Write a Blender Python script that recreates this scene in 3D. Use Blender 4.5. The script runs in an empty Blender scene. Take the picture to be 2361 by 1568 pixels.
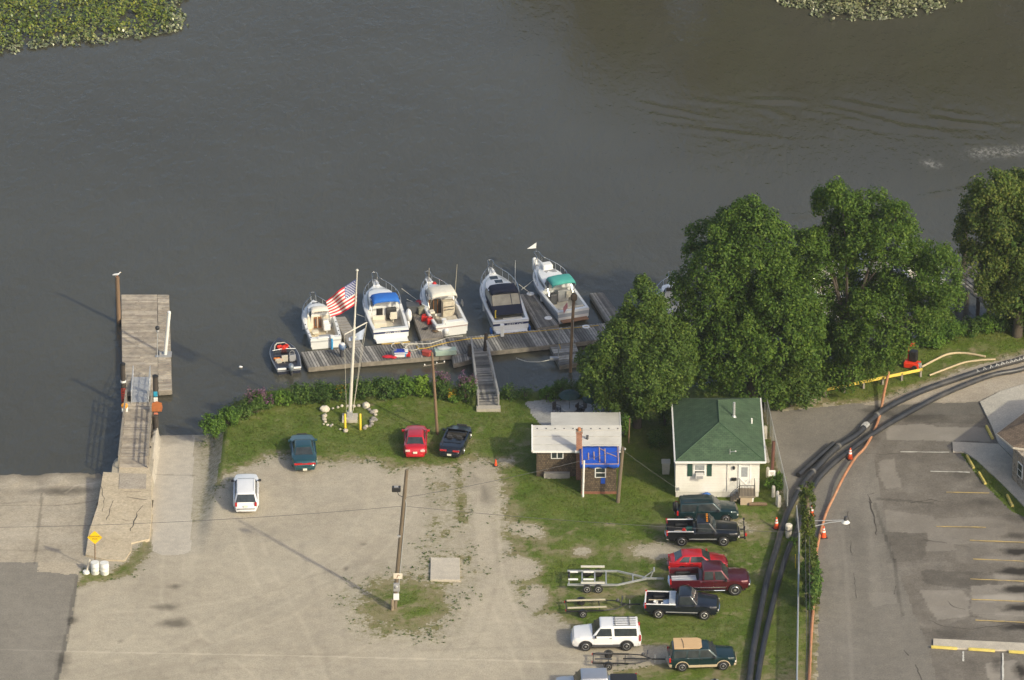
import bpy, bmesh, math, random
import numpy as np
from mathutils import Vector, Matrix
R = math.radians
random.seed(11); rng = np.random.default_rng(11)
sc = bpy.context.scene
COL = sc.collection

# ------------------------------------------------------------------ camera, sky, sun, exposure
PITCH, DIST, FPX, PW, PH = R(27.0), 450.0, 13500.0, 2361.0, 1568.0   # photo measured on a 2361 x 1568 sheet
CP, SP = math.cos(PITCH), math.sin(PITCH)
CAM = Vector((0, -DIST*CP, DIST*SP)); FW = Vector((0, CP, -SP)); UP = Vector((0, SP, CP))
cd = bpy.data.cameras.new('camera'); cd.sensor_width = 36; cd.lens = 36*FPX/PW
cd.clip_start = 5; cd.clip_end = 6000
cam = bpy.data.objects.new('camera', cd); COL.objects.link(cam)
cam.location = CAM; cam.rotation_euler = (R(90)-PITCH, 0, 0); sc.camera = cam

SUN_AZ, SUN_EL = R(136), R(31)            # azimuth clockwise from +Y (into the picture)
w = bpy.data.worlds.new('World'); sc.world = w; w.use_nodes = True
nt = w.node_tree; bg = nt.nodes['Background']
sky = nt.nodes.new('ShaderNodeTexSky'); sky.sky_type = 'NISHITA'; sky.sun_disc = False
sky.sun_elevation = SUN_EL; sky.sun_rotation = SUN_AZ
sky.air_density = 1.0; sky.dust_density = 4.0; sky.ozone_density = 0.6
nt.links.new(sky.outputs[0], bg.inputs[0]); bg.inputs[1].default_value = 0.15
sl = bpy.data.lights.new('sun', 'SUN'); sl.energy = 2.6; sl.angle = R(1.2); sl.color = (1.0, 0.925, 0.69)
so = bpy.data.objects.new('sun', sl); COL.objects.link(so)
sd = Vector((math.sin(SUN_AZ)*math.cos(SUN_EL), math.cos(SUN_AZ)*math.cos(SUN_EL), math.sin(SUN_EL)))
so.rotation_euler = sd.to_track_quat('Z', 'Y').to_euler()
sc.view_settings.view_transform = 'Standard'; sc.view_settings.look = 'None'
sc.view_settings.exposure = 0.25; sc.view_settings.gamma = 1.0
try:
    sc.cycles.max_bounces = 6; sc.cycles.transparent_max_bounces = 8; sc.cycles.use_denoising = True
except Exception: pass

# ------------------------------------------------------------------ measuring helpers
def ray(px, py):
    return FW + Vector((1, 0, 0))*((px-PW/2)/FPX) + UP*(-(py-PH/2)/FPX)
def at(px, py, z=0.0):
    d = ray(px, py); return CAM + d*((z-CAM.z)/d.z)
def on_y(px, py, y):
    d = ray(px, py); return CAM + d*((y-CAM.y)/d.y)
def height(px, py0, py1, z0=0.0):
    return on_y(px, py1, at(px, py0, z0).y).z - z0
def project(x, y, z):
    dx, dy, dz = x-CAM.x, y-CAM.y, z-CAM.z
    f = dy*CP - dz*SP; u = dy*SP + dz*CP
    return PW/2 + FPX*dx/f, PH/2 - FPX*u/f

# ------------------------------------------------------------------ mesh helpers
class MB:
    def __init__(s): s.v = []; s.f = []; s.m = []; s.cm = 0
    def add(s, vs, fs):
        b = len(s.v); s.v += [tuple(v) for v in vs]; s.f += [tuple(i+b for i in f) for f in fs]; s.m += [s.cm]*len(fs); return s
    def hexa(s, p):
        return s.add(p, [(0,3,2,1), (4,5,6,7), (0,1,5,4), (1,2,6,5), (2,3,7,6), (3,0,4,7)])
    def box(s, c, d, rz=0.0, tx=1.0, ty=1.0):
        cx, cy, cz = c; hx, hy, hz = d[0]/2, d[1]/2, d[2]/2; ca, sa = math.cos(rz), math.sin(rz); p = []
        for z, kx, ky in ((-hz, 1, 1), (hz, tx, ty)):
            for x, y in ((-hx, -hy), (hx, -hy), (hx, hy), (-hx, hy)):
                x *= kx; y *= ky; p.append((cx+x*ca-y*sa, cy+x*sa+y*ca, cz+z))
        return s.hexa(p)
    def beam(s, a, b, wd, ht=None, up=(0, 0, 1)):
        a, b = Vector(a), Vector(b); ht = wd if ht is None else ht
        d = (b-a).normalized(); u = Vector(up)
        if abs(d.dot(u)) > .98: u = Vector((1, 0, 0))
        r = d.cross(u).normalized(); u = r.cross(d)
        q = [(-wd/2, -ht/2), (wd/2, -ht/2), (wd/2, ht/2), (-wd/2, ht/2)]
        return s.hexa([a+r*x+u*y for x, y in q]+[b+r*x+u*y for x, y in q])
    def tube(s, pts, r, n=8, cap=True):
        pts = [Vector(p) for p in pts]; rr = r if isinstance(r, (list, tuple)) else [r]*len(pts)
        rings = []; prev = None
        for i, p in enumerate(pts):
            d = (pts[min(i+1, len(pts)-1)]-pts[max(i-1, 0)]).normalized()
            if prev is None:
                u = Vector((0, 0, 1)) if abs(d.z) < .9 else Vector((1, 0, 0))
            else: u = prev
            a = d.cross(u)
            if a.length < 1e-5: a = d.cross(Vector((0, 1, .1)))
            a.normalize(); u = a.cross(d).normalized(); prev = u
            rings.append([p+a*(rr[i]*math.cos(2*math.pi*k/n))+u*(rr[i]*math.sin(2*math.pi*k/n)) for k in range(n)])
        return s.loft(rings, True, cap)
    def loft(s, rings, close=True, caps=True):
        n = len(rings[0]); vs = [p for r in rings for p in r]; fs = []
        for i in range(len(rings)-1):
            for k in range(n if close else n-1):
                a, b = i*n+k, i*n+(k+1) % n; fs.append((a, b, b+n, a+n))
        if caps: fs.append(tuple(range(n))[::-1]); fs.append(tuple((len(rings)-1)*n+k for k in range(n)))
        return s.add(vs, fs)
    def lathe(s, prof, n=16, c=(0, 0, 0), axis='z', cap=True):
        rings = []
        for r, h in prof:
            ring = []
            for k in range(n):
                a = 2*math.pi*k/n; x, y = r*math.cos(a), r*math.sin(a)
                ring.append({'z': (c[0]+x, c[1]+y, c[2]+h), 'y': (c[0]+x, c[1]+h, c[2]+y), 'x': (c[0]+h, c[1]+x, c[2]+y)}[axis])
            rings.append(ring)
        return s.loft(rings, True, cap)
    def prism(s, poly, z0, z1):
        n = len(poly); g = lambda z, i: z[i] if isinstance(z, (list, tuple)) else z
        return s.add([(p[0], p[1], g(z0, i)) for i, p in enumerate(poly)]+[(p[0], p[1], g(z1, i)) for i, p in enumerate(poly)],
                     [tuple(range(n))[::-1], tuple(range(n, 2*n))]+[(i, (i+1) % n, n+(i+1) % n, n+i) for i in range(n)])
    def slab(s, poly, off):          # any planar 3-D polygon pushed along vector off
        n = len(poly); o = Vector(off); p = [Vector(q) for q in poly]
        return s.add(p+[q+o for q in p], [tuple(range(n))[::-1], tuple(range(n, 2*n))]+[(i, (i+1) % n, n+(i+1) % n, n+i) for i in range(n)])
    def ball(s, c, r, n=10, m=6, jit=0.0):
        rings = []
        rx, ry, rz = r if isinstance(r, (tuple, list)) else (r, r, r)
        for i in range(1, m):
            t = math.pi*i/m; rings.append([(c[0]+rx*math.sin(t)*math.cos(2*math.pi*k/n)*(1+random.uniform(-jit, jit)),
                                            c[1]+ry*math.sin(t)*math.sin(2*math.pi*k/n)*(1+random.uniform(-jit, jit)),
                                            c[2]-rz*math.cos(t)*(1+random.uniform(-jit, jit))) for k in range(n)])
        return s.loft(rings, True, True)
    def build(s, name, mats, parent=None, smooth=0, bevel=0, seg=2, loc=None, rot=None):
        me = bpy.data.meshes.new(name); me.from_pydata(s.v, [], s.f)
        if not isinstance(mats, (list, tuple)): mats = [mats]
        for q in mats: me.materials.append(q)
        me.polygons.foreach_set('material_index', s.m)
        bm = bmesh.new(); bm.from_mesh(me); bmesh.ops.recalc_face_normals(bm, faces=bm.faces)
        if bevel:
            ed = [e for e in bm.edges if len(e.link_faces) == 2 and e.calc_face_angle(0) > R(25)]
            bmesh.ops.bevel(bm, geom=ed, offset=bevel, segments=seg, profile=.5, affect='EDGES', clamp_overlap=True)
        if smooth:
            for f in bm.faces: f.smooth = True
            for e in bm.edges:
                if len(e.link_faces) == 2 and e.calc_face_angle(0) > R(smooth): e.smooth = False
        bm.to_mesh(me); bm.free()
        return link(name, me, parent, loc, rot)
def link(name, me, parent=None, loc=None, rot=None):
    o = bpy.data.objects.new(name, me); COL.objects.link(o)
    if parent: o.parent = parent
    if loc is not None: o.location = loc
    if rot is not None: o.rotation_euler = rot
    return o
def tag(o, label=None, cat=None, group=None, kind=None):
    if label: o['label'] = label
    if cat: o['category'] = cat
    if group: o['group'] = group
    if kind: o['kind'] = kind
    return o
def thing(name, label, cat, loc=(0, 0, 0), rz=0.0, group=None):
    o = bpy.data.objects.new(name, None); COL.objects.link(o); o.empty_display_size = .2
    o.location = loc; o.rotation_euler = (0, 0, rz); return tag(o, label, cat, group)
def kids(o): return [c for c in bpy.data.objects if c.parent == o]
def dup(root, loc, rz=None, label=None):
    def cp(o, par):
        c = o.copy(); COL.objects.link(c)
        if par: c.parent = par
        for ch in kids(o): cp(ch, c)
        return c
    c = cp(root, None); c.location = loc
    if rz is not None: c.rotation_euler = (0, 0, rz)
    if label: c['label'] = label
    return c

# ------------------------------------------------------------------ materials
def _nodes(name):
    m = bpy.data.materials.new(name); m.use_nodes = True; n = m.node_tree.nodes; l = m.node_tree.links
    return m, n, l, n['Principled BSDF']
def N(n, t, **k):
    q = n.new('ShaderNode'+t)
    for a, b in k.items(): setattr(q, a, b)
    return q
def noise(n, l, vec, scale, detail=4, rough=.6, stretch=None):
    if stretch:
        mp = N(n, 'Mapping'); mp.inputs['Scale'].default_value = stretch; l.new(vec, mp.inputs[0]); vec = mp.outputs[0]
    t = N(n, 'TexNoise'); t.inputs['Scale'].default_value = scale; t.inputs['Detail'].default_value = detail; t.inputs['Roughness'].default_value = rough
    l.new(vec, t.inputs['Vector']); return t.outputs['Fac']
def ramp(n, l, fac, stops):
    r = N(n, 'ValToRGB'); e = r.color_ramp.elements
    while len(e) < len(stops): e.new(.5)
    for q, (p, c) in zip(e, stops): q.position = p; q.color = (*c, 1) if len(c) == 3 else c
    l.new(fac, r.inputs[0]); return r.outputs[0]
def mixc(n, l, a, b, fac, mode='MIX'):
    q = N(n, 'Mix', data_type='RGBA', blend_type=mode)
    for s, v in ((q.inputs[0], fac), (q.inputs[6], a), (q.inputs[7], b)):
        if isinstance(v, (int, float)): s.default_value = v
        elif isinstance(v, (tuple, list)): s.default_value = (*v, 1) if len(v) == 3 else v
        else: l.new(v, s)
    return q.outputs[2]
def math_(n, l, op, a, b=None, clamp=False):
    q = N(n, 'Math', operation=op, use_clamp=clamp)
    for s, v in ((q.inputs[0], a), (q.inputs[1], b)):
        if v is None: continue
        if isinstance(v, (int, float)): s.default_value = v
        else: l.new(v, s)
    return q.outputs[0]
def bump(n, l, b, h, strength=.3, dist=.02):
    q = N(n, 'Bump'); q.inputs['Strength'].default_value = strength; q.inputs['Distance'].default_value = dist
    l.new(h, q.inputs['Height']); l.new(q.outputs[0], b.inputs['Normal']); return q
def sc_(c, k): return tuple(min(1, x*k) for x in c)
_cache = {}
def mat(name, col=None, rough=.6, metal=0.0, var=.12, scale=4.0, coat=0.0, bmp=0.0, dirt=None, spec=None, island=0.0, stretch=None):
    if name in _cache: return _cache[name]
    m, n, l, b = _nodes(name); co = N(n, 'TexCoord').outputs['Object']
    f = noise(n, l, co, scale, 5, .65, stretch)
    c = ramp(n, l, f, [(.25, sc_(col, 1-var)), (.75, sc_(col, 1+var))])
    if dirt:
        g = noise(n, l, co, scale*.35, 6, .7); g = ramp(n, l, g, [(.5, (0, 0, 0)), (.72, (1, 1, 1))])
        c = mixc(n, l, c, dirt, math_(n, l, 'MULTIPLY', g, .75))
    if island:
        gi = N(n, 'NewGeometry').outputs['Random Per Island']
        c = mixc(n, l, c, ramp(n, l, gi, [(0, (1-island,)*3), (1, (1+island*.6,)*3)]), 1.0, 'MULTIPLY')
    l.new(c, b.inputs['Base Color']); b.inputs['Roughness'].default_value = rough; b.inputs['Metallic'].default_value = metal
    if coat: b.inputs['Coat Weight'].default_value = coat; b.inputs['Coat Roughness'].default_value = .06
    if spec is not None: b.inputs['Specular IOR Level'].default_value = spec
    if bmp: bump(n, l, b, noise(n, l, co, scale*6, 4, .7, stretch), bmp, .02)
    _cache[name] = m; return m
def paint(name, col, metal=.0, var=.05): return mat(name, col, .32, metal, var, 2.0, coat=.8)
def leafmat(name, c1, c2, c3, trans=.32):
    m, n, l, b = _nodes(name); gi = N(n, 'NewGeometry').outputs['Random Per Island']
    co = N(n, 'NewGeometry').outputs['Position']
    c = ramp(n, l, gi, [(0, c1), (.55, c2), (1, c3)])
    c = mixc(n, l, c, ramp(n, l, noise(n, l, co, .5, 5, .7), [(.28, (.62, .68, .62)), (.5, (1.0, 1.0, 1.0)), (.72, (1.48, 1.36, 1.15))]), 1.0, 'MULTIPLY')
    l.new(c, b.inputs['Base Color']); b.inputs['Roughness'].default_value = .6; b.inputs['Specular IOR Level'].default_value = .2
    tr = N(n, 'BsdfTranslucent'); l.new(mixc(n, l, c, (1.3, 1.25, .5), 1.0, 'MULTIPLY'), tr.inputs[0])
    ms = N(n, 'MixShader'); ms.inputs[0].default_value = trans; l.new(b.outputs[0], ms.inputs[1]); l.new(tr.outputs[0], ms.inputs[2])
    l.new(ms.outputs[0], n['Material Output'].inputs[0]); return m
def plankmat(name, c1, c2, c3, grain=(1, 1, 1)):
    m, n, l, b = _nodes(name); g = N(n, 'NewGeometry'); co = N(n, 'TexCoord').outputs['Object']
    c = ramp(n, l, g.outputs['Random Per Island'], [(0, c1), (.5, c2), (1, c3)])
    f = noise(n, l, co, 9, 5, .7, grain); c = mixc(n, l, c, ramp(n, l, f, [(.25, (.62, .62, .62)), (.7, (1.15, 1.14, 1.12))]), 1.0, 'MULTIPLY')
    f2 = noise(n, l, co, .7, 4, .65); c = mixc(n, l, c, ramp(n, l, f2, [(.35, (.78, .78, .8)), (.65, (1.12, 1.1, 1.06))]), 1.0, 'MULTIPLY')
    l.new(c, b.inputs['Base Color']); b.inputs['Roughness'].default_value = .85; bump(n, l, b, f, .4, .01); return m
# ------------------------------------------------------------------ ground as one height field, cut into its surfaces
ZW = -1.2                                  # water level
def vn(x, y, s=0):
    xi, yi = np.floor(x), np.floor(y); fx, fy = x-xi, y-yi; fx = fx*fx*(3-2*fx); fy = fy*fy*(3-2*fy)
    def h(a, b): q = np.sin(a*127.1+b*311.7+s*74.7)*43758.5453; return q-np.floor(q)
    return (h(xi, yi)*(1-fx)+h(xi+1, yi)*fx)*(1-fy)+(h(xi, yi+1)*(1-fx)+h(xi+1, yi+1)*fx)*fy
def fbm(x, y, s=0, o=4):
    a = 0; k = .5; t = 0
    for i in range(o): a = a+k*vn(x*2**i, y*2**i, s+i*3.1); t += k; k *= .55
    return a/t-.5
def inpoly(x, y, P):
    c = np.zeros(x.shape, bool); n = len(P)
    for i in range(n):
        x0, y0 = P[i]; x1, y1 = P[(i+1) % n]
        if y0 == y1: continue
        c ^= ((y0 > y) != (y1 > y)) & (x < (x1-x0)*(y-y0)/(y1-y0)+x0)
    return c
def pdist(x, y, P):
    d = np.full(x.shape, 1e9); n = len(P)
    for i in range(n):
        x0, y0 = P[i]; x1, y1 = P[(i+1) % n]; ex, ey = x1-x0, y1-y0
        t = np.clip(((x-x0)*ex+(y-y0)*ey)/(ex*ex+ey*ey+1e-12), 0, 1)
        d = np.minimum(d, np.hypot(x-x0-t*ex, y-y0-t*ey))
    return np.where(inpoly(x, y, P), d, -d)
GX0, GX1, GY0, GY1, GS = -43.0, 45.0, -57.0, 13.0, .13
nx, ny = int((GX1-GX0)/GS)+1, int((GY1-GY0)/GS)+1
gx, gy = np.meshgrid(np.linspace(GX0, GX1, nx), np.linspace(GY0, GY1, ny))
SHORE = [(-220, 1098), (60, 1098), (135, 1095), (240, 1090), (300, 1060), (345, 1010), (352, 1003), (452, 1003), (468, 1012), (480, 985), (520, 955), (560, 938),
         (620, 925), (700, 912), (800, 905), (900, 902), (1000, 908), (1100, 922), (1200, 924), (1330, 915), (1400, 912), (1560, 915),
         (1650, 905), (1750, 885), (1900, 850), (2050, 812), (2150, 785), (2250, 765), (2361, 742), (2700, 690)]
wp = [at(a, b, ZW) for a, b in SHORE]
WATER_POLY = [(p.x, p.y) for p in wp]+[(90, 200), (-90, 200)]
dsh = -pdist(gx, gy, WATER_POLY)+fbm(gx*.7, gy*.7, 5)*1.1
t_ = np.clip((dsh+1.0)/2.1, 0, 1); gz = -2.4+2.4*t_*t_*(3-2*t_)
gz = gz+np.where(gz > -.2, fbm(gx*.35, gy*.35, 9)*.10, fbm(gx*1.1, gy*1.1, 4)*.25)
def rampz(Yt, Yw): return np.minimum(0, ZW*(gy-Yt)/(Yw-Yt))
xl = at(240, 1150).x; zr = rampz(at(100, 1297).y, at(100, 1097, ZW).y); zr = zr+fbm(gx*.45, gy*.45, 13, 4)*.16*np.clip(-zr, 0, 1)
gz = np.where(gx < xl+.3, np.clip(zr, -2.4, 0), gz)
xa, xb = at(351, 1150).x, at(447, 1150).x
zr2 = rampz(at(400, 1278).y, at(400, 1003, ZW).y)
ybot = at(400, 1003, ZW).y
inr2 = (gx > xa-.1) & (gx < xb+.2+.03*(gy-at(400, 1278).y))
gz = np.where(inr2, np.where(gy > ybot+.15, -2.4, zr2), gz)
xe2 = xb+.2+.03*(gy-at(400, 1278).y); side = np.clip((gx-xe2)/1.3, 0, 1); side = side*side*(3-2*side)
gz = np.where((gx > xe2-.2) & (gx < xe2+1.4) & ~inr2 & (gy < ybot+.3), zr2*(1-side)+side*np.maximum(gz, zr2), gz)
qx, qy = project(gx, gy, gz)
# signed lawn field in metres (photo outlines laid on the ground)
def gpoly(P, z=0.0): return [(at(a, b, z).x, at(a, b, z).y) for a, b in P]
LAWN = [(448, 1190), (470, 1130), (478, 1085), (480, 1040), (466, 1010), (500, 900), (900, 800), (1560, 780), (2500, 600), (2500, 800), (2361, 818), (2230, 850), (2130, 890), (2030, 925), (1900, 935),
        (1800, 945), (1768, 945), (1790, 1050), (1815, 1180), (1850, 1120), (1860, 1200), (1878, 1270), (1888, 1400), (1882, 1640), (1340, 1640), (1430, 1540), (1560, 1500),
        (1480, 1490), (1340, 1462), (1270, 1440), (1225, 1400), (1180, 1330), (1172, 1260), (1160, 1180), (1158, 1120), (1150, 1075), (1100, 1052),
        (1075, 1068), (1000, 1078), (915, 1082), (880, 1070), (790, 1062), (735, 1068), (690, 1050), (640, 1050), (590, 1072), (545, 1085), (505, 1108)]
lf = pdist(gx, gy, gpoly(LAWN))
def blob(px, py, rx, ry, z=0):     # metres inside an ellipse measured on the photo
    c = at(px, py, z); k = 31.5
    return 1-np.hypot((gx-c.x)/(rx/k), (gy-c.y)/(ry/k/.47))
def paste(f, px, py, rx, ry, v): return np.where(blob(px, py, rx, ry) > -1, f+v*np.clip(blob(px, py, rx, ry)+.35, 0, 1), f)
for P in (LAWN,): pass
lf = np.clip(lf, -3, 1.6)
lf = np.maximum(lf, np.minimum(1.0, blob(928, 1396, 104, 60)*1.7))                 # island round the light pole
lf = np.maximum(lf, np.minimum(.8, pdist(gx, gy, gpoly([(183, 1306), (250, 1318), (295, 1292), (330, 1245), (346, 1250), (344, 1282), (300, 1325), (180, 1352)]))*1.6))
lf = np.maximum(lf, np.minimum(.35, pdist(gx, gy, gpoly([(1046, 1075), (1062, 1075), (1070, 1140), (1070, 1205), (1054, 1205), (1050, 1130)]))*1.4))
lf = np.maximum(lf, np.minimum(-.42, pdist(gx, gy, gpoly([(1000, 1085), (1060, 1085), (1072, 1300), (1085, 1350), (1060, 1380), (980, 1340), (985, 1280), (1010, 1200)]))))-0
lf = np.maximum(lf, -.62+np.clip(blob(1010, 1330, 90, 60), -3, .3))
for b in ((1222, 1222, 40, 22, -2.5), (1340, 1272, 30, 15, -2.2), (1490, 1268, 70, 24, -2.0), (1215, 1310, 52, 26, -2.4), (1450, 1330, 120, 40, -.5), (1420, 1400, 60, 14, -.8), (1690, 1290, 60, 20, -.7), (1530, 1215, 40, 10, -1.1), (1380, 1250, 50, 10, -.7), (1270, 1245, 30, 9, -1.2), (1400, 1210, 34, 6, -1.3),
          (1700, 1215, 85, 34, -1.7), (1600, 1230, 60, 12, -1.0), (1590, 1172, 60, 10, -1.5), (1240, 1375, 28, 26, -2.3), (1290, 1430, 40, 20, -1.3), (1560, 1275, 70, 22, -1.2), (1500, 1520, 80, 26, -1.4),
          (1480, 1465, 60, 10, -.6), (1720, 1480, 30, 14, -.8), (1640, 1420, 40, 10, -.5), (1560, 940, 60, 60, -.6), (1450, 1050, 30, 60, -.3), (1175, 1060, 30, 16, -1.6), (1050, 1040, 60, 14, -.5),
          (880, 1050, 80, 22, -.45), (1180, 990, 40, 12, -.3), (1270, 1020, 40, 10, -.4), (900, 1005, 30, 8, -.2), (1610, 1470, 50, 8, -.5), (1330, 1395, 40, 8, -.5), (2060, 905, 60, 18, -.5), (1850, 920, 60, 14, -1.2)):
    lf = paste(lf, *b)
lawnf = lf+fbm(gx*.55, gy*.55, 1, 5)*1.25+fbm(gx*2.6, gy*2.6, 2, 4)*1.25+(rng.random(gx.shape)-.5)*.35
# regions
warp = 5
ax, ay = qx+fbm(gx*1.6, gy*1.6, 20)*warp*2.2, qy+fbm(gx*1.6, gy*1.6, 21)*warp
RG = np.zeros(gx.shape, np.int8)                       # 0 gravel
RG[lawnf > 0] = 1
def reg(P, i, sharp=False, only=None):
    q = inpoly(qx if sharp else ax, qy if sharp else ay, P)
    if only is not None: q &= np.isin(RG, only)
    RG[q] = i
reg([(-400, 1000), (245, 1000), (242, 1090), (236, 1120), (205, 1225), (192, 1288), (180, 1326), (85, 1321), (84, 1298), (-400, 1296)], 2)
reg([(-400, 1296), (84, 1298), (85, 1321), (180, 1326), (174, 1362), (160, 1440), (128, 1600), (-400, 1700)], 4)
reg([(352, 900), (449, 900), (437, 1270), (425, 1278), (400, 1282), (370, 1280), (349, 1270)], 3, True)
reg([(1207, 928), (1250, 922), (1420, 918), (1450, 960), (1440, 1000), (1268, 1005), (1262, 990), (1235, 970)], 9)
ROADP = [(1768, 945), (1800, 948), (1900, 940), (2030, 925), (2130, 890), (2230, 850), (2361, 818), (2600, 770), (2600, 1700), (1880, 1700), (1886, 1400), (1876, 1270), (1862, 1200),
         (1852, 1118), (1818, 1185), (1795, 1055)]
reg(ROADP, 5)
reg([(2010, 1045), (2100, 1040), (2600, 1020), (2600, 1700), (2190, 1700), (2140, 1500), (2060, 1300), (2030, 1150)], 6)
reg([(2040, 960), (2280, 955), (2600, 980), (2600, 1040), (2020, 1045), (1985, 1010)], 6)
reg([(1985, 932), (2050, 920), (2130, 890), (2230, 850), (2361, 818), (2600, 770), (2600, 880), (2361, 887), (2290, 908), (2258, 928), (2150, 930), (2080, 935), (2030, 940)], 7)
reg([(2210, 1042), (2235, 1040), (2280, 1090), (2361, 1165), (2480, 1290), (2420, 1290), (2361, 1193), (2330, 1180), (2260, 1110)], 1, True)
reg([(1600, 1165), (1790, 1165), (1800, 1235), (1660, 1240), (1640, 1200)], 0, False, [1]) if False else None
edge2 = (gx > xb-1.6) & (gx < xb+1.6) & (gy < ybot+.3)
RG[(gz < -.45) & np.isin(RG, [0, 1, 9, 5, 7]) & ~edge2] = 10
RG[edge2 & np.isin(RG, [1, 10]) & (gz < -.15)] = 0
# surface wear painted by its own outlines: tone > 0 lighter, < 0 darker (patches, oil, damp mud)
TN = np.zeros(gx.shape)
def tp(P, v, sharp=False):
    q = inpoly(qx if sharp else ax, qy if sharp else ay, P); TN[q] = v
def te(px, py, rx, ry, v, soft=.8):
    c = at(px, py); k = 31.5; f = fbm(gx*1.3, gy*1.3, 33)*.9
    e = np.clip((1-np.hypot((gx-c.x)/(rx/k), (gy-c.y)/(ry/k/.47))+f)/soft, 0, 1); TN[:] = TN+v*e
# parking lot patches
tp([(2045, 980), (2150, 978), (2160, 985), (2280, 985), (2285, 1018), (2045, 1015)], .5)
tp([(2025, 1062), (2060, 1058), (2075, 1110), (2080, 1122), (2045, 1128), (2028, 1100)], .38)
tp([(2040, 930), (2260, 925), (2285, 978), (2100, 975), (2040, 960), (1975, 945)], -.32)
tp([(2160, 1195), (2320, 1190), (2361, 1195), (2600, 1210), (2600, 1260), (2300, 1262), (2170, 1240)], .22)
tp([(2040, 1175), (2150, 1190), (2180, 1220), (2320, 1215), (2330, 1245), (2200, 1270), (2075, 1270), (2045, 1230)], .3)
tp([(2125, 1315), (2290, 1320), (2300, 1350), (2280, 1365), (2130, 1345)], -.34)
tp([(2120, 1360), (2220, 1362), (2235, 1380), (2235, 1420), (2160, 1430), (2140, 1400)], .42)
tp([(2240, 1350), (2361, 1345), (2361, 1420), (2240, 1415)], .35)
tp([(2000, 1370), (2060, 1362), (2070, 1390), (2010, 1400)], .2)
tp([(2150, 1455), (2240, 1420), (2500, 1425), (2500, 1470), (2180, 1470)], -.15)
tp([(2040, 1225), (2140, 1230), (2130, 1290), (2045, 1300)], -.2)
tp([(2200, 1255), (2361, 1250), (2361, 1300), (2210, 1300)], .1)
tp([(2270, 1530), (2340, 1520), (2361, 1600), (2290, 1600)], .55)
tp([(2100, 1510), (2200, 1520), (2220, 1600), (2090, 1600)], .05)
for e in ((2200, 1095, 55, 14, -.45), (2265, 1115, 35, 12, -.4), (2270, 1160, 45, 14, -.5), (2130, 960, 70, 12, -.35), (2190, 1010, 50, 9, .2), (2345, 1195, 50, 10, -.5), (2345, 1235, 50, 9, -.8), (2350, 1272, 56, 11, -1.5),
          (2350, 1318, 56, 11, -1.6), (2352, 1360, 58, 11, -1.6), (2355, 1402, 56, 11, -1.5), (2352, 1445, 60, 11, -1.0), (2300, 1535, 22, 18, -1.0), (2352, 1545, 22, 20, -1.2), (2190, 1465, 60, 24, -.35),
          (2240, 1440, 120, 12, .18), (2300, 1330, 90, 10, .6), (2310, 1380, 90, 11, .75), (2300, 1425, 110, 11, .55), (2290, 1290, 60, 8, .35), (2270, 1200, 70, 10, .2), (1930, 1330, 20, 300, .10), (1985, 1330, 26, 330, -.10), (2010, 1250, 18, 200, .12), (2050, 1230, 50, 26, -.2), (2060, 1440, 60, 40, .08),
          (1995, 1010, 40, 16, -.3), (1880, 1020, 90, 40, -.12), (2020, 950, 55, 12, -.5)):
    te(*e)
# gravel lot
for e in ((404, 1352, 18, 8, -.8), (392, 1400, 44, 9, -.75), (402, 1436, 40, 16, -.8), (168, 1430, 16, 10, -.7), (145, 1530, 22, 34, -.5), (798, 1312, 9, 7, -.8), (838, 1255, 10, 4, -.5), (278, 1478, 10, 6, -.5), (1120, 1140, 30, 30, -.45), (1090, 1110, 40, 20, -.25),
          (560, 1120, 30, 30, -.1), (700, 1300, 190, 60, .06), (1130, 1400, 90, 90, .10), (900, 1520, 400, 30, .08), (300, 1540, 160, 40, -.10), (620, 1420, 130, 40, -.06), (1280, 1490, 40, 30, -.1), (450, 1250, 16, 130, .16), (1120, 1250, 40, 90, .08), (985, 1170, 30, 30, -.06)):
    te(*e)
TN -= np.where((RG == 2) | (RG == 3), np.clip((-1.08-gz)/.14+fbm(gx*1.5, gy*1.5, 14)*.8, 0, 1)*.75, 0)
# boat ramp: wet band at the water, stained concrete
for e in ((100, 1105, 140, 16, -.55), (150, 1108, 60, 16, -.3), (40, 1210, 60, 60, .12), (120, 1265, 50, 26, -.15), (30, 1275, 40, 16, .16), (150, 1165, 60, 12, -.12), (215, 1090, 20, 8, .3)): te(*e)
TN += np.where((RG == 10), -.2, 0)
# seams in the ramp and walks (cut joints, thin)
def seam(P, wd, v, soft=1.0):
    W = [at(*p) for p in P]
    for a, b in zip(W[:-1], W[1:]):
        ex, ey = b.x-a.x, b.y-a.y; t = np.clip(((gx-a.x)*ex+(gy-a.y)*ey)/(ex*ex+ey*ey), 0, 1)
        d = np.hypot(gx-a.x-t*ex, gy-a.y-t*ey); TN[d < wd] += v
seam([(95, 1112), (94, 1140), (80, 1300)], .10, -.45); seam([(0, 1144), (130, 1144), (175, 1139), (240, 1125)], .10, -.35); seam([(0, 1138), (60, 1135)], .1, -.3)
seam([(0, 1264), (85, 1265), (200, 1260)], .08, -.18); seam([(95, 1200), (205, 1200)], .08, -.2)
seam([(352, 1072), (445, 1075)], .09, -.4); seam([(178, 1330), (160, 1440), (130, 1568)], .16, -.4); seam([(150, 1110), (175, 1090), (215, 1085)], .12, .3)
seam([(-50, 1497), (300, 1505), (700, 1512), (1100, 1522), (1340, 1528)], .09, .28)
seam([(1000, 1520), (700, 1490), (380, 1480)], .09, .0)
seam([(1935, 1190), (1950, 1300), (1965, 1568)], .14, .15); seam([(2016, 1160), (2060, 1290), (2080, 1420)], .12, -.35); seam([(2150, 1160), (2025, 1150)], .16, -.4); seam([(2240, 1420), (2330, 1438), (2361, 1450)], .1, -.3)
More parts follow.
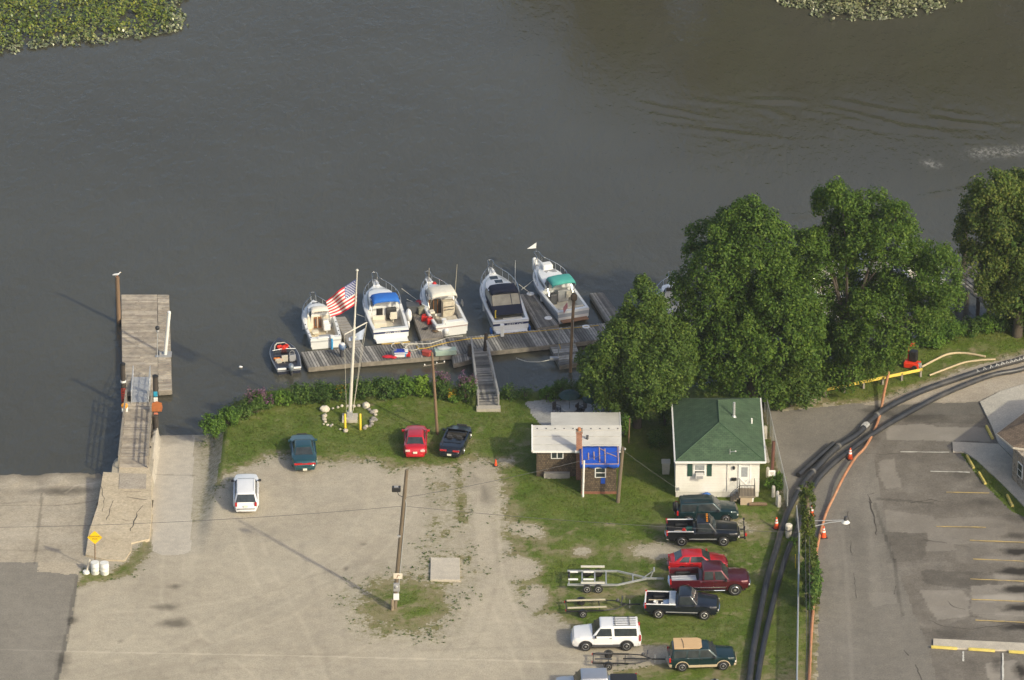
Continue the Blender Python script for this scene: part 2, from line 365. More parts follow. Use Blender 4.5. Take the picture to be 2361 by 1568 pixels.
def tracks(P, off, v, wd=.16):      # pairs of wheel tracks worn in the gravel
    for o_ in (-off, off):
        Q = [at(*p) for p in P]; d = np.full(gx.shape, 1e9)
        for a, b in zip(Q[:-1], Q[1:]):
            ex, ey = b.x-a.x, b.y-a.y; n_ = math.hypot(ex, ey); ox, oy = -ey/n_*o_, ex/n_*o_
            t = np.clip(((gx-a.x-ox)*ex+(gy-a.y-oy)*ey)/(ex*ex+ey*ey), 0, 1); d = np.minimum(d, np.hypot(gx-a.x-ox-t*ex, gy-a.y-oy-t*ey))
        TN[:] = TN+v*np.exp(-(d/wd)**2)*np.clip(fbm(gx*.4, gy*.4, o_*9+P[0][0], 3)*3+.7, 0, 1)
for P, v in (([(568, 1190), (575, 1240), (610, 1330), (680, 1450), (740, 1600)], .16), ([(700, 1090), (705, 1150), (720, 1260), (760, 1400), (790, 1600)], -.12), ([(955, 1070), (950, 1150), (880, 1250), (780, 1340), (640, 1420), (420, 1500), (180, 1560)], .13), ([(1045, 1075), (1090, 1120), (1115, 1220), (1125, 1330), (1090, 1450), (980, 1600)], -.13),
             ([(1130, 1080), (1125, 1200), (1135, 1330), (1180, 1450), (1250, 1600)], .15), ([(300, 1600), (420, 1480), (560, 1400), (760, 1330), (900, 1300)], -.10), ([(400, 1285), (395, 1380), (440, 1470), (560, 1560), (620, 1620)], .16), ([(230, 1400), (420, 1390), (640, 1350), (830, 1230), (905, 1120)], .10), ([(100, 1600), (500, 1530), (900, 1515), (1300, 1500)], -.12), ([(640, 1600), (900, 1480), (1180, 1440), (1330, 1500)], .12),
             ([(1900, 1600), (1905, 1400), (1935, 1220), (1990, 1090), (2080, 960)], -.10), ([(1990, 1600), (1985, 1400), (1985, 1230), (2010, 1100), (2060, 1010)], .10)):
    tracks(P, .75, v)
LU = np.clip(lawnf/1.6, 0, 1)
veh = np.clip((qy-1150)/60, 0, 1)*.28+np.clip((qx-1480)/100, 0, 1)*np.clip((qy-1150)/60, 0, 1)*.14
LU = np.clip(LU*np.clip(.95-veh+fbm(gx*.33, gy*.33, 71, 5)*1.7+fbm(gx*1.7, gy*1.7, 72, 4)*1.1, 0, 1), 0, 1)
LU = np.where((RG == 1) & (qx > 2195) & (qy > 1030), .9, LU)
WE = np.clip(1+lawnf/1.1, 0, 1)**1.5
VID = np.arange(nx*ny).reshape(ny, nx)
V3 = np.stack([gx, gy, gz], -1).reshape(-1, 3)
CV = np.stack([(VID[:-1, :-1]), (VID[:-1, 1:]), (VID[1:, 1:]), (VID[1:, :-1])], -1).reshape(-1, 4)
cc = RG[:-1, :-1].reshape(-1); zc = gz[:-1, :-1].reshape(-1)
def npmesh(name, verts, faces, attrs, m, smooth=False):
    me = bpy.data.meshes.new(name); k = faces.shape[1]
    me.vertices.add(len(verts)); me.vertices.foreach_set('co', np.ascontiguousarray(verts, np.float32).ravel())
    me.loops.add(len(faces)*k); me.loops.foreach_set('vertex_index', np.ascontiguousarray(faces, np.int32).ravel())
    me.polygons.add(len(faces)); me.polygons.foreach_set('loop_start', np.arange(0, len(faces)*k, k, dtype=np.int32))
    me.polygons.foreach_set('loop_total', np.full(len(faces), k, np.int32))
    if smooth: me.polygons.foreach_set('use_smooth', np.ones(len(faces), bool))
    for a, v in attrs.items():
        t = me.attributes.new(a, 'FLOAT', 'POINT'); t.data.foreach_set('value', np.ascontiguousarray(v, np.float32))
    me.update(calc_edges=True); me.validate()
    if m: me.materials.append(m)
    return me
def attr(n, name): q = N(n, 'Attribute'); q.attribute_name = name; return q.outputs['Fac']
def groundmat(name, c1, c2, c3, rough=.95, big=.12, fine=14, tone=1.0, speck=.0, bmp=.5):
    m, n, l, b = _nodes(name); p = N(n, 'NewGeometry').outputs['Position']
    c = ramp(n, l, noise(n, l, p, big, 6, .7), [(.3, c1), (.5, c2), (.7, c3)])
    f = noise(n, l, p, fine*.7, 4, .85); c = mixc(n, l, c, ramp(n, l, f, [(.25, (.62, .62, .62)), (.75, (1.36, 1.36, 1.36))]), 1.0, 'MULTIPLY')
    f3 = noise(n, l, p, 1.3, 6, .75); c = mixc(n, l, c, ramp(n, l, f3, [(.3, (.86, .86, .87)), (.7, (1.12, 1.12, 1.1))]), 1.0, 'MULTIPLY')
    if speck:
        v = N(n, 'TexVoronoi'); v.inputs['Scale'].default_value = 5; l.new(p, v.inputs['Vector'])
        c = mixc(n, l, c, sc_(c1, .55), math_(n, l, 'MULTIPLY', ramp(n, l, v.outputs['Distance'], [(.05, (1, 1, 1)), (.16, (0, 0, 0))]), speck))
    if name == 'gravel':
        wd = math_(n, l, 'MULTIPLY', attr(n, 'weed'), ramp(n, l, noise(n, l, p, 3.5, 5, .75), [(.42, (0, 0, 0)), (.62, (1, 1, 1))])); c = mixc(n, l, c, (.17, .165, .07), math_(n, l, 'MULTIPLY', wd, .8))
    t = attr(n, 'tone')
    c = mixc(n, l, c, sc_(c1, .30), math_(n, l, 'MULTIPLY', math_(n, l, 'MULTIPLY', t, -1.0, True), tone))
    c = mixc(n, l, c, sc_(c3, 1.55), math_(n, l, 'MULTIPLY', t, tone, True))
    l.new(c, b.inputs['Base Color']); b.inputs['Roughness'].default_value = rough; b.inputs['Specular IOR Level'].default_value = .25
    bump(n, l, b, f, bmp, .02); return m
def lawnmat():
    m, n, l, b = _nodes('lawn_grass'); p = N(n, 'NewGeometry').outputs['Position']
    g = ramp(n, l, noise(n, l, p, .22, 6, .7), [(.3, (.072, .122, .014)), (.5, (.104, .160, .020)), (.72, (.158, .186, .036))])
    f = noise(n, l, p, 9, 4, .8); g = mixc(n, l, g, ramp(n, l, f, [(.25, (.55, .58, .55)), (.75, (1.4, 1.36, 1.3))]), 1.0, 'MULTIPLY')
    dry = ramp(n, l, noise(n, l, p, 1.2, 5, .7), [(.3, (.175, .155, .065)), (.7, (.31, .265, .165))])
    lu = attr(n, 'lush'); k = math_(n, l, 'ADD', lu, math_(n, l, 'MULTIPLY', math_(n, l, 'SUBTRACT', noise(n, l, p, 2.0, 6, .8), .5), 1.5))
    k = ramp(n, l, k, [(.12, (0, 0, 0)), (.52, (1, 1, 1))])
    k2 = ramp(n, l, noise(n, l, p, .5, 6, .75), [(.44, (0, 0, 0)), (.66, (.75, .75, .75))])
    c = mixc(n, l, dry, g, k); c = mixc(n, l, c, mixc(n, l, dry, g, .5), k2)
    l.new(c, b.inputs['Base Color']); b.inputs['Roughness'].default_value = .9; b.inputs['Specular IOR Level'].default_value = .2
    bump(n, l, b, f, .9, .06); return m
GRAVEL = groundmat('gravel', (.345, .302, .232), (.40, .353, .273), (.45, .40, .308), speck=.16)
CONC = groundmat('ramp_concrete', (.37, .315, .235), (.43, .37, .28), (.48, .42, .33), big=.25, fine=9, bmp=.2)
CONC2 = groundmat('strip_concrete', (.47, .42, .345), (.505, .455, .375), (.535, .485, .405), big=.3, fine=22, bmp=.1)
WALK = groundmat('walk_concrete', (.42, .39, .34), (.46, .43, .375), (.50, .47, .41), big=.3, fine=11, bmp=.1)
ASPH = groundmat('asphalt', (.170, .155, .132), (.198, .181, .155), (.226, .207, .178), big=.15, fine=12, speck=.08)
ASPH2 = groundmat('worn_asphalt', (.128, .113, .095), (.17, .152, .128), (.225, .204, .175), big=.35, fine=10, speck=.12)
APRON = groundmat('apron_asphalt', (.205, .186, .156), (.235, .214, .18), (.265, .242, .204), big=.2, fine=12)
DRIVE = groundmat('drive', (.33, .285, .225), (.38, .33, .265), (.43, .38, .31), big=.3, fine=10)
PATIO = groundmat('patio', (.30, .29, .27), (.36, .35, .33), (.42, .41, .38), big=.4, fine=7, speck=.4)
MUD = groundmat('mud', (.075, .062, .042), (.10, .085, .058), (.13, .11, .08), big=.4, fine=6)
LAWNM = lawnmat()
for i, (nm, m) in {0: ('gravel_lot', GRAVEL), 1: ('lawn', LAWNM), 2: ('boat_ramp', CONC), 3: ('concrete_drive', CONC2), 4: ('asphalt_apron', APRON), 5: ('road', ASPH),
                   6: ('parking_lot', ASPH2), 7: ('paved_path', DRIVE), 9: ('patio', PATIO), 10: ('riverbank', MUD)}.items():
    F = CV[(cc == i) & (zc > -2.35)]
    if not len(F): continue
    u, inv = np.unique(F.ravel(), return_inverse=True)
    me = npmesh(nm, V3[u], inv.reshape(-1, 4), {'tone': TN.ravel()[u], 'lush': LU.ravel()[u], 'weed': WE.ravel()[u]}, m, True)
    tag(link(nm, me), kind='structure')
gm = MB()
for a in ((-700, -700, 700, GY0), (-700, GY0, GX0, -36), (GX1, GY0, 700, 14)):
    gm.add([(a[0], a[1], -.03), (a[2], a[1], -.03), (a[2], a[3], -.03), (a[0], a[3], -.03)], [(0, 1, 2, 3)])
tag(gm.build('ground', groundmat('far_ground', (.16, .17, .09), (.2, .2, .12), (.24, .23, .15))), kind='structure')
bd = MB(); bd.add([(-700, GY0, -2.5), (700, GY0, -2.5), (700, 74, -2.5), (-700, 74, -2.5)], [(0, 1, 2, 3)])
tag(bd.build('river_bed', MUD), kind='structure')
fb = MB(); fb.prism([(-700, 150), (-60, 130), (-20, 96), (5, 82), (40, 80), (120, 70), (700, 60), (700, 420), (-700, 420)], -2.4, -.6)
tag(fb.build('far_bank', groundmat('far_bank_soil', (.06, .075, .03), (.075, .09, .035), (.09, .1, .04))), kind='structure')

# ------------------------------------------------------------------ water
def line_px(P, z=ZW): return [at(a, b, z) for a, b in P]
ws = .22; WX0, WX1, WY0, WY1 = -47.0, 48.0, -31.0, 74.0
mx, my = int((WX1-WX0)/ws)+1, int((WY1-WY0)/ws)+1
hx, hy = np.meshgrid(np.linspace(WX0, WX1, mx), np.linspace(WY0, WY1, my)); hz = np.zeros(hx.shape); foam = np.zeros(hx.shape)
def dline(P):
    d = np.full(hx.shape, 1e9); L = np.zeros(hx.shape)
    W = line_px(P); n = len(W)-1
    for i, (a, b) in enumerate(zip(W[:-1], W[1:])):
        ex, ey = b.x-a.x, b.y-a.y; t = np.clip(((hx-a.x)*ex+(hy-a.y)*ey)/(ex*ex+ey*ey), 0, 1)
        q = np.hypot(hx-a.x-t*ex, hy-a.y-t*ey); L = np.where(q < d, (i+t)/n, L); d = np.minimum(d, q)
    return d, L
WK = .5
for P, A, wd in (([(1500, 215), (1640, 238), (1760, 250), (1850, 290)], .10, .5), ([(1700, 232), (1820, 232), (1960, 262), (2080, 292), (2200, 310)], .13, .55), ([(1900, 225), (2050, 258), (2180, 280), (2361, 302)], .15, .55),
                 ([(1800, 245), (1920, 268), (2060, 298), (2150, 308)], .12, .5), ([(2150, 252), (2260, 275), (2361, 290)], .12, .5), ([(1450, 232), (1580, 260), (1700, 285)], .08, .45), ([(1480, 262), (1620, 280), (1740, 300)], .06, .4),
                 ([(2100, 460), (2250, 430), (2400, 395)], .08, .5), ([(1800, 505), (1950, 480), (2100, 462)], .05, .5), ([(2030, 305), (2160, 318), (2300, 322)], .08, .4), ([(1000, 205), (1200, 222), (1400, 250)], .015, .8), ([(2240, 420), (2361, 395)], .05, .4), ([(1600, 300), (1800, 315), (2000, 335)], .05, .5), ([(1500, 285), (1650, 305), (1850, 330)], .05, .5)):
    d, L = dline(P); e = np.clip(L*(1-L)*6, 0, 1)*np.clip(fbm(hx*.35, hy*.35, P[0][0], 4)*4+.75, 0, 1.3)
    A = A*WK; hz += A*np.exp(-(d/wd)**2)*e - A*.6*np.exp(-((d-wd*1.7)/wd)**2)*e
hz += fbm(hx*.9, hy*.5, 41, 3)*.045
for P, wd in (([(2230, 358), (2270, 352), (2320, 350), (2420, 342)], 1.0), ([(2250, 345), (2300, 352)], .5), ([(2132, 368), (2150, 380), (2172, 384)], .55)):
    d, L = dline(P); foam = np.maximum(foam, np.exp(-(d/wd)**2)*np.clip(L*(1-L)*5+.15, 0, 1))
wv = np.stack([hx, hy, hz+ZW], -1).reshape(-1, 3); wi = np.arange(mx*my).reshape(my, mx)
wf = np.stack([wi[:-1, :-1], wi[:-1, 1:], wi[1:, 1:], wi[1:, :-1]], -1).reshape(-1, 4)
def watermat():
    m, n, l, b = _nodes('river_water'); p = N(n, 'NewGeometry').outputs['Position']
    c = ramp(n, l, noise(n, l, p, .035, 4, .55), [(.35, (.060, .056, .038)), (.65, (.072, .069, .050))])
    fm = attr(n, 'foam'); fk = math_(n, l, 'MULTIPLY', fm, ramp(n, l, noise(n, l, p, 2.6, 8, .85, (1, .7, 1)), [(.46, (0, 0, 0)), (.66, (.6, .6, .6))]))
    c = mixc(n, l, c, (.55, .52, .46), fk); l.new(c, b.inputs['Base Color'])
    rr = ramp(n, l, noise(n, l, p, .05, 5, .6), [(.35, (.08,)*3), (.65, (.20,)*3)])
    l.new(rr, b.inputs['Roughness']); b.inputs['IOR'].default_value = 1.42
    h = math_(n, l, 'ADD', noise(n, l, p, 2.2, 3, .6, (1, .55, 1)), math_(n, l, 'MULTIPLY', noise(n, l, p, .7, 3, .6, (1, .5, 1)), 1.2))
    q = bump(n, l, b, h, .42, .13); return m
WATERM = watermat()
me = npmesh('water', wv, wf, {'foam': foam.ravel()}, WATERM, True); tag(link('water', me), kind='structure')
ow = MB()
for a in ((-700, -56, WX0, 400), (WX1, 0, 700, 400), (WX0, WY1, WX1, 400)):
    ow.add([(a[0], a[1], ZW), (a[2], a[1], ZW), (a[2], a[3], ZW), (a[0], a[3], ZW)], [(0, 1, 2, 3)])
tag(ow.build('river', WATERM), kind='structure')
# ------------------------------------------------------------------ shared object materials
GREYWOOD = plankmat("grey_planks", (.115, .11, .10), (.25, .24, .22), (.42, .40, .365), (.25, .25, .25))
WARMWOOD = plankmat("pale_planks", (.33, .285, .23), (.41, .36, .29), (.50, .445, .37), (.25, .25, .25))
WOOD = mat('weathered_wood', (.26, .23, .185), .85, var=.3, scale=3, bmp=.3, dirt=(.12, .10, .08))
DARKWOOD = mat('dark_timber', (.055, .045, .036), .8, var=.4, scale=3, bmp=.4)
POLEWOOD = mat('pole_wood', (.16, .125, .085), .85, var=.3, scale=2, bmp=.4, stretch=(6, 6, .5))
BROWNPOLE = mat('brown_pole', (.19, .125, .075), .85, var=.3, scale=2, bmp=.4, stretch=(6, 6, .5))
BLACK = mat('black_plastic', (.02, .02, .021), .45)
RUBBER = mat('tyre_rubber', (.022, .021, .020), .8, var=.2)
GALV = mat('galvanised_steel', (.52, .53, .53), .45, .55, var=.15, scale=6)
STEEL = mat('bright_steel', (.72, .72, .70), .22, 1.0, var=.05)
CHROME = mat('chrome', (.8, .8, .8), .1, 1.0, var=.02)
ALU = mat('aluminium', (.62, .63, .64), .35, .6, var=.1)
WHITE = mat('white_paint', (.80, .79, .76), .45, var=.05, scale=2)
GEL = mat('white_gelcoat', (.80, .80, .78), .22, var=.04, scale=1.2, coat=.4)
CREAM = mat('cream_vinyl', (.68, .62, .50), .6, var=.08)
FLOORM = mat('cockpit_floor', (.62, .57, .46), .7, var=.12, scale=3, dirt=(.42, .38, .31))
NAVY = mat('navy_stripe', (.012, .022, .10), .3, var=.1, coat=.4)
NAVYCLOTH = mat('navy_canvas', (.013, .018, .040), .9, var=.2, scale=2, bmp=.2)
BLUECLOTH = mat('blue_canvas', (.018, .135, .50), .85, var=.12, scale=2, bmp=.2)
TEALCLOTH = mat('teal_canvas', (.07, .36, .31), .85, var=.1, scale=2, bmp=.2)
CREAMCLOTH = mat('cream_canvas', (.70, .66, .57), .85, var=.08, scale=2, bmp=.15, dirt=(.5, .46, .38))
GLASS = mat('dark_glass', (.034, .042, .045), .07, var=.45, scale=2.2, spec=.7)
CLEARV = mat('clear_vinyl', (.34, .31, .23), .22, var=.3, scale=1.2)
RED = mat('red_plastic', (.52, .018, .012), .45, var=.1)
ORANGE = mat('orange_plastic', (.80, .13, .015), .5, var=.1)
YELLOW = mat('yellow_paint', (.80, .56, .04), .5, var=.08, dirt=(.45, .36, .12))
GREYP = mat('grey_plastic', (.30, .30, .30), .5, var=.12)
DGREY = mat('dark_grey', (.07, .07, .075), .5, var=.2)
BROWND = mat('varnished_wood', (.25, .10, .03), .35, var=.2)
ROPE = mat('white_rope', (.62, .58, .48), .8)
YROPE = mat('yellow_hose', (.55, .36, .06), .7)
SKINW = mat('pale_plastic', (.72, .72, .68), .5, var=.06)
BLUEP = mat('blue_plastic', (.03, .14, .45), .45, var=.1)
MAROONS = mat('faded_maroon', (.42, .30, .28), .4, var=.1)
GREYBLUE = mat('grey_blue_gelcoat', (.40, .43, .47), .3, var=.06, coat=.3)

def lerp(a, b, t): return Vector(a)*(1-t)+Vector(b)*t
def planks(mb, A, B, C, D, n, th=.045, gap=.22, jit=.02, split=0):
    # A-B and D-C are the two long edges; planks run from A-B across to D-C
    for i in range(n):
        u0, u1 = (i+gap/2)/n, (i+1-gap/2)/n
        p = [lerp(A, B, u0), lerp(A, B, u1), lerp(D, C, u1), lerp(D, C, u0)]
        e = (p[3]-p[0]).normalized()*random.uniform(-jit, jit); e2 = (p[3]-p[0]).normalized()*random.uniform(-jit, jit)
        p[0] += e; p[1] += e; p[2] += e2; p[3] += e2
        dz = Vector((0, 0, random.uniform(-.008, .008)))
        if split and random.random() < split:
            k = random.uniform(.35, .65); m1, m0 = lerp(p[1], p[2], k), lerp(p[0], p[3], k); g = (p[3]-p[0]).normalized()*.01
            mb.hexa([q+dz-Vector((0, 0, th)) for q in (p[0], p[1], m1-g, m0-g)]+[q+dz for q in (p[0], p[1], m1-g, m0-g)])
            mb.hexa([q-dz-Vector((0, 0, th)) for q in (m0+g, m1+g, p[2], p[3])]+[q-dz for q in (m0+g, m1+g, p[2], p[3])])
        else: mb.hexa([q+dz-Vector((0, 0, th)) for q in p]+[q+dz for q in p])
def dock(label, px4, n, z=ZW+.5, wood=None, group=None, across=True, fascia=WOOD, name='floating_dock', split=0, fz=.34, thk=.07):
    A, B, C, D = [at(a, b, z) for a, b in px4]      # A far-left, B far-right, C near-right, D near-left
    ctr = (A+B+C+D)/4; o = thing(name, label, 'dock', (ctr.x, ctr.y, z), 0, group)
    L = [q-ctr for q in (A, B, C, D)]
    m = MB()
    if across: planks(m, L[0], L[1], L[2], L[3], n, split=split)
    else: planks(m, L[0], L[3], L[2], L[1], n, split=split)
    m.build('deck', wood or GREYWOOD, o)
    f = MB(); dz = Vector((0, 0, -.05-fz/2))
    for i in range(4):
        a, b = L[i], L[(i+1) % 4]; c = (b-a).normalized()*.02
        f.beam(a+dz+c, b+dz-c, thk, fz)
    f.build('fascia', fascia, o)
    m = MB(); k = .90; m.hexa([q*k+Vector((0, 0, -.75)) for q in (L[3], L[2], L[1], L[0])]+[q*k+Vector((0, 0, -.12)) for q in (L[3], L[2], L[1], L[0])])
    m.build('float', BLACK, o)
    return o
def piling(label, px, py0, py1, r=.16, z0=ZW, m=DARKWOOD, top=None, name='piling', lean=0, group=None, px1=None):
    b = at(px, py0, z0); t = on_y(px if px1 is None else px1, py1, b.y)
    o = thing(name, label, 'piling', (b.x, b.y, z0), 0, group); h = t.z-z0
    mb = MB(); dx = (t.x-b.x) if px1 is not None else 0
    mb.tube([(0, 0, -1.2), (dx*.3, 0, h*.3), (dx*.7, 0, h*.7), (dx, 0, h)], [r*1.08, r*1.05, r, r*.94], 12)
    mb.build('post', m, o, 40)
    if top: mb = MB(); mb.lathe([(r*1.1, -.12), (r*1.12, 0), (.04, .10)], 12, (dx, 0, h)); mb.build('cap', top, o, 40)
    return o, h, dx

# --- docks in front of the marina
DZ = ZW+.5
dock('long weathered grey plank dock, its left end section beside the small navy bass boat', [(694, 812), (808, 802), (832, 835), (711, 847)], 17, DZ, group='main walkway sections')
dock('long weathered grey plank dock section carrying the coolers and white hose coils', [(809, 802), (1000, 783.5), (1012, 820), (833, 835)], 30, DZ, group='main walkway sections')
dock('grey plank dock section meeting the top of the wooden gangway', [(1001, 783.5), (1092, 775), (1112, 811), (1013, 820)], 14, DZ, group='main walkway sections')
dock('grey plank dock section running right from the gangway to under the round maple', [(1093, 775), (1372, 747), (1396, 781), (1113, 811)], 44, DZ, group='main walkway sections')
dock('grey dock section mostly hidden behind the maple and big trees', [(1374, 747), (1640, 722), (1660, 756), (1398, 781)], 50, DZ, group='main walkway sections')
dock('short pale finger pier beside the cuddy boat with the drooping flag before it', [(771, 731), (795, 729), (838, 799), (806, 801)], 11, DZ, group='finger piers', across=False and True, wood=mat('plywood_deck', (.30, .28, .25), .85, var=.25, scale=1.5, dirt=(.17, .16, .15)))
dock('cluttered finger pier with red fuel cans between blue and cream topped boats', [(945, 704), (995, 706), (1022, 777), (972, 782)], 14, DZ, group='finger piers', wood=mat('old_deck', (.30, .265, .22), .85, var=.3, scale=1.2, dirt=(.15, .13, .11)))
dock('wide plank finger pier between the navy canopy boat and the teal canopy boat', [(1197, 679), (1232, 676), (1288, 748), (1240, 756)], 20, DZ, group='finger piers', split=.3)
dock('narrow finger pier right of the teal canopy boat by the maple', [(1360, 676), (1390, 674), (1442, 742), (1404, 746)], 17, DZ, group='finger piers')
dock('little side platform left of the wooden gangway', [(1042, 817), (1084, 813), (1087, 828), (1046, 838)], 8, DZ-.05, group='side platforms')
dock('square float with tall bird-nest light pole right of the gangway', [(1267, 794), (1326, 791), (1342, 834), (1291, 842)], 9, DZ-.12, group='side platforms', across=False)

# --- left launch pier
LZ = ZW+.5
dock('big pale plank launch float at the left with a gull piling beside it', [(280, 679), (362, 679), (364, 901), (283, 903)], 74, LZ, WARMWOOD, across=False, name='floating_dock', split=.5)
dock('narrow plank float joined along the right side of the big launch float', [(363.5, 679), (389, 679), (396, 899), (365.5, 901)], 44, LZ, WARMWOOD, across=False, split=.1)
def rail_pts(a, b, n): return [lerp(a, b, i/(n-1)) for i in range(n)]
def pier(name, label, px4, zs, n, wood, rails=(), rail_m=WOOD, hr=1.05, nposts=8, cat='pier', across=False, frame=WOOD, rails_n=3, tube=False, legs=None):
    A, B, C, D = [at(p[0], p[1], z) for p, z in zip(px4, zs)]
    ctr = (C+D)/2; o = thing(name, label, cat, (ctr.x, ctr.y, ctr.z)); L = [q-ctr for q in (A, B, C, D)]
    m = MB(); planks(m, L[0], L[3], L[2], L[1], n, gap=.12) if not across else planks(m, L[0], L[1], L[2], L[3], n)
    m.build('deck', wood, o)
    m = MB(); dz = Vector((0, 0, -.16))
    for a, b in ((L[0], L[3]), (L[1], L[2]), ((L[0]+L[1])/2, (L[3]+L[2])/2)): m.beam(a+dz, b+dz, .09, .22)
    m.build('stringers', frame, o)
    for a, b in rails:
        a, b = L[a], L[b]; m = MB(); up = Vector((0, 0, hr))
        for p in rail_pts(a, b, nposts):
            if tube: m.tube([p-Vector((0, 0, .1)), p+up], .03, 6)
            else: m.beam(p-Vector((0, 0, .2)), p+up, .09, .09)
        for k in range(rails_n):
            q = up*(1-k*.36)
            if tube: m.tube([a+q, b+q], .03, 6)
            else: m.beam(a+q, b+q, .045 if k else .14, .10 if k else .04)
        m.build('railing', rail_m, o)
    return o, L
pr, L = pier('wooden_pier', 'fixed plank pier with side rails leading to the left launch float', [(292, 926), (351, 926), (341, 1078), (275, 1078)], [.12]*4, 62, WARMWOOD, rails=((0, 3), (1, 2)), nposts=7, hr=1.0)
for k in (0.02, .35, .68):
    for a, b in ((0, 3), (1, 2)):
        p = lerp(L[a], L[b], k); m = MB(); m.tube([(p.x, p.y, -2.6), (p.x, p.y, -.05)], .15, 10); m.build('pile', DARKWOOD, pr, 40)
pier('metal_gangway', 'pale aluminium gangway sloping down from the plank pier to the launch float', [(308, 869), (347, 869), (341, 927), (303, 927)], [LZ+.12, LZ+.12, .2, .2], 26,
     mat('aluminium_deck', (.46, .46, .46), .5, .2, var=.12, scale=2), rails=((0, 3), (1, 2)), rail_m=ALU, frame=ALU, tube=True, nposts=6, cat='gangway', hr=.95)
o, h, dx = piling('bare wooden piling with a gull on top at the left launch float', 274, 745, 638, .17, m=BROWNPOLE)
PG = Vector((o.location.x, o.location.y, ZW+h))
for lb, px, y0, y1 in (('dark piling left of the aluminium gangway with a red ladder plate', 286, 934, 838), ('dark piling right of the aluminium gangway with blue and white plates', 360, 945, 866)):
    o, h, dx = piling(lb, px, y0, y1, .19, m=DARKWOOD, top=BLACK)
    if px < 300:
        m = MB(); m.lathe([(.215, -.08), (.22, .08)], 12, (0, 0, h-1.5)); m.build('white_collar', WHITE, o)
        m = MB(); m.box((0, -.23, h-2.6), (.34, .05, 1.2)); m.build('red_plate', mat('red_plate', (.33, .035, .02), .6, var=.3), o, bevel=.02)
        m = MB(); [m.box((0, -.27, h-2.1-.2*i), (.16, .03, .05)) for i in range(6)]; m.build('rungs', DARKWOOD, o)
    else:
        m = MB(); m.box((0, -.23, h-1.45), (.30, .04, .42)); m.build('blue_plate', mat('cyan_plate', (.03, .32, .48), .5), o, bevel=.02)
        m = MB(); m.box((0, -.24, h-1.92), (.32, .04, .36)); m.build('white_plate', WHITE, o, bevel=.02)
piling('dark piling under the orange warning board beside the plank pier', 360, 1000, 958, .2, m=DARKWOOD)
# orange warning board
p = at(362, 953, .1); o = thing('warning_board', 'orange warning board on the right rail of the left plank pier', 'sign', p)
m = MB(); m.slab([(-.36, 0, .15), (.36, 0, .15), (.42, 0, .45), (.38, 0, .85), (0, 0, 1.0), (-.38, 0, .85), (-.42, 0, .45)], (0, .05, 0)); m.build('board', mat('faded_orange', (.40, .13, .04), .6, var=.25), o)
m = MB(); m.beam((0, .09, -1.2), (0, .09, .9), .07); m.build('post', DARKWOOD, o)
m = MB(); m.box((-.08, -.01, -.1), (.3, .04, .32)); m.build('lower_plate', mat('faded_pink', (.6, .2, .12), .6), o)
p = at(288, 951, .1); o = thing('life_ring_box', 'white and orange life ring board on the left rail of the launch pier', 'life ring', p)
m = MB(); m.box((0, 0, .35), (.46, .12, .62)); m.build('board', WHITE, o, bevel=.04)
m = MB(); m.lathe([(.18, -.04), (.26, 0), (.18, .04)], 14, (0, -.1, .62), 'y'); m.build('ring', mat('ring_orange', (.75, .32, .04), .6), o, 40)
m = MB(); m.beam((0, .09, -.9), (0, .09, .5), .08); m.build('post', WOOD, o)
# white sleeve pile and lamp on the launch float
b = at(381, 818, LZ); t = on_y(390, 720, b.y)
o = thing('white_sleeve_post', 'tall white sleeved post leaning on the launch float', 'post', b); d = t-b
m = MB(); m.tube([(0, 0, 0), d*.5, d], .135, 16); m.build('sleeve', SKINW, o, 40)
m = MB(); m.lathe([(.14, -.02), (.13, .06), (.03, .10)], 16, d); m.build('cap', WHITE, o, 40)
m = MB(); m.box((0, 0, .03), (1.0, .9, .06)); m.lathe([(.1, 0), (.09, .25)], 10, (-.38, -.1, .03)); m.build('base_plate', GREYP, o)
b = at(363, 822, LZ); o = thing('dock_lamp', 'thin lamp post with a black lamp head on the launch float', 'lamp post', b); h = on_y(366, 760, b.y).z-LZ
m = MB(); m.tube([(0, 0, 0), (.06, 0, h)], .035, 8); m.build('post', GALV, o, 40)
m = MB(); m.lathe([(.06, -.25), (.14, -.18), (.12, -.06), (.05, -.02)], 10, (.06, 0, h)); m.build('lamp_base', GREYP, o, 40)
m = MB(); m.ball((.06, 0, h+.14), .18, 10, 7); m.build('lamp_head', BLACK, o, 60)
m = MB(); m.box((0, 0, .02), (.3, .3, .04)); m.build('base_plate', GALV, o)
# gull
g = thing('gull', 'white gull standing on the bare piling at the far left', 'gull', PG, R(15))
m = MB(); m.loft([[(x, r*math.cos(a), z+r*.9*math.sin(a)) for a in [2*math.pi*k/10 for k in range(10)]] for x, z, r in ((-.34, .20, .012), (-.20, .19, .055), (-.05, .18, .088), (.08, .20, .085), (.15, .25, .058), (.19, .31, .05), (.23, .34, .052), (.27, .34, .035), (.29, .335, .014))]); m.build('body', WHITE, g, 60)
for s in (-1, 1):
    m = MB(); m.loft([[(x, s*(.07+.02*math.cos(a))*1.0+s*dy, z+.045*math.sin(a)) for a in [2*math.pi*k/8 for k in range(8)]] for x, z, dy in ((-.36, .19, -.05), (-.2, .21, 0), (0, .21, .015), (.1, .21, 0))]); m.build('wing', mat('gull_grey', (.42, .44, .46), .7), g, 60)
    m = MB(); m.tube([(.02, s*.03, .12), (.03, s*.03, .0)], .008, 5); m.build('leg', ORANGE, g)
m = MB(); m.lathe([(.014, 0), (.004, .06)], 6, (.285, 0, .333), 'x'); m.build('beak', YELLOW, g)

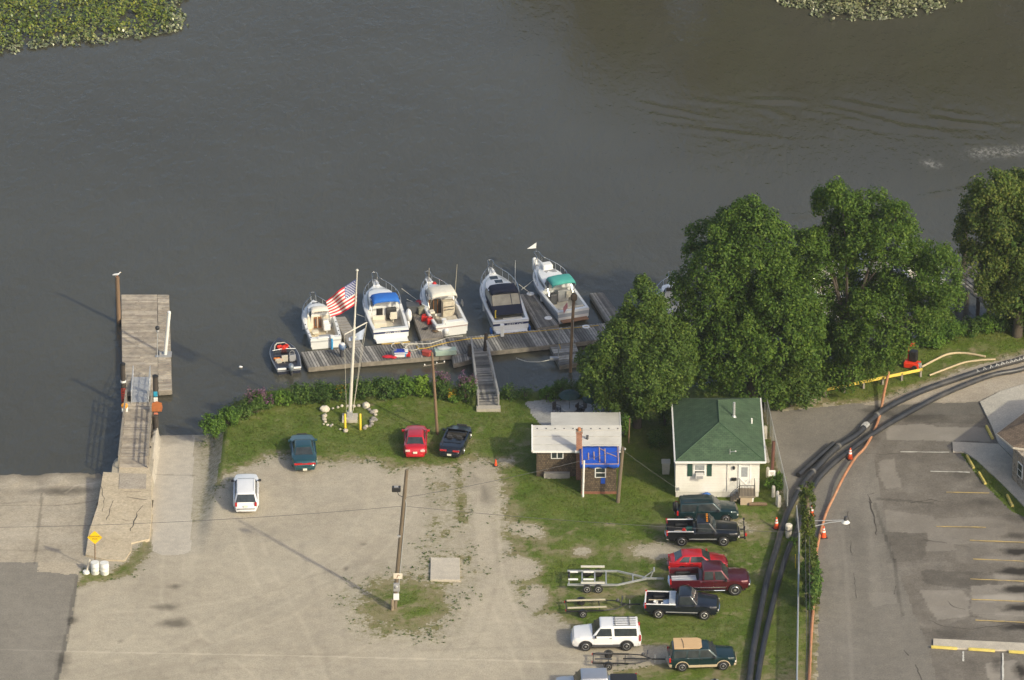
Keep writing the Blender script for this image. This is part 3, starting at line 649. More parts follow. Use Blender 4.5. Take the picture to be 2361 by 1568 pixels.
# --- wooden gangway from the lawn to the marina dock, with its pilings
go, L = pier('wooden_gangway', 'weathered wooden gangway with railings from the lawn down to the marina dock', [(1087, 806), (1121, 803), (1150, 935), (1103, 937)], [DZ+.12, DZ+.12, .22, .22], 56, GREYWOOD,
     rails=((0, 3), (1, 2)), nposts=6, cat='gangway', hr=.95, rail_m=mat('grey_rail', (.30, .29, .27), .85, var=.25, scale=3))
m = MB(); e = (L[3]+L[2])/2; m.box((e.x, e.y-.25, -.12), (1.8, .6, .3)); m.build('landing_step', mat('landing', (.42, .38, .31), .9), go)
piling('dark leaning piling at the head of the wooden gangway', 1117, 826, 768, .15, m=DARKWOOD, px1=1121)
piling('short dark piling on the left of the gangway head', 1083, 832, 795, .18, m=DARKWOOD)
o, h, dx = piling('tall brown pole with a round lamp housing rising from the square float', 1314, 858, 688, .12, m=BROWNPOLE, px1=1323, name='dock_pole')
m = MB(); m.ball((dx, 0, h+.1), (.27, .25, .36), 12, 8, .08); m.build('lamp_housing', mat('rusty_housing', (.13, .095, .06), .8, var=.4), o, 60)
m = MB(); m.tube([(dx*.95, -.2, h*.72), (dx*.95, -.25, h*.3)], .02, 5); m.build('conduit', GALV, o)
b = at(1287, 822, DZ-.12); o = thing('mooring_stanchion', 'slim grey pole standing on the square float with yellow cord', 'pole', b)
m = MB(); m.tube([(0, 0, 0), (.12, 0, 2.4)], .04, 8); m.build('post', GALV, o); m = MB(); m.tube([(.04, -.05, 1.1), (.1, -.06, 1.0), (.2, -.2, .75)], .03, 6); m.build('cord', YROPE, o); m = MB(); m.box((-.3, -.5, .1), (.7, .35, .2)); m.build('concrete_block', GREYP, o, bevel=.03)

# ------------------------------------------------------------------ boats
def text(s, size, m, parent, loc, rot, name='lettering', ext=.004, sx=1.0):
    cu = bpy.data.curves.new(name, 'FONT'); cu.body = s; cu.size = size; cu.align_x = 'CENTER'; cu.align_y = 'CENTER'; cu.extrude = ext; cu.materials.append(m)
    q = bpy.data.objects.new('tmp', cu); COL.objects.link(q); dg = bpy.context.evaluated_depsgraph_get(); dg.update()
    me = bpy.data.meshes.new_from_object(q.evaluated_get(dg)); bpy.data.objects.remove(q)
    if not me.materials: me.materials.append(m)
    t = link(name, me, parent, loc, rot); t.scale = (sx, 1, 1); return t
class Boat:
    def __init__(s, name, label, stern, bow, bowh, B, h0=.75, hull=GEL, stripe=NAVY, bottom=None, sw=.16, group=None, cat='boat', full=.5, stx=0.93):
        S = at(*stern, ZW); P = at(*bow, ZW+bowh); d = P-S; d.z = 0; s.L = L = d.length; s.B = B; s.h0 = h0; s.h1 = bowh; s.full = full; s.stx = stx
        s.o = thing(name, label, cat, (S.x, S.y, ZW), math.atan2(-d.x, d.y), group); s.hullm = hull
        mb = MB(); rings = []; ts = [i/28 for i in range(29)]
        for t in ts:
            b, h = s.b(t), s.h(t); q = t**3; ck = max(.0, 1-t**2.6); bc = b*(.90-.5*t**2)
            zc = -.05+.55*h*t**3; zk = -.35+(.35+h*.55)*t**5; yl = L*t-.9*q*(bowh/1.4); yk = L*t-1.5*q*(bowh/1.4)
            hw = [(b, h, L*t), (b*.995, h-.14, L*t-.02), (b*.985, h-.14-sw, L*t-.10*q), (bc*.5+b*.47, zc+.3*h, (L*t+yl)/2), (bc, zc, yl), (bc*.5, (zc+zk)/2, (yl+yk)/2)]
            rings.append([(-x, y, z) for x, z, y in hw]+[(0, yk, zk)]+[(x, y, z) for x, z, y in hw[::-1]])
        n = len(rings[0]); base = 0
        for i in range(len(rings)-1):
            for k in range(n-1):
                mb.cm = 1 if k in (1, n-3) else (2 if k in (4, 5, n-6, n-7) and bottom else 0)
                mb.add([rings[i][k], rings[i][k+1], rings[i+1][k+1], rings[i+1][k]], [(0, 1, 2, 3)])
        r = rings[0]; j = n-1
        for k in range(n//2):
            mb.cm = 1 if k == 1 else (2 if k in (4, 5) and bottom else 0)
            if k == n//2-1+0 and k+1 == j-k-1: mb.add([r[k], r[k+1], r[j-k]], [(0, 1, 2)])
            else: mb.add([r[k], r[k+1], r[j-k-1], r[j-k]], [(0, 1, 2, 3)])
        o = mb.build('hull', [hull, stripe, bottom or hull], s.o); bm = bmesh.new(); bm.from_mesh(o.data); bmesh.ops.remove_doubles(bm, verts=bm.verts, dist=.002); bmesh.ops.recalc_face_normals(bm, faces=bm.faces)
        for f in bm.faces: f.smooth = True
        for e in bm.edges:
            if len(e.link_faces) == 2 and e.calc_face_angle(0) > R(38): e.smooth = False
        bm.to_mesh(o.data); bm.free()
        m = MB(); m.tube([(-s.b(t)-.01, L*t-.005, s.h(t)-.02) for t in ts], .035, 6); m.tube([(s.b(t)+.01, L*t-.005, s.h(t)-.02) for t in ts], .035, 6); m.build('rub_rail', mat('silver_trim', (.42, .43, .45), .35, .4) if hull is not GEL else GREYP, s.o, 40)
    def b(s, t):
        k = max(0, (t-s.full)/(1-s.full)); return max(.03, s.B/2*(s.stx+(1-s.stx)*min(1, t/.35))*(1-k**2.5))
    def h(s, t): return s.h0+(s.h1-s.h0)*t**1.7
    def deck(s, t0, t1, hf, m=GEL, floor=FLOORM, gw=.2, crown=.12):
        # cockpit from t0 to t1 with floor height hf; closed foredeck from t1 to the bow
        L = s.L; mb = MB(); ts = [i/14*t1 for i in range(15)]
        R1 = []
        for t in ts:
            b, h, y = s.b(t), s.h(t), L*t; R1.append([(b-.005, y, h+.005), (b-.03, y, h+.05), (b-gw, y, h+.05), (b-gw-.02, y, h), (b-gw-.05, y, hf)])
        for sg in (-1, 1):
            mb.loft([[(sg*x, y, z) for x, y, z in r] for r in R1], False, False)
        b0, h0 = s.b(0), s.h(0); mb.box((0, .16, (h0+.05+hf)/2), (2*b0-.06, .30, h0+.05-hf))
        mb.build('gunwale', m, s.o, 35)
        f = MB(); f.loft([[(-(s.b(t)-gw-.04), L*t, hf), ((s.b(t)-gw-.04), L*t, hf)] for t in ts], False, False); f.build('cockpit_floor', floor, s.o)
        if t1 < 1:
            d = MB(); rr = []
            for i in range(15):
                t = t1+(1-t1)*i/14; b, h, y = s.b(t), s.h(t), L*t; rr.append([(-b, y, h+.01), (-b*.93, y, h+.05), (-b*.5, y, h+.05+crown*.75*min(1, b/.6)), (0, y, h+.05+crown*min(1, b/.6)), (b*.5, y, h+.05+crown*.75*min(1, b/.6)), (b*.93, y, h+.05), (b, y, h+.01)])
            d.loft(rr, False, False); b, h = s.b(t1), s.h(t1); y = L*t1
            d.add([(-b, y, hf), (b, y, hf)]+[p for p in rr[0]][::-1], [tuple(range(9))]); d.build('foredeck', m, s.o, 35)
    def cabin(s, t0, t1, hc, inset=.32, m=GEL, slope=.9, win=None, name='cabin', wm=GLASS, rear=0.0):
        L = s.L; rr = []; n = 12
        prof = lambda u: hc*(1-u**3.0*slope)
        for i in range(n+1):
            u = i/n; t = t0+(t1-t0)*u; wv = max(.12, s.b(t)-inset); h = s.h(t); c = max(.03, prof(u)); y = L*t
            rr.append([(-wv, y, h), (-wv*.965, y, h+c*.72), (-wv*.88, y, h+c*.93), (-wv*.45, y, h+c*1.0+.04), (0, y, h+c+.06), (wv*.45, y, h+c*1.0+.04), (wv*.88, y, h+c*.93), (wv*.965, y, h+c*.72), (wv, y, h)])
        if rear:
            for k in range(9): x, y, z = rr[0][k]; rr[0][k] = (x, y-rear*(1-min(1, (z-s.h(t0))/hc)), z)
        mb = MB(); mb.loft(rr, False, True); mb.build(name, m, s.o, 40)
        if win:
            for u0, u1, a, bb in win:
                for sg in (-1, 1):
                    st = [];
                    for i in range(7):
                        u = u0+(u1-u0)*i/6; t = t0+(t1-t0)*u; wv = max(.12, s.b(t)-inset); h = s.h(t); c = max(.03, prof(u)); y = L*t
                        lo, hi = (a, bb) if i not in (0, 6) else (a+.08*(bb-a), bb-.08*(bb-a))
                        st.append([(sg*(wv*(1-.035*lo/.72)+.012), y, h+c*lo), (sg*(wv*(1-.035*hi/.72)+.012), y, h+c*hi)])
                    w = MB(); w.loft(st, False, False); w.build('side_window', wm, s.o)
    def rail(s, t0, h=.6, n=5, inset=.07, m=STEEL, pulpit=True, ext=.55):
        L = s.L; pts = []; tt = [t0+(.975-t0)*i/10 for i in range(11)]
        for t in tt: pts.append(Vector((-(max(.1, s.b(t)-inset)), L*t, s.h(t)+h*min(1, .25+(t-t0)/.12))))
        pts[-1] = Vector((-.2, L*.985, s.h(1)+h))
        loop = pts+[Vector((-.22, L+ext*.7, s.h(1)+h+.05)), Vector((-.12, L+ext, s.h(1)+h+.05)), Vector((.12, L+ext, s.h(1)+h+.05)), Vector((.22, L+ext*.7, s.h(1)+h+.05))]+[Vector((-p.x, p.y, p.z)) for p in pts[::-1]]
        mb = MB(); mb.tube(loop, .026, 6)
        for i in range(n):
            t = t0+.04+(.96-t0-.04)*i/(n-1)
            for sg in (-1, 1):
                x = max(.18, s.b(t)-inset); mb.tube([(sg*(x+.0), L*t-.06, s.h(t)), (sg*x, L*t, s.h(t)+h*min(1, .25+(t-t0)/.12))], .026, 6)
        for sg in (-1, 1): mb.tube([(sg*.18, L+ext*.45, s.h(1)+.02), (sg*.22, L+ext*.7, s.h(1)+h+.05)], .026, 6)
        mb.build('bow_rail', m, s.o, 60)
        if pulpit:
            p = MB(); p.prism([(-.27, L*.93), (.27, L*.93), (.2, L+ext*.75), (.12, L+ext*.9), (-.12, L+ext*.9), (-.2, L+ext*.75)], s.h1+.05, s.h1+.13); p.build('bow_pulpit', s.hullm if s.hullm is GEL else GEL, s.o, bevel=.02)
            a = MB(); a.tube([(0, L*.9, s.h1+.22), (0, L+ext*.85, s.h1+.17)], .03, 6); a.box((0, L+ext*.6, s.h1+.16), (.2, .18, .06)); a.build('anchor', GREYP, s.o)
    def canopy(s, y0, y1, wx, z, m, crown=.14, drop=.12, fall=.0, legs=True, th=.03, lz=None):
        y0 -= .55; y1 -= .5; z -= .16; wx *= .94; mb = MB(); n = 8; rr = []
        for i in range(9):
            v = i/8; y = y0+(y1-y0)*v; zz = z+.10*math.sin(math.pi*v)-fall*(1-v); e = drop*(max(0, abs(v-.5)*2-.75)/.25)
            rr.append([(wx*math.sin(a)*1.0, y, zz-e+crown*math.cos(a)-crown*.0-(drop if abs(k) == n//2 else 0)) for k, a in [(k, k/(n/2)*R(80)) for k in range(-n//2, n//2+1)]])
        up = MB(); up.loft(rr, False, False); o = up.build('canopy', m, s.o, 60)
        sm = o.modifiers.new('thick', 'SOLIDIFY'); sm.thickness = th
        if legs:
            lz = lz if lz is not None else s.h(.3)
            for sg in (-1, 1):
                f = MB(); mid = (y0+y1)/2
                for yy in (y0+.08, y1-.08): f.tube([(sg*wx*.97, mid-.1, lz), (sg*wx*.98, yy, z-drop+.05)], .022, 6)
                f.build('canopy_frame', STEEL, s.o)
        return o
    def windshield(s, y, wx, z0, z1, rake=.35, m=GLASS, side=.6, fr=ALU):
        y -= .4; g = MB(); g.slab([(-wx, y, z0), (wx, y, z0), (wx*.85, y-rake, z1), (-wx*.85, y-rake, z1)], (0, .015, .01))
        for sg in (-1, 1): g.slab([(sg*wx*1.03, y-.02, z0), (sg*wx*1.1, y-rake-side, z0), (sg*wx*.95, y-rake-side*.8, z0+(z1-z0)*.75), (sg*wx*.88, y-rake, z1)], (sg*.015, 0, 0))
        g.build('windshield', m, s.o)
        f = MB(); f.tube([(-wx*.95, y-rake-side*.8, z0+(z1-z0)*.75), (-wx*.86, y-rake, z1), (wx*.86, y-rake, z1), (wx*.95, y-rake-side*.8, z0+(z1-z0)*.75)], .022, 6); f.tube([(-wx, y, z0), (wx, y, z0)], .022, 6)
        for x in (-.33, .33): f.tube([(x*wx, y, z0), (x*wx*.85, y-rake, z1)], .02, 6)
        f.build('windshield_frame', fr, s.o)
    def part(s, name, m, bevel=0, smooth=0, **k):
        mb = MB(); s.pending = mb; return mb
    def seat(s, x, y, z, m=CREAM, w=.5, d=.5, h=.42, back=.45):
        mb = MB(); mb.box((x, y, z+h-.07), (w, d, .14)); mb.box((x, y+d*.0-d/2+.05, z+h+back/2), (w, .12, back)); mb.lathe([(.05, 0), (.05, h-.1)], 8, (x, y, z)); return mb.build('seat', m, s.o, bevel=.03)
    def box(s, name, c, d, m, bevel=.02): mb = MB(); mb.box(c, d); return mb.build(name, m, s.o, bevel=bevel)
    def fender(s, x, y, z, m=WHITE, r=.12, l=.55, name='fender'):
        mb = MB(); mb.lathe([(.03, -l/2-.04), (r*.8, -l/2+.03), (r, -l/2+.12), (r, l/2-.12), (r*.8, l/2-.03), (.03, l/2+.04)], 12, (x, y, z)); return mb.build(name, m, s.o, 50)
    def outboard(s, x, y, z, m, k=1.0, tilt=0.0):
        c = MB(); c.loft([[(x+wd*k*math.cos(a)*.5, y+dy+dp*k*math.sin(a)*.5, z+zz*k) for a in [2*math.pi*i/12 for i in range(12)]] for zz, wd, dp, dy in ((0, .34, .48, 0), (.1, .42, .62, 0), (.3, .44, .66, 0), (.46, .40, .58, .0), (.54, .26, .4, 0))]); q = c.build('outboard_motor', m, s.o, 60)
        l = MB(); l.loft([[(x+wd*k*math.cos(a), y+dp*k*math.sin(a), z+zz*k) for a in [2*math.pi*i/8 for i in range(8)]] for zz, wd, dp in ((0, .13, .2), (-.4, .07, .13), (-.85, .06, .14), (-.95, .05, .2))]); l.build('drive_leg', DGREY, q, 50)

# 1 bass boat -------------------------------------------------------
B = Boat('bass_boat', 'small dark navy bass boat with grey outboard at the left end of the dock', (667, 862), (643, 779), .62, 2.15, .48, mat('dark_hull', (.022, .026, .045), .25, var=.2, coat=.5), mat('silver_stripe', (.30, .31, .33), .3), sw=.1, full=.38, stx=.86)
B.deck(.0, .86, .12, m=mat('dark_deck', (.035, .038, .05), .3, var=.2), floor=mat('boat_carpet', (.055, .055, .06), .95, var=.3), gw=.24, crown=.03)
L = B.L
B.box('rear_deck', (0, .55, .42), (1.6, .9, .1), mat('dark_deck2', (.025, .025, .035), .5))
for sg in (-1, 1):
    m = MB(); m.box((sg*.55, .02, .46), (.72, .14, .16)); m.build('transom_pad', WHITE, B.o, bevel=.04)
    m = MB(); m.slab([(sg*.2, L*.52, .55), (sg*.85, L*.50, .55), (sg*.80, L*.46, .88), (sg*.22, L*.48, .9)], (0, .02, 0)); m.build('windscreen', mat('smoke_glass', (.09, .10, .12), .1, var=.1), B.o)
    B.box('console', (sg*.55, L*.47, .36), (.6, .4, .45), mat('console_navy', (.03, .035, .055), .4), .04)
    m = MB(); m.tube([(sg*.15, L*.5, .92), (sg*.9, L*.485, .88)], .03, 6); m.build('screen_rim', WHITE, B.o)
m = MB(); m.tube([(.55+.2*math.cos(a), L*.42-.1+.04*math.sin(a), .72+.2*math.sin(a)) for a in [2*math.pi*i/16 for i in range(17)]], .022, 6); m.tube([(.37, L*.42-.1, .72), (.73, L*.42-.1, .72)], .015, 5); m.build('steering_wheel', GREYP, B.o)
B.seat(.5, L*.33, .12, mat('grey_vinyl', (.33, .33, .34), .6, var=.1), .5, .5, .34, .4); B.seat(-.1, L*.34, .12, mat('tan_vinyl', (.50, .46, .38), .6), .48, .5, .34, .4); B.seat(-.62, L*.29, .12, mat('tan_vinyl', (.5, .46, .38)), .5, .45, .3, .3)
m = MB(); m.prism([(-.52, L*.64), (.52, L*.64), (.36, L*.80), (-.36, L*.80)], .16, .40); m.build('bow_cushion', mat('dark_cushion', (.10, .03, .03), .8), B.o, bevel=.04)
m = MB(); m.tube([(-.68, L*.60, .52), (-.52, L*.76, .56), (-.3, L*.84, .58), (.3, L*.84, .58), (.52, L*.76, .56), (.68, L*.60, .52)], .05, 8); m.build('bow_coaming', mat('grey_cream', (.52, .50, .45), .6), B.o, 50)
B.outboard(.12, -.22, .42, mat('silver_cowl', (.26, .30, .34), .3, .3, var=.08, coat=.4), .95)
def vest(x, y, z, rz, m, label, bt):
    P = bt.o.matrix_basis @ Vector((x, y, z)); mb = MB()
    o = thing('life_vest', label, 'life vest', P, bt.o.rotation_euler.z+rz, 'life vests in the bass boat')
    for sg in (-1, 1): q = MB(); q.box((sg*.13, 0, .08), (.22, .5, .14)); q.build('front_panel', m, o, bevel=.05)
    q = MB(); q.box((0, .25, .12), (.4, .16, .2)); q.build('collar', m, o, bevel=.05)
vest(-.1, L*.70, .40, .3, mat('vest_red', (.62, .03, .012), .8, var=.2), 'red life vest heaped on the bow cushion of the bass boat', B)
vest(.22, L*.73, .40, -1.1, mat('vest_red'  , (.62, .03, .012)), 'smaller red life vest at the right of the bass boat bow', B)
vest(-.52, L*.40, .2, .8, mat('vest_orange', (.80, .22, .02), .8, var=.15), 'orange life vest on the left seat of the bass boat', B)
vest(-.6, L*.31, .45, 1.9, mat('vest_orange', (.80, .22, .02)), 'orange life vest at the stern end of the bass boat seats', B)
# 2 cuddy ------------------------------------------------------------
B = Boat('cuddy_boat', 'white cuddy fishing boat with small cream top and brown cabin door behind the flag', (752, 803), (722, 693), 1.35, 2.6, .85, GEL, mat('grey_stripe', (.5, .5, .5), .4), sw=.14)
L = B.L; B.deck(0, .56, .18, floor=mat('tan_floor', (.60, .51, .36), .7, var=.1)); B.cabin(.56, .9, .62, .38, win=[(.06, .5, .35, .78)])
B.rail(.55, .55, 5, pulpit=False, ext=.25)
B.windshield(L*.60, .78, B.h(.58)+.55, B.h(.58)+1.05, .4)
B.canopy(L*.50, L*.64, .80, B.h(.5)+1.18, CREAMCLOTH, .12, .1)
B.box('hatch', (0, L*.80, B.h(.8)+.42), (.5, .5, .05), NAVYCLOTH)
B.box('bulkhead', (0, L*.555, .72), (1.75, .06, 1.1), CREAM)
for x in (-.28, .06): B.box('cabin_door', (x, L*.545, .72), (.26, .05, .95), BROWND); 
for x in (-.28, .06): B.box('door_panel', (x, L*.541, .74), (.14, .05, .65), DGREY)
B.box('console', (.5, L*.50, .62), (.5, .45, .85), GEL, .05); B.seat(.45, L*.38, .18, WHITE, .5, .5, .5, .4); B.seat(-.5, L*.34, .18, CREAM, .5, .5, .4, .05)
B.box('transom_step', (0, .1, B.h0+.06), (1.3, .35, .1), WHITE, .03); B.box('transom_hatch', (-.05, .32, B.h0+.10), (.9, .3, .04), GREYP)
m = MB(); m.lathe([(.09, 0), (.10, .5), (.08, .95)], 12, (.42, -.22, .0)); m.build('outdrive_leg', mat('sky_blue', (.06, .32, .62), .4), B.o, 50); B.box('outdrive_bracket', (.42, -.1, 1.0), (.2, .36, .22), WHITE, .04)
for sg in (-1, 1):
    m = MB(); [m.lathe([(.05, 0), (.05, .03)], 8, (sg*(B.b(.05+.12*i)-.1), L*(.05+.12*i), B.h(.05+.12*i)+.055)) for i in range(4)]; m.build('rod_holder', BLACK, B.o)
# 3 blue canopy -------------------------------------------------------
BT = mat('blue_bottom', (.02, .05, .30), .5, var=.15)
B = Boat('cabin_cruiser', 'white cruiser with bright blue canopy and navy hull stripe', (902, 786), (866, 655), 1.55, 3.0, .98, GEL, NAVY, BT, sw=.17, full=.52)
L = B.L; B.deck(0, .46, .30, gw=.22); B.cabin(.46, .90, .66, .34, win=[(.05, .32, .35, .8), (.36, .62, .35, .8)], slope=.85)
B.rail(.52, .68, 6, ext=.6); B.box('swim_platform', (0, -.32, .22), (2.5, .66, .10), GEL, .03)
B.windshield(L*.565, .98, B.h(.52)+.6, B.h(.52)+1.15, .45)
B.canopy(L*.36, L*.56, 1.16, B.h(.45)+1.45, BLUECLOTH, .16, .16, lz=B.h(.4))
B.box('deck_hatch', (.1, L*.82, B.h(.8)+.36), (.75, .10, .05), GLASS)
B.box('dash', (.55, L*.445, .85), (.8, .35, .95), mat('dash_dark', (.05, .05, .05), .5), .05); B.box('companionway', (-.35, L*.457, .85), (.5, .05, .9), BLACK)
B.box('lounge_seat', (-.55, L*.30, .52), (1.0, .75, .45), CREAM, .06); B.box('seat_back', (-.55, L*.345, .9), (1.0, .16, .35), CREAM, .05); B.seat(.6, L*.36, .3, CREAM, .55, .5, .55, .45); B.box('stern_bench', (.1, .62, .55), (1.7, .4, .5), CREAM, .06); B.box('bench_pad', (.1, .62, .82), (1.6, .36, .06), mat('teal_pad', (.10, .17, .18), .7), .02)
text('Shelly - Beach', .22, WHITE, B.o, (.12, -.012, B.h0-.225), (R(90), 0, 0))
B.fender(B.b(.2)+.14, L*.2, .55); m = MB(); m.ball((1.78, L*.32, .95), (.26, .42, .55), 14, 10); m.build('white_fender_cover', WHITE, B.o, 60)
# 4 cream canopy ------------------------------------------------------
B = Boat('fishing_cruiser', 'older white sport fisher with cream canvas top and rust-stained stern box', (1042, 773), (988, 648), 1.45, 2.75, .92, GEL, MAROONS, None, sw=.10, full=.5)
L = B.L; B.deck(0, .46, .22, gw=.2); B.cabin(.50, .90, .70, .36, win=[(.03, .26, .3, .82), (.30, .56, .3, .82)])
B.rail(.56, .6, 5, ext=.45)
B.box('hard_cabin', (0, L*.53, B.h(.5)+.85), (2.0, .9, .55), GEL, .06)
for sg in (-1, 1): B.box('cabin_side_glass', (sg*1.005, L*.53, B.h(.5)+.95), (.02, .66, .3), GLASS, .0)
B.canopy(L*.38, L*.64, 1.12, B.h(.45)+1.52, CREAMCLOTH, .14, .14, lz=B.h(.4))
B.box('aft_bulkhead', (-.5, L*.46, 1.05), (1.0, .06, 1.25), mat('dark_cabin', (.04, .035, .03), .5)); 
for x in (-.95, -.62, -.3): B.box('door_frame', (x, L*.452, 1.1), (.05, .05, 1.2), BROWND, 0)
B.box('helm_stand', (.45, L*.40, .95), (.95, .55, 1.4), mat('stained_cream', (.62, .55, .42), .6, var=.15, dirt=(.26, .13, .06)), .04)
for z in (1.0, 1.25): B.box('rod_shelf', (.45, L*.40-.30, z), (.8, .06, .05), DGREY, 0)
B.box('engine_box', (.1, 1.15, .55), (1.3, 1.0, .6), mat('stained_cream'), .04); B.box('engine_grille', (.15, .64, .62), (.95, .04, .32), DGREY, 0)
m = MB(); m.lathe([(.16, 0), (.19, .4)], 14, (-.55, .25, B.h0+.04)); m.build('bait_bucket', WHITE, B.o, 50); B.box('cushion', (-1.0, L*.32, B.h(.3)+.14), (.4, .5, .18), CREAM, .05); B.box('stern_locker', (.25, .22, B.h0+.12), (1.5, .42, .2), WHITE, .03)
for x in (-.95, 1.15): m = MB(); m.tube([(x, L*.5, B.h(.5)), (x+(.05 if x < 0 else .2), L*.48, B.h(.5)+3.3)], [.03, .018], 6); m.build('outrigger_pole', mat('pole_tan', (.45, .40, .30), .5), B.o)
m = MB(); m.lathe([(.02, 0), (.3, .12), (.02, .14)], 14, (1.45, L*.38, 1.35), 'x'); m.build('radar_dish', GREYP, B.o, 50)
m = MB(); m.ball((.25, L*.88, B.h(.9)+.2), .17, 12, 8); m.build('round_buoy', RED, B.o, 60); B.fender(-.5, -.16, .45, l=.5, r=.2)
# 5 navy canopy --------------------------------------------------------
B = Boat('cabin_cruiser', 'white cruiser fully enclosed in a navy canopy with clear side curtains', (1178, 767), (1133, 627), 1.6, 3.05, 1.0, GEL, NAVY, BT, sw=.18, full=.5)
L = B.L; B.deck(0, .46, .32, gw=.22); B.cabin(.46, .92, .55, .36, win=[(.04, .40, .3, .78)], slope=.9)
B.rail(.5, .72, 6, ext=.6); B.box('swim_platform', (0, -.30, .2), (2.5, .6, .10), GEL, .03)
B.windshield(L*.57, 1.0, B.h(.52)+.52, B.h(.52)+1.1, .5)
B.canopy(L*.37, L*.55, 1.18, B.h(.45)+1.38, NAVYCLOTH, .16, .18, legs=False)
zt = B.h(.4)+1.06; zm = B.h(.3)+.52; zb = B.h(.2)+.02
m = MB(); m.slab([(-1.12, L*.37-.5, zt+.04), (1.12, L*.37-.5, zt+.04), (1.15, L*.22, zm), (-1.15, L*.22, zm)], (0, -.012, -.01)); m.build('clear_curtain', CLEARV, B.o); tag(B.o.children[-1] if B.o.children else B.o)
for sg in (-1, 1):
    m = MB(); m.slab([(sg*1.15, L*.56-.5, zt), (sg*1.15, L*.37-.5, zt+.04), (sg*1.16, L*.22, zm), (sg*1.20, L*.56, zm)], (sg*.012, 0, 0)); m.build('side_curtain', CLEARV, B.o)
    m = MB(); m.slab([(sg*1.20, L*.56, zm), (sg*1.16, L*.22, zm), (sg*1.18, L*.15, zb), (sg*1.2, L*.5, zb)], (sg*.012, 0, 0)); m.build('side_skirt', NAVYCLOTH, B.o)
m = MB(); m.slab([(-1.16, L*.22, zm), (1.16, L*.22, zm), (1.18, L*.145, zb), (-1.18, L*.145, zb)], (0, -.02, -.01)); m.build('rear_skirt', NAVYCLOTH, B.o)
m = MB(); [m.slab([(x-.025, L*.37-.5, zt+.05), (x+.025, L*.37-.5, zt+.05), (x*1.03+.025, L*.22-.02, zm), (x*1.03-.025, L*.22-.02, zm)], (0, -.012, 0)) for x in (-1.08, .42, 1.08)]; m.build('curtain_strap', NAVYCLOTH, B.o)
for t, x in ((.80, -.12), (.70, .12)): B.box('deck_hatch', (x, L*t, B.h(t)+.05+.12+.40*(1-((t-.5)/.42)**3)), (.62, .55, .05), GLASS)
text('NEW TOY', .25, WHITE, B.o, (.35, -.012, B.h0-.23), (R(90), 0, 0), sx=1.15)
B.box('stern_bench', (.2, .35, B.h0+.03), (1.5, .25, .12), CREAM, .03); m = MB(); m.tube([(-1.05, .7+.16*math.sin(a), B.h0+.35+.3*math.cos(a)) for a in [R(20*i) for i in range(10)]], .05, 8); m.build('life_ring', YELLOW, B.o, 50)
for sg in (-1, 1): m = MB(); m.box((sg*(B.B/2-.02), .3, .1), (.14, .5, .5)); m.build('trim_tab_guard', BLUEP, B.o, bevel=.05)
m = MB(); m.tube([(1.3, L*.62, B.h(.6)), (1.32, L*.62, B.h(.6)+2.6)], [.025, .012], 6); m.build('radio_antenna', WHITE, B.o)
# 6 teal canopy ----------------------------------------------------------
B = Boat('cabin_cruiser', 'grey-blue striped cruiser with teal canopy and small pennant at the bow', (1322, 742), (1241, 606), 1.55, 2.8, .98, GEL, GREYBLUE, GREYBLUE, sw=.30, full=.5)
L = B.L; B.deck(0, .46, .30, gw=.2); B.cabin(.46, .90, .62, .34, win=[(.02, .60, .35, .75)])
B.rail(.55, .70, 6, ext=.55); B.box('swim_platform', (0, -.26, .3), (2.2, .5, .08), mat('teak', (.25, .13, .07), .7), .02)
B.windshield(L*.55, .92, B.h(.5)+.58, B.h(.5)+1.1, .4)
B.canopy(L*.33, L*.52, 1.08, B.h(.45)+1.4, TEALCLOTH, .14, .14, lz=B.h(.35))
B.box('dinghy_bag', (.12, L*.80, B.h(.8)+.58), (.85, .75, .5), WHITE, .12); B.box('deck_pad', (.15, L*.70, B.h(.7)+.56), (.9, .5, .05), GREYP)
B.fender(-B.b(.97)-.22, L*.96, B.h1+.1, l=1.1, r=.19, name='bow_fender')
B.box('helm_seat', (-.6, L*.38, .75), (.55, .5, .9), DGREY, .06); B.box('wet_bar', (.3, L*.41, .8), (.9, .4, 1.0), GREYP, .05); B.box('aft_bulkhead', (0, .62, .68), (2.1, .14, .7), CREAM, .04)
for x in (-.6, .6): B.box('aft_window', (x, .545, .78), (.42, .03, .22), GLASS, 0)
B.seat(.75, L*.40, .3, mat('tan_vinyl', (.5, .46, .38)), .5, .5, .5, .4)
m = MB(); m.tube([(-.42, .05, .9), (-.62, -.28, 2.0)], .02, 6); m.build('flag_staff', WHITE, B.o)
m = MB(); st = [[(-.60-.02*i-.05*math.sin(i), -.25+.09*i*0, 1.95-.12*i*0-.02*i)] for i in range(2)]
m.slab([(-.62, -.28, 1.95), (-.98, -.34, 1.55), (-.92, -.30, 1.0), (-.56, -.2, 1.45)], (0, .02, 0)); m.build('stern_flag', mat('faded_flag', (.50, .22, .24), .8, var=.25, scale=9), B.o)
m = MB(); m.tube([(0, L+.5, B.h1+.7), (.05, L+.5, B.h1+1.55)], .02, 6); m.build('bow_staff', STEEL, B.o)
m = MB(); m.slab([(.05, L+.5, B.h1+1.55), (-.75, L+.45, B.h1+1.15), (.03, L+.5, B.h1+1.05)], (0, .015, 0)); m.build('bow_pennant', WHITE, B.o)
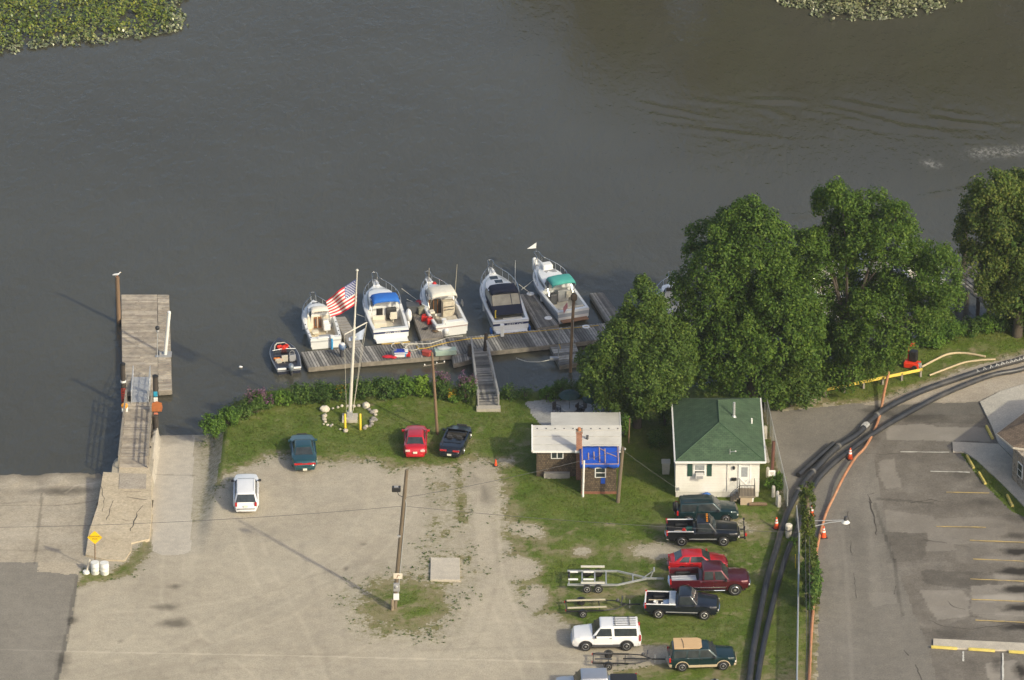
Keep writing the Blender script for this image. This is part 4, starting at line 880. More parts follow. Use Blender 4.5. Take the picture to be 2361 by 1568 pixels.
# 7.. boats glimpsed behind the trees
def simple_cruiser(label, stern, bow, B_, top=None, blue=False):
    B = Boat('moored_cruiser', label, stern, bow, 1.6, B_, 1.0, GEL, NAVY if blue else GREYBLUE, None, sw=.16)
    L = B.L; B.deck(0, .5, .3); B.cabin(.48, .9, .75, .34, win=[(.05, .6, .35, .75)]); B.rail(.55, .65, 5)
    B.windshield(L*.54, .9, B.h(.5)+.7, B.h(.5)+1.25, .4); B.box('helm_seat', (.5, L*.40, .8), (.6, .5, 1.0), WHITE, .06); B.box('stern_bench', (0, .7, .65), (1.8, .5, .6), CREAM, .06)
    if top: B.canopy(L*.34, L*.56, 1.1, B.h(.45)+1.5, top, .14, .14)
    return B
simple_cruiser('white boat half hidden between the maple and the big tree', (1562, 742), (1548, 652), 2.9, None)
simple_cruiser('white cruiser glimpsed through the leaves of the big trees, left one', (1925, 705), (1868, 585), 3.1, CREAMCLOTH, True)
simple_cruiser('white cruiser glimpsed through the leaves of the big trees, right one', (2045, 690), (1990, 572), 3.1, CREAMCLOTH, True)
simple_cruiser('white boat whose bow shows above the tall tree at the right', (2140, 675), (2088, 552), 3.0, None)
dock('grey dock glimpsed through the big trees behind the house', [(1642, 722), (2190, 690), (2200, 722), (1662, 756)], 44, DZ, group='main walkway sections')
# ------------------------------------------------------------------ vehicles
TAIL = mat('tail_lamp', (.42, .012, .010), .2, var=.1, coat=.6)
LAMP = mat('clear_lamp', (.72, .70, .64), .12, var=.1, coat=.5)
AMBER = mat('amber_lamp', (.80, .28, .02), .2, coat=.5)
PLATE = mat('number_plate', (.72, .70, .58), .5, var=.1)
RIM = mat('alloy_rim', (.50, .50, .50), .3, .7, var=.1)
RIMW = mat('steel_rim', (.62, .61, .58), .35, .4, var=.1)
UNDER = mat('underbody', (.012, .012, .012), .9)
INTER = mat('dark_interior', (.03, .028, .026), .8, var=.3)
def wheel(p, x, y, r, w, rim, sgn, hub=.62):
    m = MB(); prof = [(r*.60, -w/2), (r*.86, -w/2), (r*.97, -w*.40), (r, -w*.2), (r, w*.2), (r*.97, w*.40), (r*.86, w/2), (r*.60, w/2)]
    m.lathe(prof, 22, (x, y, r), 'y', cap=True); o = m.build('wheel', RUBBER, p, 35)
    q = MB(); s = sgn; q.lathe([(r*hub, s*(w/2+.004)), (r*hub*.93, s*(w/2+.02)), (r*hub*.80, s*(w/2-.03)), (r*.22, s*(w/2-.02)), (r*.16, s*(w/2+.025)), (.01, s*(w/2+.03))], 18, (x, y, r), 'y', cap=False)
    q.build('rim', rim, o, 30)
    q = MB()
    for k in range(6):
        a = k*math.pi/3; q.box((x+r*hub*.62*math.cos(a), y+s*(w/2-.012), r+r*hub*.62*math.sin(a)), (r*.13, .02, r*.13))
    q.build('rim_slots', UNDER, o)
def vehicle(name, label, cat, L, W, prof, cab, wh, r, pm, pos, zb=.30, tw=.22, rim=RIM, glass=(), front=(), rear=(), doors=(), lower=None, bumper=None, tail=((.75, .16, .26),), head=((.72, .22, .16),), bed=None, mirrors=True, group=None,
            xoff=0.0, plate=True, plan=.16, tailm=TAIL, headm=LAMP, roofm=None, frontglass=True, belt=None, bumper_z=.5, sidetrim=None, arch=1.22, tumble=.975):
    (cx, cy), hd = pos; o = thing(name, label, cat, (cx, cy, 0), hd, group)
    xf, xr = L/2+xoff, -L/2+xoff; wf, wr = wh
    xs = [xf-i*(L/34) for i in range(35)]
    if bed: xe = bed['x0']; xs = [x for x in xs if x > xe+.05]+[xe]
    for xw in (wf, wr):
        for d in (-1, 1):
            for e in (1e-3, -1e-3, .1, .25): xs.append(xw+d*(r*arch+e) if e in (1e-3, -1e-3) else xw+d*r*(arch-e*1.2))
        xs.append(xw)
    lim = xe if bed else xr
    xs = sorted({round(x, 4) for x in xs if lim-1e-6 <= x <= xf}, reverse=True)
    px = [p[0] for p in prof][::-1]; pz = [p[1] for p in prof][::-1]
    rings = []
    for x in xs:
        zt = float(np.interp(x, px, pz)); z0 = zb
        for xw in (wf, wr):
            if abs(x-xw) < r*arch: z0 = max(z0, r+math.sqrt(max(0, (r*arch)**2-(x-xw)**2))*.98)
        z0 = min(z0, zt-.12)
        if cat == 'car': u, v, plan_ = max(0, 1-(xf-x)/1.15), max(0, 1-(x-xr)/.95), .27
        else: u, v, plan_ = max(0, 1-(xf-x)/.7), max(0, 1-(x-xr)/.6), plan
        wd = W/2*(1-plan_*u**2.2-(plan_*.8)*v**2.2)
        if (xf-x) < .02: z0 = max(z0, zb+.06)
        h = zt-z0
        pts = [(wd*.95, z0), (wd*.995, z0+.16*h), (wd, z0+.55*h), (wd*.985, z0+.84*h), (wd*.93, zt-.015), (wd*.62, zt+.025), (0, zt+.04)]
        rings.append([(x, -y, z) for y, z in pts]+[(x, y, z) for y, z in pts[-2::-1]])
    mb = MB(); mb.loft(rings, True, True); mb.build('body', pm, o, 32)
    m = MB(); m.box(((xf+xr)/2, 0, .46), (L*.9, W*.72, .34)); m.build('underbody', UNDER, o)
    # cabin
    if cab:
        xf0, xr0, xf1, xr1, z0, z1, w0, w1 = cab; z0 -= .03
        def X(x, z, a0, a1): return a0+(a1-a0)*(z-z0)/(z1-z0)
        def Y(z): return w0+(w1-w0)*(z-z0)/(z1-z0)
        m = MB(); zc = z1; n = 6
        m.hexa([(xr0, -w0, z0), (xf0, -w0, z0), (xf0, w0, z0), (xr0, w0, z0), (xr1, -w1, z1), (xf1, -w1, z1), (xf1, w1, z1), (xr1, w1, z1)])
        q = m.build('cabin', pm, o, 40, bevel=.14 if cat == 'car' else .09, seg=4)
        if roofm: m = MB(); m.box(((xf1+xr1)/2, 0, z1+.004), (abs(xf1-xr1)-.2, w1*2-.2, .02)); m.build('roof_panel', roofm, o, bevel=.008)
        lo, hi = .06, .07
        def pane(nm, poly, off, gm=GLASS): w_ = MB(); w_.slab(poly, off); return w_.build(nm, gm, o, bevel=.003, seg=1)
        if frontglass:
            a, b = z0+.07, z1-.05; m_ = .09
            pane('windshield', [(X(a, a, xf0, xf1), -(Y(a)-m_), a), (X(a, a, xf0, xf1), Y(a)-m_, a), (X(b, b, xf0, xf1), Y(b)-m_, b), (X(b, b, xf0, xf1), -(Y(b)-m_), b)], (.012, 0, .006))
        for a, b, mm in rear:
            a, b = z0+a*(z1-z0), z0+b*(z1-z0)
            pane('rear_window', [(X(a, a, xr0, xr1), -(Y(a)-mm), a), (X(a, a, xr0, xr1), Y(a)-mm, a), (X(b, b, xr0, xr1), Y(b)-mm, b), (X(b, b, xr0, xr1), -(Y(b)-mm), b)], (-.012, 0, .005))
        for sg in (-1, 1):
            for g in glass:                       # (x0 bottom, x1 bottom, x1 top, x0 top, zlo, zhi)
                b0, b1, t1, t0, a, b = g; a, b = z0+a*(z1-z0), z0+b*(z1-z0)
                pane('side_window', [(b0, sg*Y(a), a), (b1, sg*Y(a), a), (t1, sg*Y(b), b), (t0, sg*Y(b), b)], (0, sg*.012, .003))
    for sg in (-1, 1):
        for xw in (wf, wr):
            wheel(o, xw, sg*(W/2-tw/2-.01), r, tw, rim, sg)
            a = MB(); ar = []
            for k in range(11):
                t = math.pi*k/10; c, s_ = math.cos(t), math.sin(t)
                ar.append([(xw+r*arch*c, sg*(W/2-.01), r+r*arch*s_*.98), (xw+r*arch*c, sg*(W/2+.018), r+r*arch*s_*.98), (xw+(r*arch+.055)*c, sg*(W/2+.014), r+(r*arch+.055)*s_*.98), (xw+(r*arch+.06)*c, sg*(W/2-.01), r+(r*arch+.06)*s_*.98)])
            a.loft(ar, True, True); a.build('wheel_arch', lower or pm, o, 40)
        for x0, x1, za, zz in doors:
            m = MB(); m.slab([(x0, sg*W/2*tumble, za), (x1, sg*W/2*tumble, za), (x1, sg*W/2*tumble, zz), (x0, sg*W/2*tumble, zz)], (0, sg*(W/2*(1-tumble)+.012), 0)); d = m.build('door', pm, o, bevel=.012)
            m = MB(); m.box((x0+.14, sg*(W/2+.022), zz-.07), (.16, .03, .035)); m.build('door_handle', BLACK, d)
        if mirrors and cab:
            m = MB(); m.box((cab[0]-.28, sg*(cab[6]+.17), cab[4]+.10), (.12, .22, .16)); m.beam((cab[0]-.26, sg*(cab[6]-.03), cab[4]+.05), (cab[0]-.27, sg*(cab[6]+.1), cab[4]+.08), .05); m.build('mirror', BLACK if mirrors is True else mirrors, o, bevel=.02)
        if lower:
            m = MB(); m.box((xoff, sg*W/2*.985, zb+.10), (wf-wr-2.5*r, .06, .20)); m.build('lower_trim', lower, o, bevel=.015)
        if sidetrim:
            m = MB(); m.box((xoff, sg*(W/2+.012), sidetrim[0]), (L*.62 if not bed else wf-wr-2.6*r, .03, .06)); m.build('side_moulding', sidetrim[1], o, bevel=.008)
        for z, y_, hh in head:
            m = MB(); m.box((xf-.05, sg*W/2*z*(.86 if cat == 'car' else .97), min(zb+hh+.28, prof[0][1]-.05)), (.10, y_, .13)); m.build('headlight', headm, o, bevel=.02)
        if not bed or True:
            for z, y_, hh in tail:
                xx = xr if not bed else bed['x1']
                m = MB(); m.box((xx+.045, sg*(W/2*z*(.86 if cat == 'car' else 1)), zb+.42+hh*.5), (.12, y_, hh)); m.build('taillight', tailm, o, bevel=.015)
    bm_ = bumper or pm
    for xx, s in ((xf-.03, 1), ((xr if not bed else bed['x1'])+.03, -1)):
        m = MB(); k = W/2*((1-plan*.55 if s > 0 else .97) if cat != 'car' else .82)
        m.prism([(xx-s*.14, -k), (xx+s*.03, -k*.92), (xx+s*.10, -k*.5), (xx+s*.11, 0), (xx+s*.10, k*.5), (xx+s*.03, k*.92), (xx-s*.14, k)], bumper_z-.13, bumper_z+.10); m.build('bumper', bm_, o, 40, bevel=.025)
        if plate and s < 0:
            m = MB(); m.box((xx+s*.13, 0, bumper_z+(.02 if plate is True else plate)), (.02, .31, .16)); m.build('number_plate', PLATE, o)
    m = MB(); m.box((xf-.005, 0, zb+.36), (.04, W*.42, .15)); m.build('grille', mat('grille_dark', (.05, .05, .05), .4), o, bevel=.01)
    if bed:
        x0, x1, zt, zf, rm, wd = bed['x0'], bed['x1'], bed['z'], bed['f'], bed.get('rail'), W/2*.985
        for sg in (-1, 1):
            poly = [(x0-.015, zb+.1)]
            if x1 < wr-r*arch:
                poly += [(wr+r*arch, zb+.1)]+[(wr+r*arch*math.cos(math.pi*k/12), r+r*arch*.98*math.sin(math.pi*k/12)) for k in range(13)]+[(wr-r*arch, zb+.1)]
            poly += [(x1, zb+.16), (x1, zt), (x0-.015, zt)]
            m = MB(); m.slab([(x, sg*(wd-.10), z) for x, z in poly], (0, sg*.10, 0)); m.build('bed_side', pm, o, bevel=.012)
            if rm: m = MB(); m.box(((x0+x1)/2, sg*(wd-.05), zt+.012), (x0-x1, .13, .03)); m.build('bed_rail', rm, o, bevel=.01)
        m = MB(); m.box((x1+.03, 0, (zt+zf)/2-.06), (.07, wd*2-.22, zt-zf+.12)); m.build('tailgate', pm, o, bevel=.015)
        if bed.get('railend'): m = MB(); m.box((x1+.03, 0, zt+.014), (.10, wd*2-.28, .03)); m.build('tailgate_rail', rm, o, bevel=.01)
        m = MB(); m.box(((x0+x1)/2, 0, zf-.03), (x0-x1-.12, wd*2-.21, .06)); m.build('bed_floor', bed.get('fm', BLACK), o)
        m = MB(); m.box((wr, 0, zf+.1), (2*r*1.05, wd*2-.24, .02)); 
        for sg in (-1, 1): q = MB(); q.box((wr, sg*(wd-.22), zf+.11), (2*r*1.1, .22, .22)); q.build('wheel_hump', bed.get('fm', BLACK), o, bevel=.04)
        m = MB(); m.box((x0-.03, 0, (zt+zf)/2), (.05, wd*2-.22, zt-zf)); m.build('bed_front', pm, o)
        if bed.get('cover'): m = MB(); m.box(((x0+x1)/2, 0, zt+.03), (x0-x1-.01, wd*2-.03, .05)); m.build('bed_cover', bed['cover'], o, bevel=.015)
    o['_L'] = L; del o['_L']; return o
def side_pos(rear, front, W, wh, near=None):
    """wheel contact points of the side nearest the camera -> centre and heading"""
    a, b = at(*rear), at(*front); d = (b-a); d.z = 0; hd = math.atan2(d.y, d.x); u = d.normalized(); nrm = Vector((-u.y, u.x, 0))
    if nrm.y < 0: nrm = -nrm
    mid = (a+b)/2; c = mid+nrm*(W/2-.1)-u*((wh[0]+wh[1])/2)
    return (c.x, c.y), hd
def rear_pos(l, r_, W, tail):
    """lower corners of the rear seen from behind -> centre and heading; tail = distance from those to the origin"""
    a, b = at(*l), at(*r_); d = b-a; d.z = 0; u = d.normalized(); f = Vector((-u.y, u.x, 0))
    c = (a+b)/2+f*tail; return (c.x, c.y), math.atan2(f.y, f.x)
GW = 'vehicles parked on the grass beside the big pipes'
P_GREEN = paint('dark_green_paint', (.008, .030, .034), .3)
P_BLACK = paint('black_paint', (.008, .009, .012), .2)
P_BLACK2 = paint('blue_black_paint', (.009, .012, .020), .2)
P_MAROON = paint('maroon_paint', (.095, .010, .018), .35)
P_RED = paint('red_paint', (.50, .012, .018), .1)
P_RED2 = paint('bright_red_paint', (.50, .010, .020), .1)
P_WHITE = paint('white_car_paint', (.80, .80, .80))
P_TEAL = paint('teal_green_paint', (.020, .085, .100), .45)
P_SILVER = paint('silver_paint', (.44, .45, .48), .6)
BEIGE = mat('beige_trim', (.52, .42, .28), .4, .1, var=.08)
# dark green two-door suv behind the black pickup
wh = (1.32, -1.40)
o = vehicle('suv', 'dark green two-door suv parked closest to the white house', 'suv', 4.45, 1.75, [(2.25, .70), (2.1, .92), (1.2, 1.02), (.9, 1.03), (-2.2, 1.02)], (1.05, -2.12, .42, -1.95, 1.0, 1.62, .83, .66), wh, .35, P_GREEN,
        side_pos((1588, 1208), (1672, 1206), 1.75, wh), glass=((-.72, .78, .42, -.62, .1, .86), (-1.95, -.86, -.74, -1.85, .1, .86)), rear=((.15, .85, .12),), doors=((-.75, .95, .42, 1.0),), tail=((.88, .14, .34),), head=((.72, .34, .12),), roofm=None)
m = MB(); m.lathe([(.1, -.1), (.30, -.11), (.36, -.05), (.36, .06), (.30, .11), (.05, .12)], 20, (-2.34, .15, .95), 'x'); m.build('spare_wheel', RUBBER, o, 40)
for sg in (-1, 1): m = MB(); m.tube([(.1, sg*.56, 1.66), (-1.7, sg*.56, 1.66)], .022, 6); m.build('roof_rail', BLACK, o)
# black pickup with a plough frame
wh = (1.50, -1.52)
o = vehicle('pickup_truck', 'black pickup with orange cab lights and plough mount, white bed rails', 'pickup truck', 5.25, 1.98, [(2.62, .78), (2.5, 1.03), (1.2, 1.14), (.9, 1.15), (-.62, 1.12), (-.64, 1.1)], (1.05, -.55, .48, -.42, 1.1, 1.82, .92, .74), wh, .40, P_BLACK,
        side_pos((1568, 1259), (1672, 1259), 1.98, wh), zb=.45, tw=.27, glass=((-.35, .78, .42, -.30, .1, .86),), rear=((.15, .85, .14),), doors=((-.5, .82, .52, 1.1),), tail=((.93, .12, .40),), head=((.72, .36, .22),), bumper=CHROME, bumper_z=.62,
        bed={'x0': -.66, 'x1': -2.62, 'z': 1.18, 'f': .72, 'rail': WHITE}, sidetrim=(.62, GREYP))
for i in range(5): m = MB(); m.box((.30, -.52+.26*i, 1.85), (.14, .07, .05)); m.build('cab_light', AMBER, o, bevel=.015)
m = MB(); m.beam((2.6, -.62, .55), (3.05, -.62, .55), .08); m.beam((2.6, .62, .55), (3.05, .62, .55), .08); m.beam((3.02, -.75, .55), (3.02, .75, .55), .12); m.beam((3.0, -.62, .5), (2.98, -.62, 1.3), .07); m.beam((3.0, .62, .5), (2.98, .62, 1.3), .07); m.beam((2.98, -.66, 1.0), (2.98, .66, 1.0), .07); m.build('plough_frame', BLACK, o)
for sg in (-1, 1): m = MB(); m.lathe([(.05, -.08), (.10, 0), (.10, .06)], 12, (2.98, sg*.62, 1.4), 'x'); m.build('plough_lamp', BLACK, o, 40)
m = MB(); m.box((3.1, -.3, .62), (.16, .3, .14)); m.build('plough_pivot', RED, o, bevel=.03)
F150 = o
# red two-door
wh = (1.22, -1.20)
o = vehicle('coupe', 'red two-door hatchback squeezed between black and maroon pickups', 'car', 4.15, 1.66, [(2.08, .55), (1.95, .70), (1.0, .84), (.8, .86), (-1.7, .92), (-1.95, .86), (-2.05, .70)], (.98, -1.85, .22, -1.1, .84, 1.32, .78, .58), wh, .30, P_RED,
        side_pos((1572, 1322), (1649, 1320), 1.66, wh), zb=.24, tw=.19, glass=((-.58, .72, .24, -.5, .1, .86), (-1.42, -.70, -.60, -1.05, .1, .86)), rear=((.08, .92, .1),), doors=((-.62, .80, .34, .84),), tail=((.72, .34, .16),), tailm=TAIL, bumper=P_RED, bumper_z=.42, mirrors=P_RED)
# maroon lifted pickup
wh = (1.82, -1.78)
o = vehicle('pickup_truck', 'maroon extended cab pickup on big off-road tyres', 'pickup truck', 5.75, 2.0, [(2.88, .92), (2.75, 1.18), (1.6, 1.29), (1.3, 1.30), (-.62, 1.26), (-.64, 1.24)], (1.45, -.55, .85, -.45, 1.25, 2.0, .94, .76), wh, .47, P_MAROON,
        side_pos((1578, 1375), (1694, 1373), 2.0, wh), zb=.58, tw=.32, glass=((.42, 1.18, .82, .36, .1, .86), (-.38, .28, .24, -.34, .1, .86)), rear=((.15, .85, .14),), doors=((.32, 1.22, .66, 1.25), (-.5, .29, .66, 1.25)), tail=((.93, .12, .42),), head=((.72, .40, .24),), bumper=CHROME, bumper_z=.75,
        bed={'x0': -.66, 'x1': -2.80, 'z': 1.30, 'f': .86, 'fm': BLACK}, sidetrim=(.74, CHROME), arch=1.18)
for sg in (-1, 1): m = MB(); m.tube([(1.1, sg*1.02, .5), (-1.1, sg*1.02, .5)], .05, 8); m.build('step_bar', CHROME, o)
SIERRA = o
# black pickup with toolbox
wh = (1.60, -1.62)
o = vehicle('pickup_truck', 'blue-black pickup with white bed rails and toolbox, towing a small trailer', 'pickup truck', 5.2, 1.98, [(2.60, .80), (2.45, 1.05), (1.5, 1.16), (1.1, 1.18), (-.38, 1.10), (-.40, 1.08)], (1.20, -.32, .62, -.2, 1.1, 1.80, .92, .72), wh, .38, P_BLACK2,
        side_pos((1516, 1426), (1626, 1429), 1.98, wh), zb=.42, tw=.26, rim=RIMW, glass=((-.15, .95, .56, -.10, .1, .86),), rear=((.15, .85, .14),), doors=((-.3, .98, .5, 1.1),), tail=((.93, .12, .40),), head=((.70, .36, .20),), bumper=CHROME, bumper_z=.60,
        bed={'x0': -.42, 'x1': -2.60, 'z': 1.15, 'f': .70, 'rail': WHITE, 'railend': True}, sidetrim=(.60, GREYP))
m = MB(); m.box((-.68, 0, 1.16), (.45, 1.78, .22)); m.build('toolbox', ALU, o, bevel=.02)
RAM = o
# white two-door suv
wh = (1.45, -1.40)
o = vehicle('suv', 'white two-door suv with roof rack facing left', 'suv', 4.75, 1.98, [(2.40, .78), (2.25, 1.03), (1.1, 1.16), (.8, 1.17), (-2.3, 1.14), (-2.36, 1.0)], (1.05, -2.28, .42, -2.20, 1.12, 1.82, .93, .76), wh, .38, P_WHITE,
        side_pos((1444, 1500), (1351, 1501), 1.98, wh), zb=.36, tw=.26, rim=RIM, glass=((-.38, .78, .42, -.32, .1, .84), (-2.12, -.56, -.52, -2.08, .1, .84)), rear=((.12, .88, .1),), doors=((-.42, .84, .46, 1.12),), tail=((.93, .10, .46),), head=((.72, .36, .22),), lower=DGREY, bumper=mat('grey_bumper', (.62, .62, .62), .4), bumper_z=.56, mirrors=True)
m = MB(); [m.box((-.55-.22*0, y, 1.87), (0, 0, 0)) for y in ()]; [m.beam((-.5, y, 1.86), (-2.05, y, 1.86), .035, .03) for y in (-.6, -.3, 0, .3, .6)]; [m.beam((x, -.66, 1.89), (x, .66, 1.89), .04, .03) for x in (-.6, -1.6)]; m.build('roof_rack', DGREY, o)
# dark green suv with plywood on its roof
wh = (1.42, -1.42)
o = vehicle('suv', 'dark green four-door suv with beige lower trim and plywood tied on its roof', 'suv', 4.65, 1.80, [(2.34, .72), (2.2, .98), (1.15, 1.08), (.9, 1.09), (-2.24, 1.08), (-2.3, .95)], (1.08, -2.22, .42, -2.05, 1.05, 1.66, .85, .68), wh, .36, P_GREEN,
        side_pos((1573, 1548), (1667, 1545), 1.8, wh), zb=.34, tw=.23, glass=((-.18, .80, .42, -.14, .1, .86), (-1.05, -.30, -.26, -1.0, .1, .86), (-2.02, -1.18, -1.12, -1.94, .1, .86)), rear=((.12, .88, .1),), doors=((-.22, .88, .42, 1.04), (-1.1, -.26, .42, 1.04)), tail=((.93, .10, .32),), head=((.72, .34, .16),), lower=BEIGE, bumper=BEIGE, bumper_z=.48)
P = o.matrix_basis @ Vector((-1.0, .05, 1.72)); q = thing('plywood_sheet', 'pale plywood sheet tied on the roof of the dark green suv', 'plywood', P, o.rotation_euler.z-.03)
m = MB(); m.prism([(-.95, -.75), (.78, -.75), (.98, -.5), (.98, .55), (.72, .75), (-.95, .75)], -.02, .03); m.build('sheet', mat('plywood', (.60, .40, .21), .7, var=.12, scale=1.5, stretch=(1, 6, 1)), q)
m = MB(); m.tube([(-.3, -.72, .03), (-.3, .1, .05), (-.38, .6, .05)], .016, 5); m.build('tie_rope', BLACK, q)
# silver pickup cut by the frame
wh = (1.75, -1.75)
o = vehicle('pickup_truck', 'silver crew cab pickup with black bed cover at the bottom of the photo', 'pickup truck', 5.7, 1.98, [(2.85, .80), (2.7, 1.06), (1.7, 1.18), (1.4, 1.19), (-.98, 1.14), (-1.0, 1.12)], (1.58, -.9, 1.0, -.78, 1.13, 1.86, .93, .75), wh, .39, P_SILVER,
        side_pos((1432, 1620), (1318, 1622), 1.98, wh), zb=.42, tw=.26, glass=((.38, 1.3, .95, .36, .1, .86), (-.72, .22, .2, -.66, .1, .86)), rear=((.15, .85, .14),), doors=((.3, 1.35, .5, 1.12), (-.8, .26, .5, 1.12)), tail=((.93, .12, .40),), head=((.70, .36, .20),), bumper_z=.6,
        bed={'x0': -1.02, 'x1': -2.85, 'z': 1.18, 'f': .75, 'cover': mat('tonneau', (.016, .017, .02), .6, var=.3)})
# white wagon in the gravel lot
wh = (1.32, -1.32)
o = vehicle('estate_car', 'white estate car parked on the gravel, seen from behind', 'car', 4.95, 1.84, [(2.48, .62), (2.3, .80), (1.2, .95), (1.0, .97), (-2.25, .97), (-2.4, .80), (-2.45, .6)], (1.12, -2.36, .36, -1.92, .94, 1.47, .83, .66), wh, .31, P_WHITE,
        rear_pos((538, 1185), (597, 1184), 1.84, 2.32), zb=.26, tw=.20, glass=((-.08, .76, .34, -.05, .08, .84), (-.98, -.2, -.17, -.92, .08, .84), (-1.88, -1.1, -1.04, -1.66, .08, .84)), rear=((.08, .88, .08),), doors=((-.12, .82, .34, .92), (-1.0, -.16, .34, .92)), tail=((.90, .16, .30),), bumper=mat('white_bumper', (.74, .74, .74), .4), bumper_z=.42, plate=.32)
m = MB(); m.box((-2.56, 0, .52), (.04, 1.3, .05)); m.build('bumper_strip', DGREY, o)
m = MB(); [m.tube([(.2, s*.60, 1.50), (-1.6, s*.60, 1.50)], .018, 6) for s in (-1,)]; m.build('roof_rail', P_WHITE, o); m = MB(); m.tube([(.2, .60, 1.50), (-1.6, .60, 1.50)], .018, 6); m.build('roof_rail', P_WHITE, o)
# teal sedan
wh = (1.38, -1.36)
o = vehicle('sedan', 'dark teal sedan parked at the edge of the lawn', 'car', 4.95, 1.84, [(2.48, .52), (2.3, .68), (1.1, .86), (.9, .88), (-1.4, .96), (-2.2, .92), (-2.42, .76), (-2.46, .6)], (1.12, -1.68, .22, -.85, .86, 1.38, .80, .60), wh, .32, P_TEAL,
        rear_pos((677, 1089), (729, 1087), 1.84, 2.3), zb=.25, tw=.21, glass=((-.05, .78, .28, -.03, .08, .84), (-.98, -.18, -.15, -.62, .08, .84)), rear=((.06, .92, .08),), doors=((-.12, .86, .34, .9), (-1.05, -.16, .34, .9)), tail=((.62, .58, .13),), bumper_z=.44, mirrors=P_TEAL, plate=-.1)
m = MB(); m.box((-2.455, 0, .735), (.06, .5, .10)); m.build('tail_panel', TAIL, o, bevel=.015)
m = MB(); m.box((-1.28, 0, .97), (.30, 1.0, .03)); m.build('parcel_shelf', mat('pale_shelf', (.32, .34, .33), .8), o) if False else None
# red compact by the ring of stones
wh = (1.25, -1.25)
o = vehicle('hatchback', 'bright red compact car parked on the lawn beside the brown pole', 'car', 4.25, 1.68, [(2.12, .55), (1.98, .70), (1.0, .84), (.8, .86), (-1.55, .94), (-1.95, .90), (-2.08, .72), (-2.1, .6)], (1.0, -1.62, .22, -.92, .84, 1.34, .76, .58), wh, .30, P_RED2,
        rear_pos((932, 1058), (983, 1058), 1.68, 1.98), zb=.24, tw=.19, glass=((-.35, .72, .26, -.3, .08, .84), (-1.05, -.46, -.42, -.76, .08, .84)), rear=((.06, .92, .08),), doors=((-.42, .78, .32, .86),), tail=((.76, .34, .14),), tailm=mat('sun_glint_lamp', (.72, .52, .46), .2, coat=.5), bumper_z=.40, mirrors=P_RED2, plate=.24)  # tail lamps pale: the sun's reflection on them is put into their colour
# black convertible
wh = (1.25, -1.22)
pos = rear_pos((1022, 1056), (1073, 1057), 1.80, 2.0); pos = (pos[0], pos[1]-R(9))
o = vehicle('convertible', 'black convertible with its top down next to the red compact', 'car', 4.45, 1.80, [(2.22, .48), (2.0, .62), (.9, .80), (.7, .80), (.62, .80), (.6, .52), (-.62, .52), (-.64, .86), (-1.9, .84), (-2.15, .72), (-2.22, .58)], None, wh, .33, paint('convertible_black', (.012, .016, .026), .3),
        pos, zb=.22, tw=.25, doors=((-.6, .62, .3, .78),), tail=((.62, .50, .11),), bumper_z=.40, plate=.03)
for sg in (-1, 1):
    m = MB(); m.box((0, sg*.82, .68), (1.3, .14, .26)); m.build('door_top', P_BLACK2, o, bevel=.03)
    m = MB(); m.box((-.22, sg*.36, .62), (.5, .5, .16)); m.slab([(-.44, sg*.36-.25, .58), (-.44, sg*.36+.25, .58), (-.60, sg*.36+.20, 1.12), (-.60, sg*.36-.2, 1.12)], (.13, 0, .02)); m.build('seat', mat('charcoal_leather', (.05, .05, .052), .5), o, bevel=.04)
    m = MB(); m.box((.62, sg*1.0, .90), (.12, .22, .14)); m.build('mirror', P_BLACK, o, bevel=.02)
m = MB(); m.slab([(.85, -.72, .78), (.85, .72, .78), (.28, .62, 1.18), (.28, -.62, 1.18)], (.01, 0, .01)); m.build('windshield', GLASS, o)
m = MB(); m.tube([(.86, -.75, .80), (.28, -.64, 1.2), (.28, .64, 1.2), (.86, .75, .80)], .03, 6); m.build('windshield_frame', P_BLACK, o)
m = MB(); m.box((.48, 0, .70), (.35, 1.4, .2)); m.build('dashboard', INTER, o, bevel=.04); m = MB(); m.box((-.02, 0, .535), (1.2, 1.5, .03)); m.build('cabin_floor', INTER, o)
m = MB(); m.box((-.95, 0, .90), (.62, 1.35, .05)); m.build('boot_deck', P_BLACK, o, bevel=.03)

# cargo in the pickup beds
def cargo(root, name, label, cat, loc, rz=0): P = root.matrix_basis @ Vector(loc); return thing(name, label, cat, P, root.rotation_euler.z+rz)
q = cargo(F150, 'plank', 'pale plank lying in the bed of the black plough pickup', 'plank', (-1.5, -.05, .80), .12); m = MB(); m.box((0, 0, 0), (1.1, .14, .06)); m.build('board', mat('new_wood', (.62, .52, .36), .7), q); 
q = cargo(F150, 'fuel_can', 'small orange-red can in the bed of the black plough pickup', 'can', (-1.35, -.12, .72)); m = MB(); m.box((0, 0, .13), (.26, .18, .24)); m.build('tank', RED, q, bevel=.03); m = MB(); m.tube([(-.08, 0, .25), (0, 0, .33), (.08, 0, .25)], .025, 6); m.build('handle', RED, q)
q = cargo(F150, 'crate', 'green box in the bed of the black plough pickup', 'crate', (-.95, .05, .72)); m = MB(); m.box((0, 0, .13), (.40, .28, .26)); m.build('box', mat('green_crate', (.02, .20, .14), .6), q, bevel=.02); m = MB(); m.box((0, 0, .27), (.42, .30, .04)); m.build('lid', mat('green_crate'), q, bevel=.01)
q = cargo(SIERRA, 'bed_panel', 'ridged pale aluminium sheet lying in the bed of the maroon pickup', 'sheet', (-1.75, -.05, .90), .03); m = MB(); m.box((0, 0, 0), (1.75, 1.1, .05)); [m.box((0, -.45+.3*i, .035), (1.7, .05, .03)) for i in range(4)]; m.build('sheet', ALU, q)
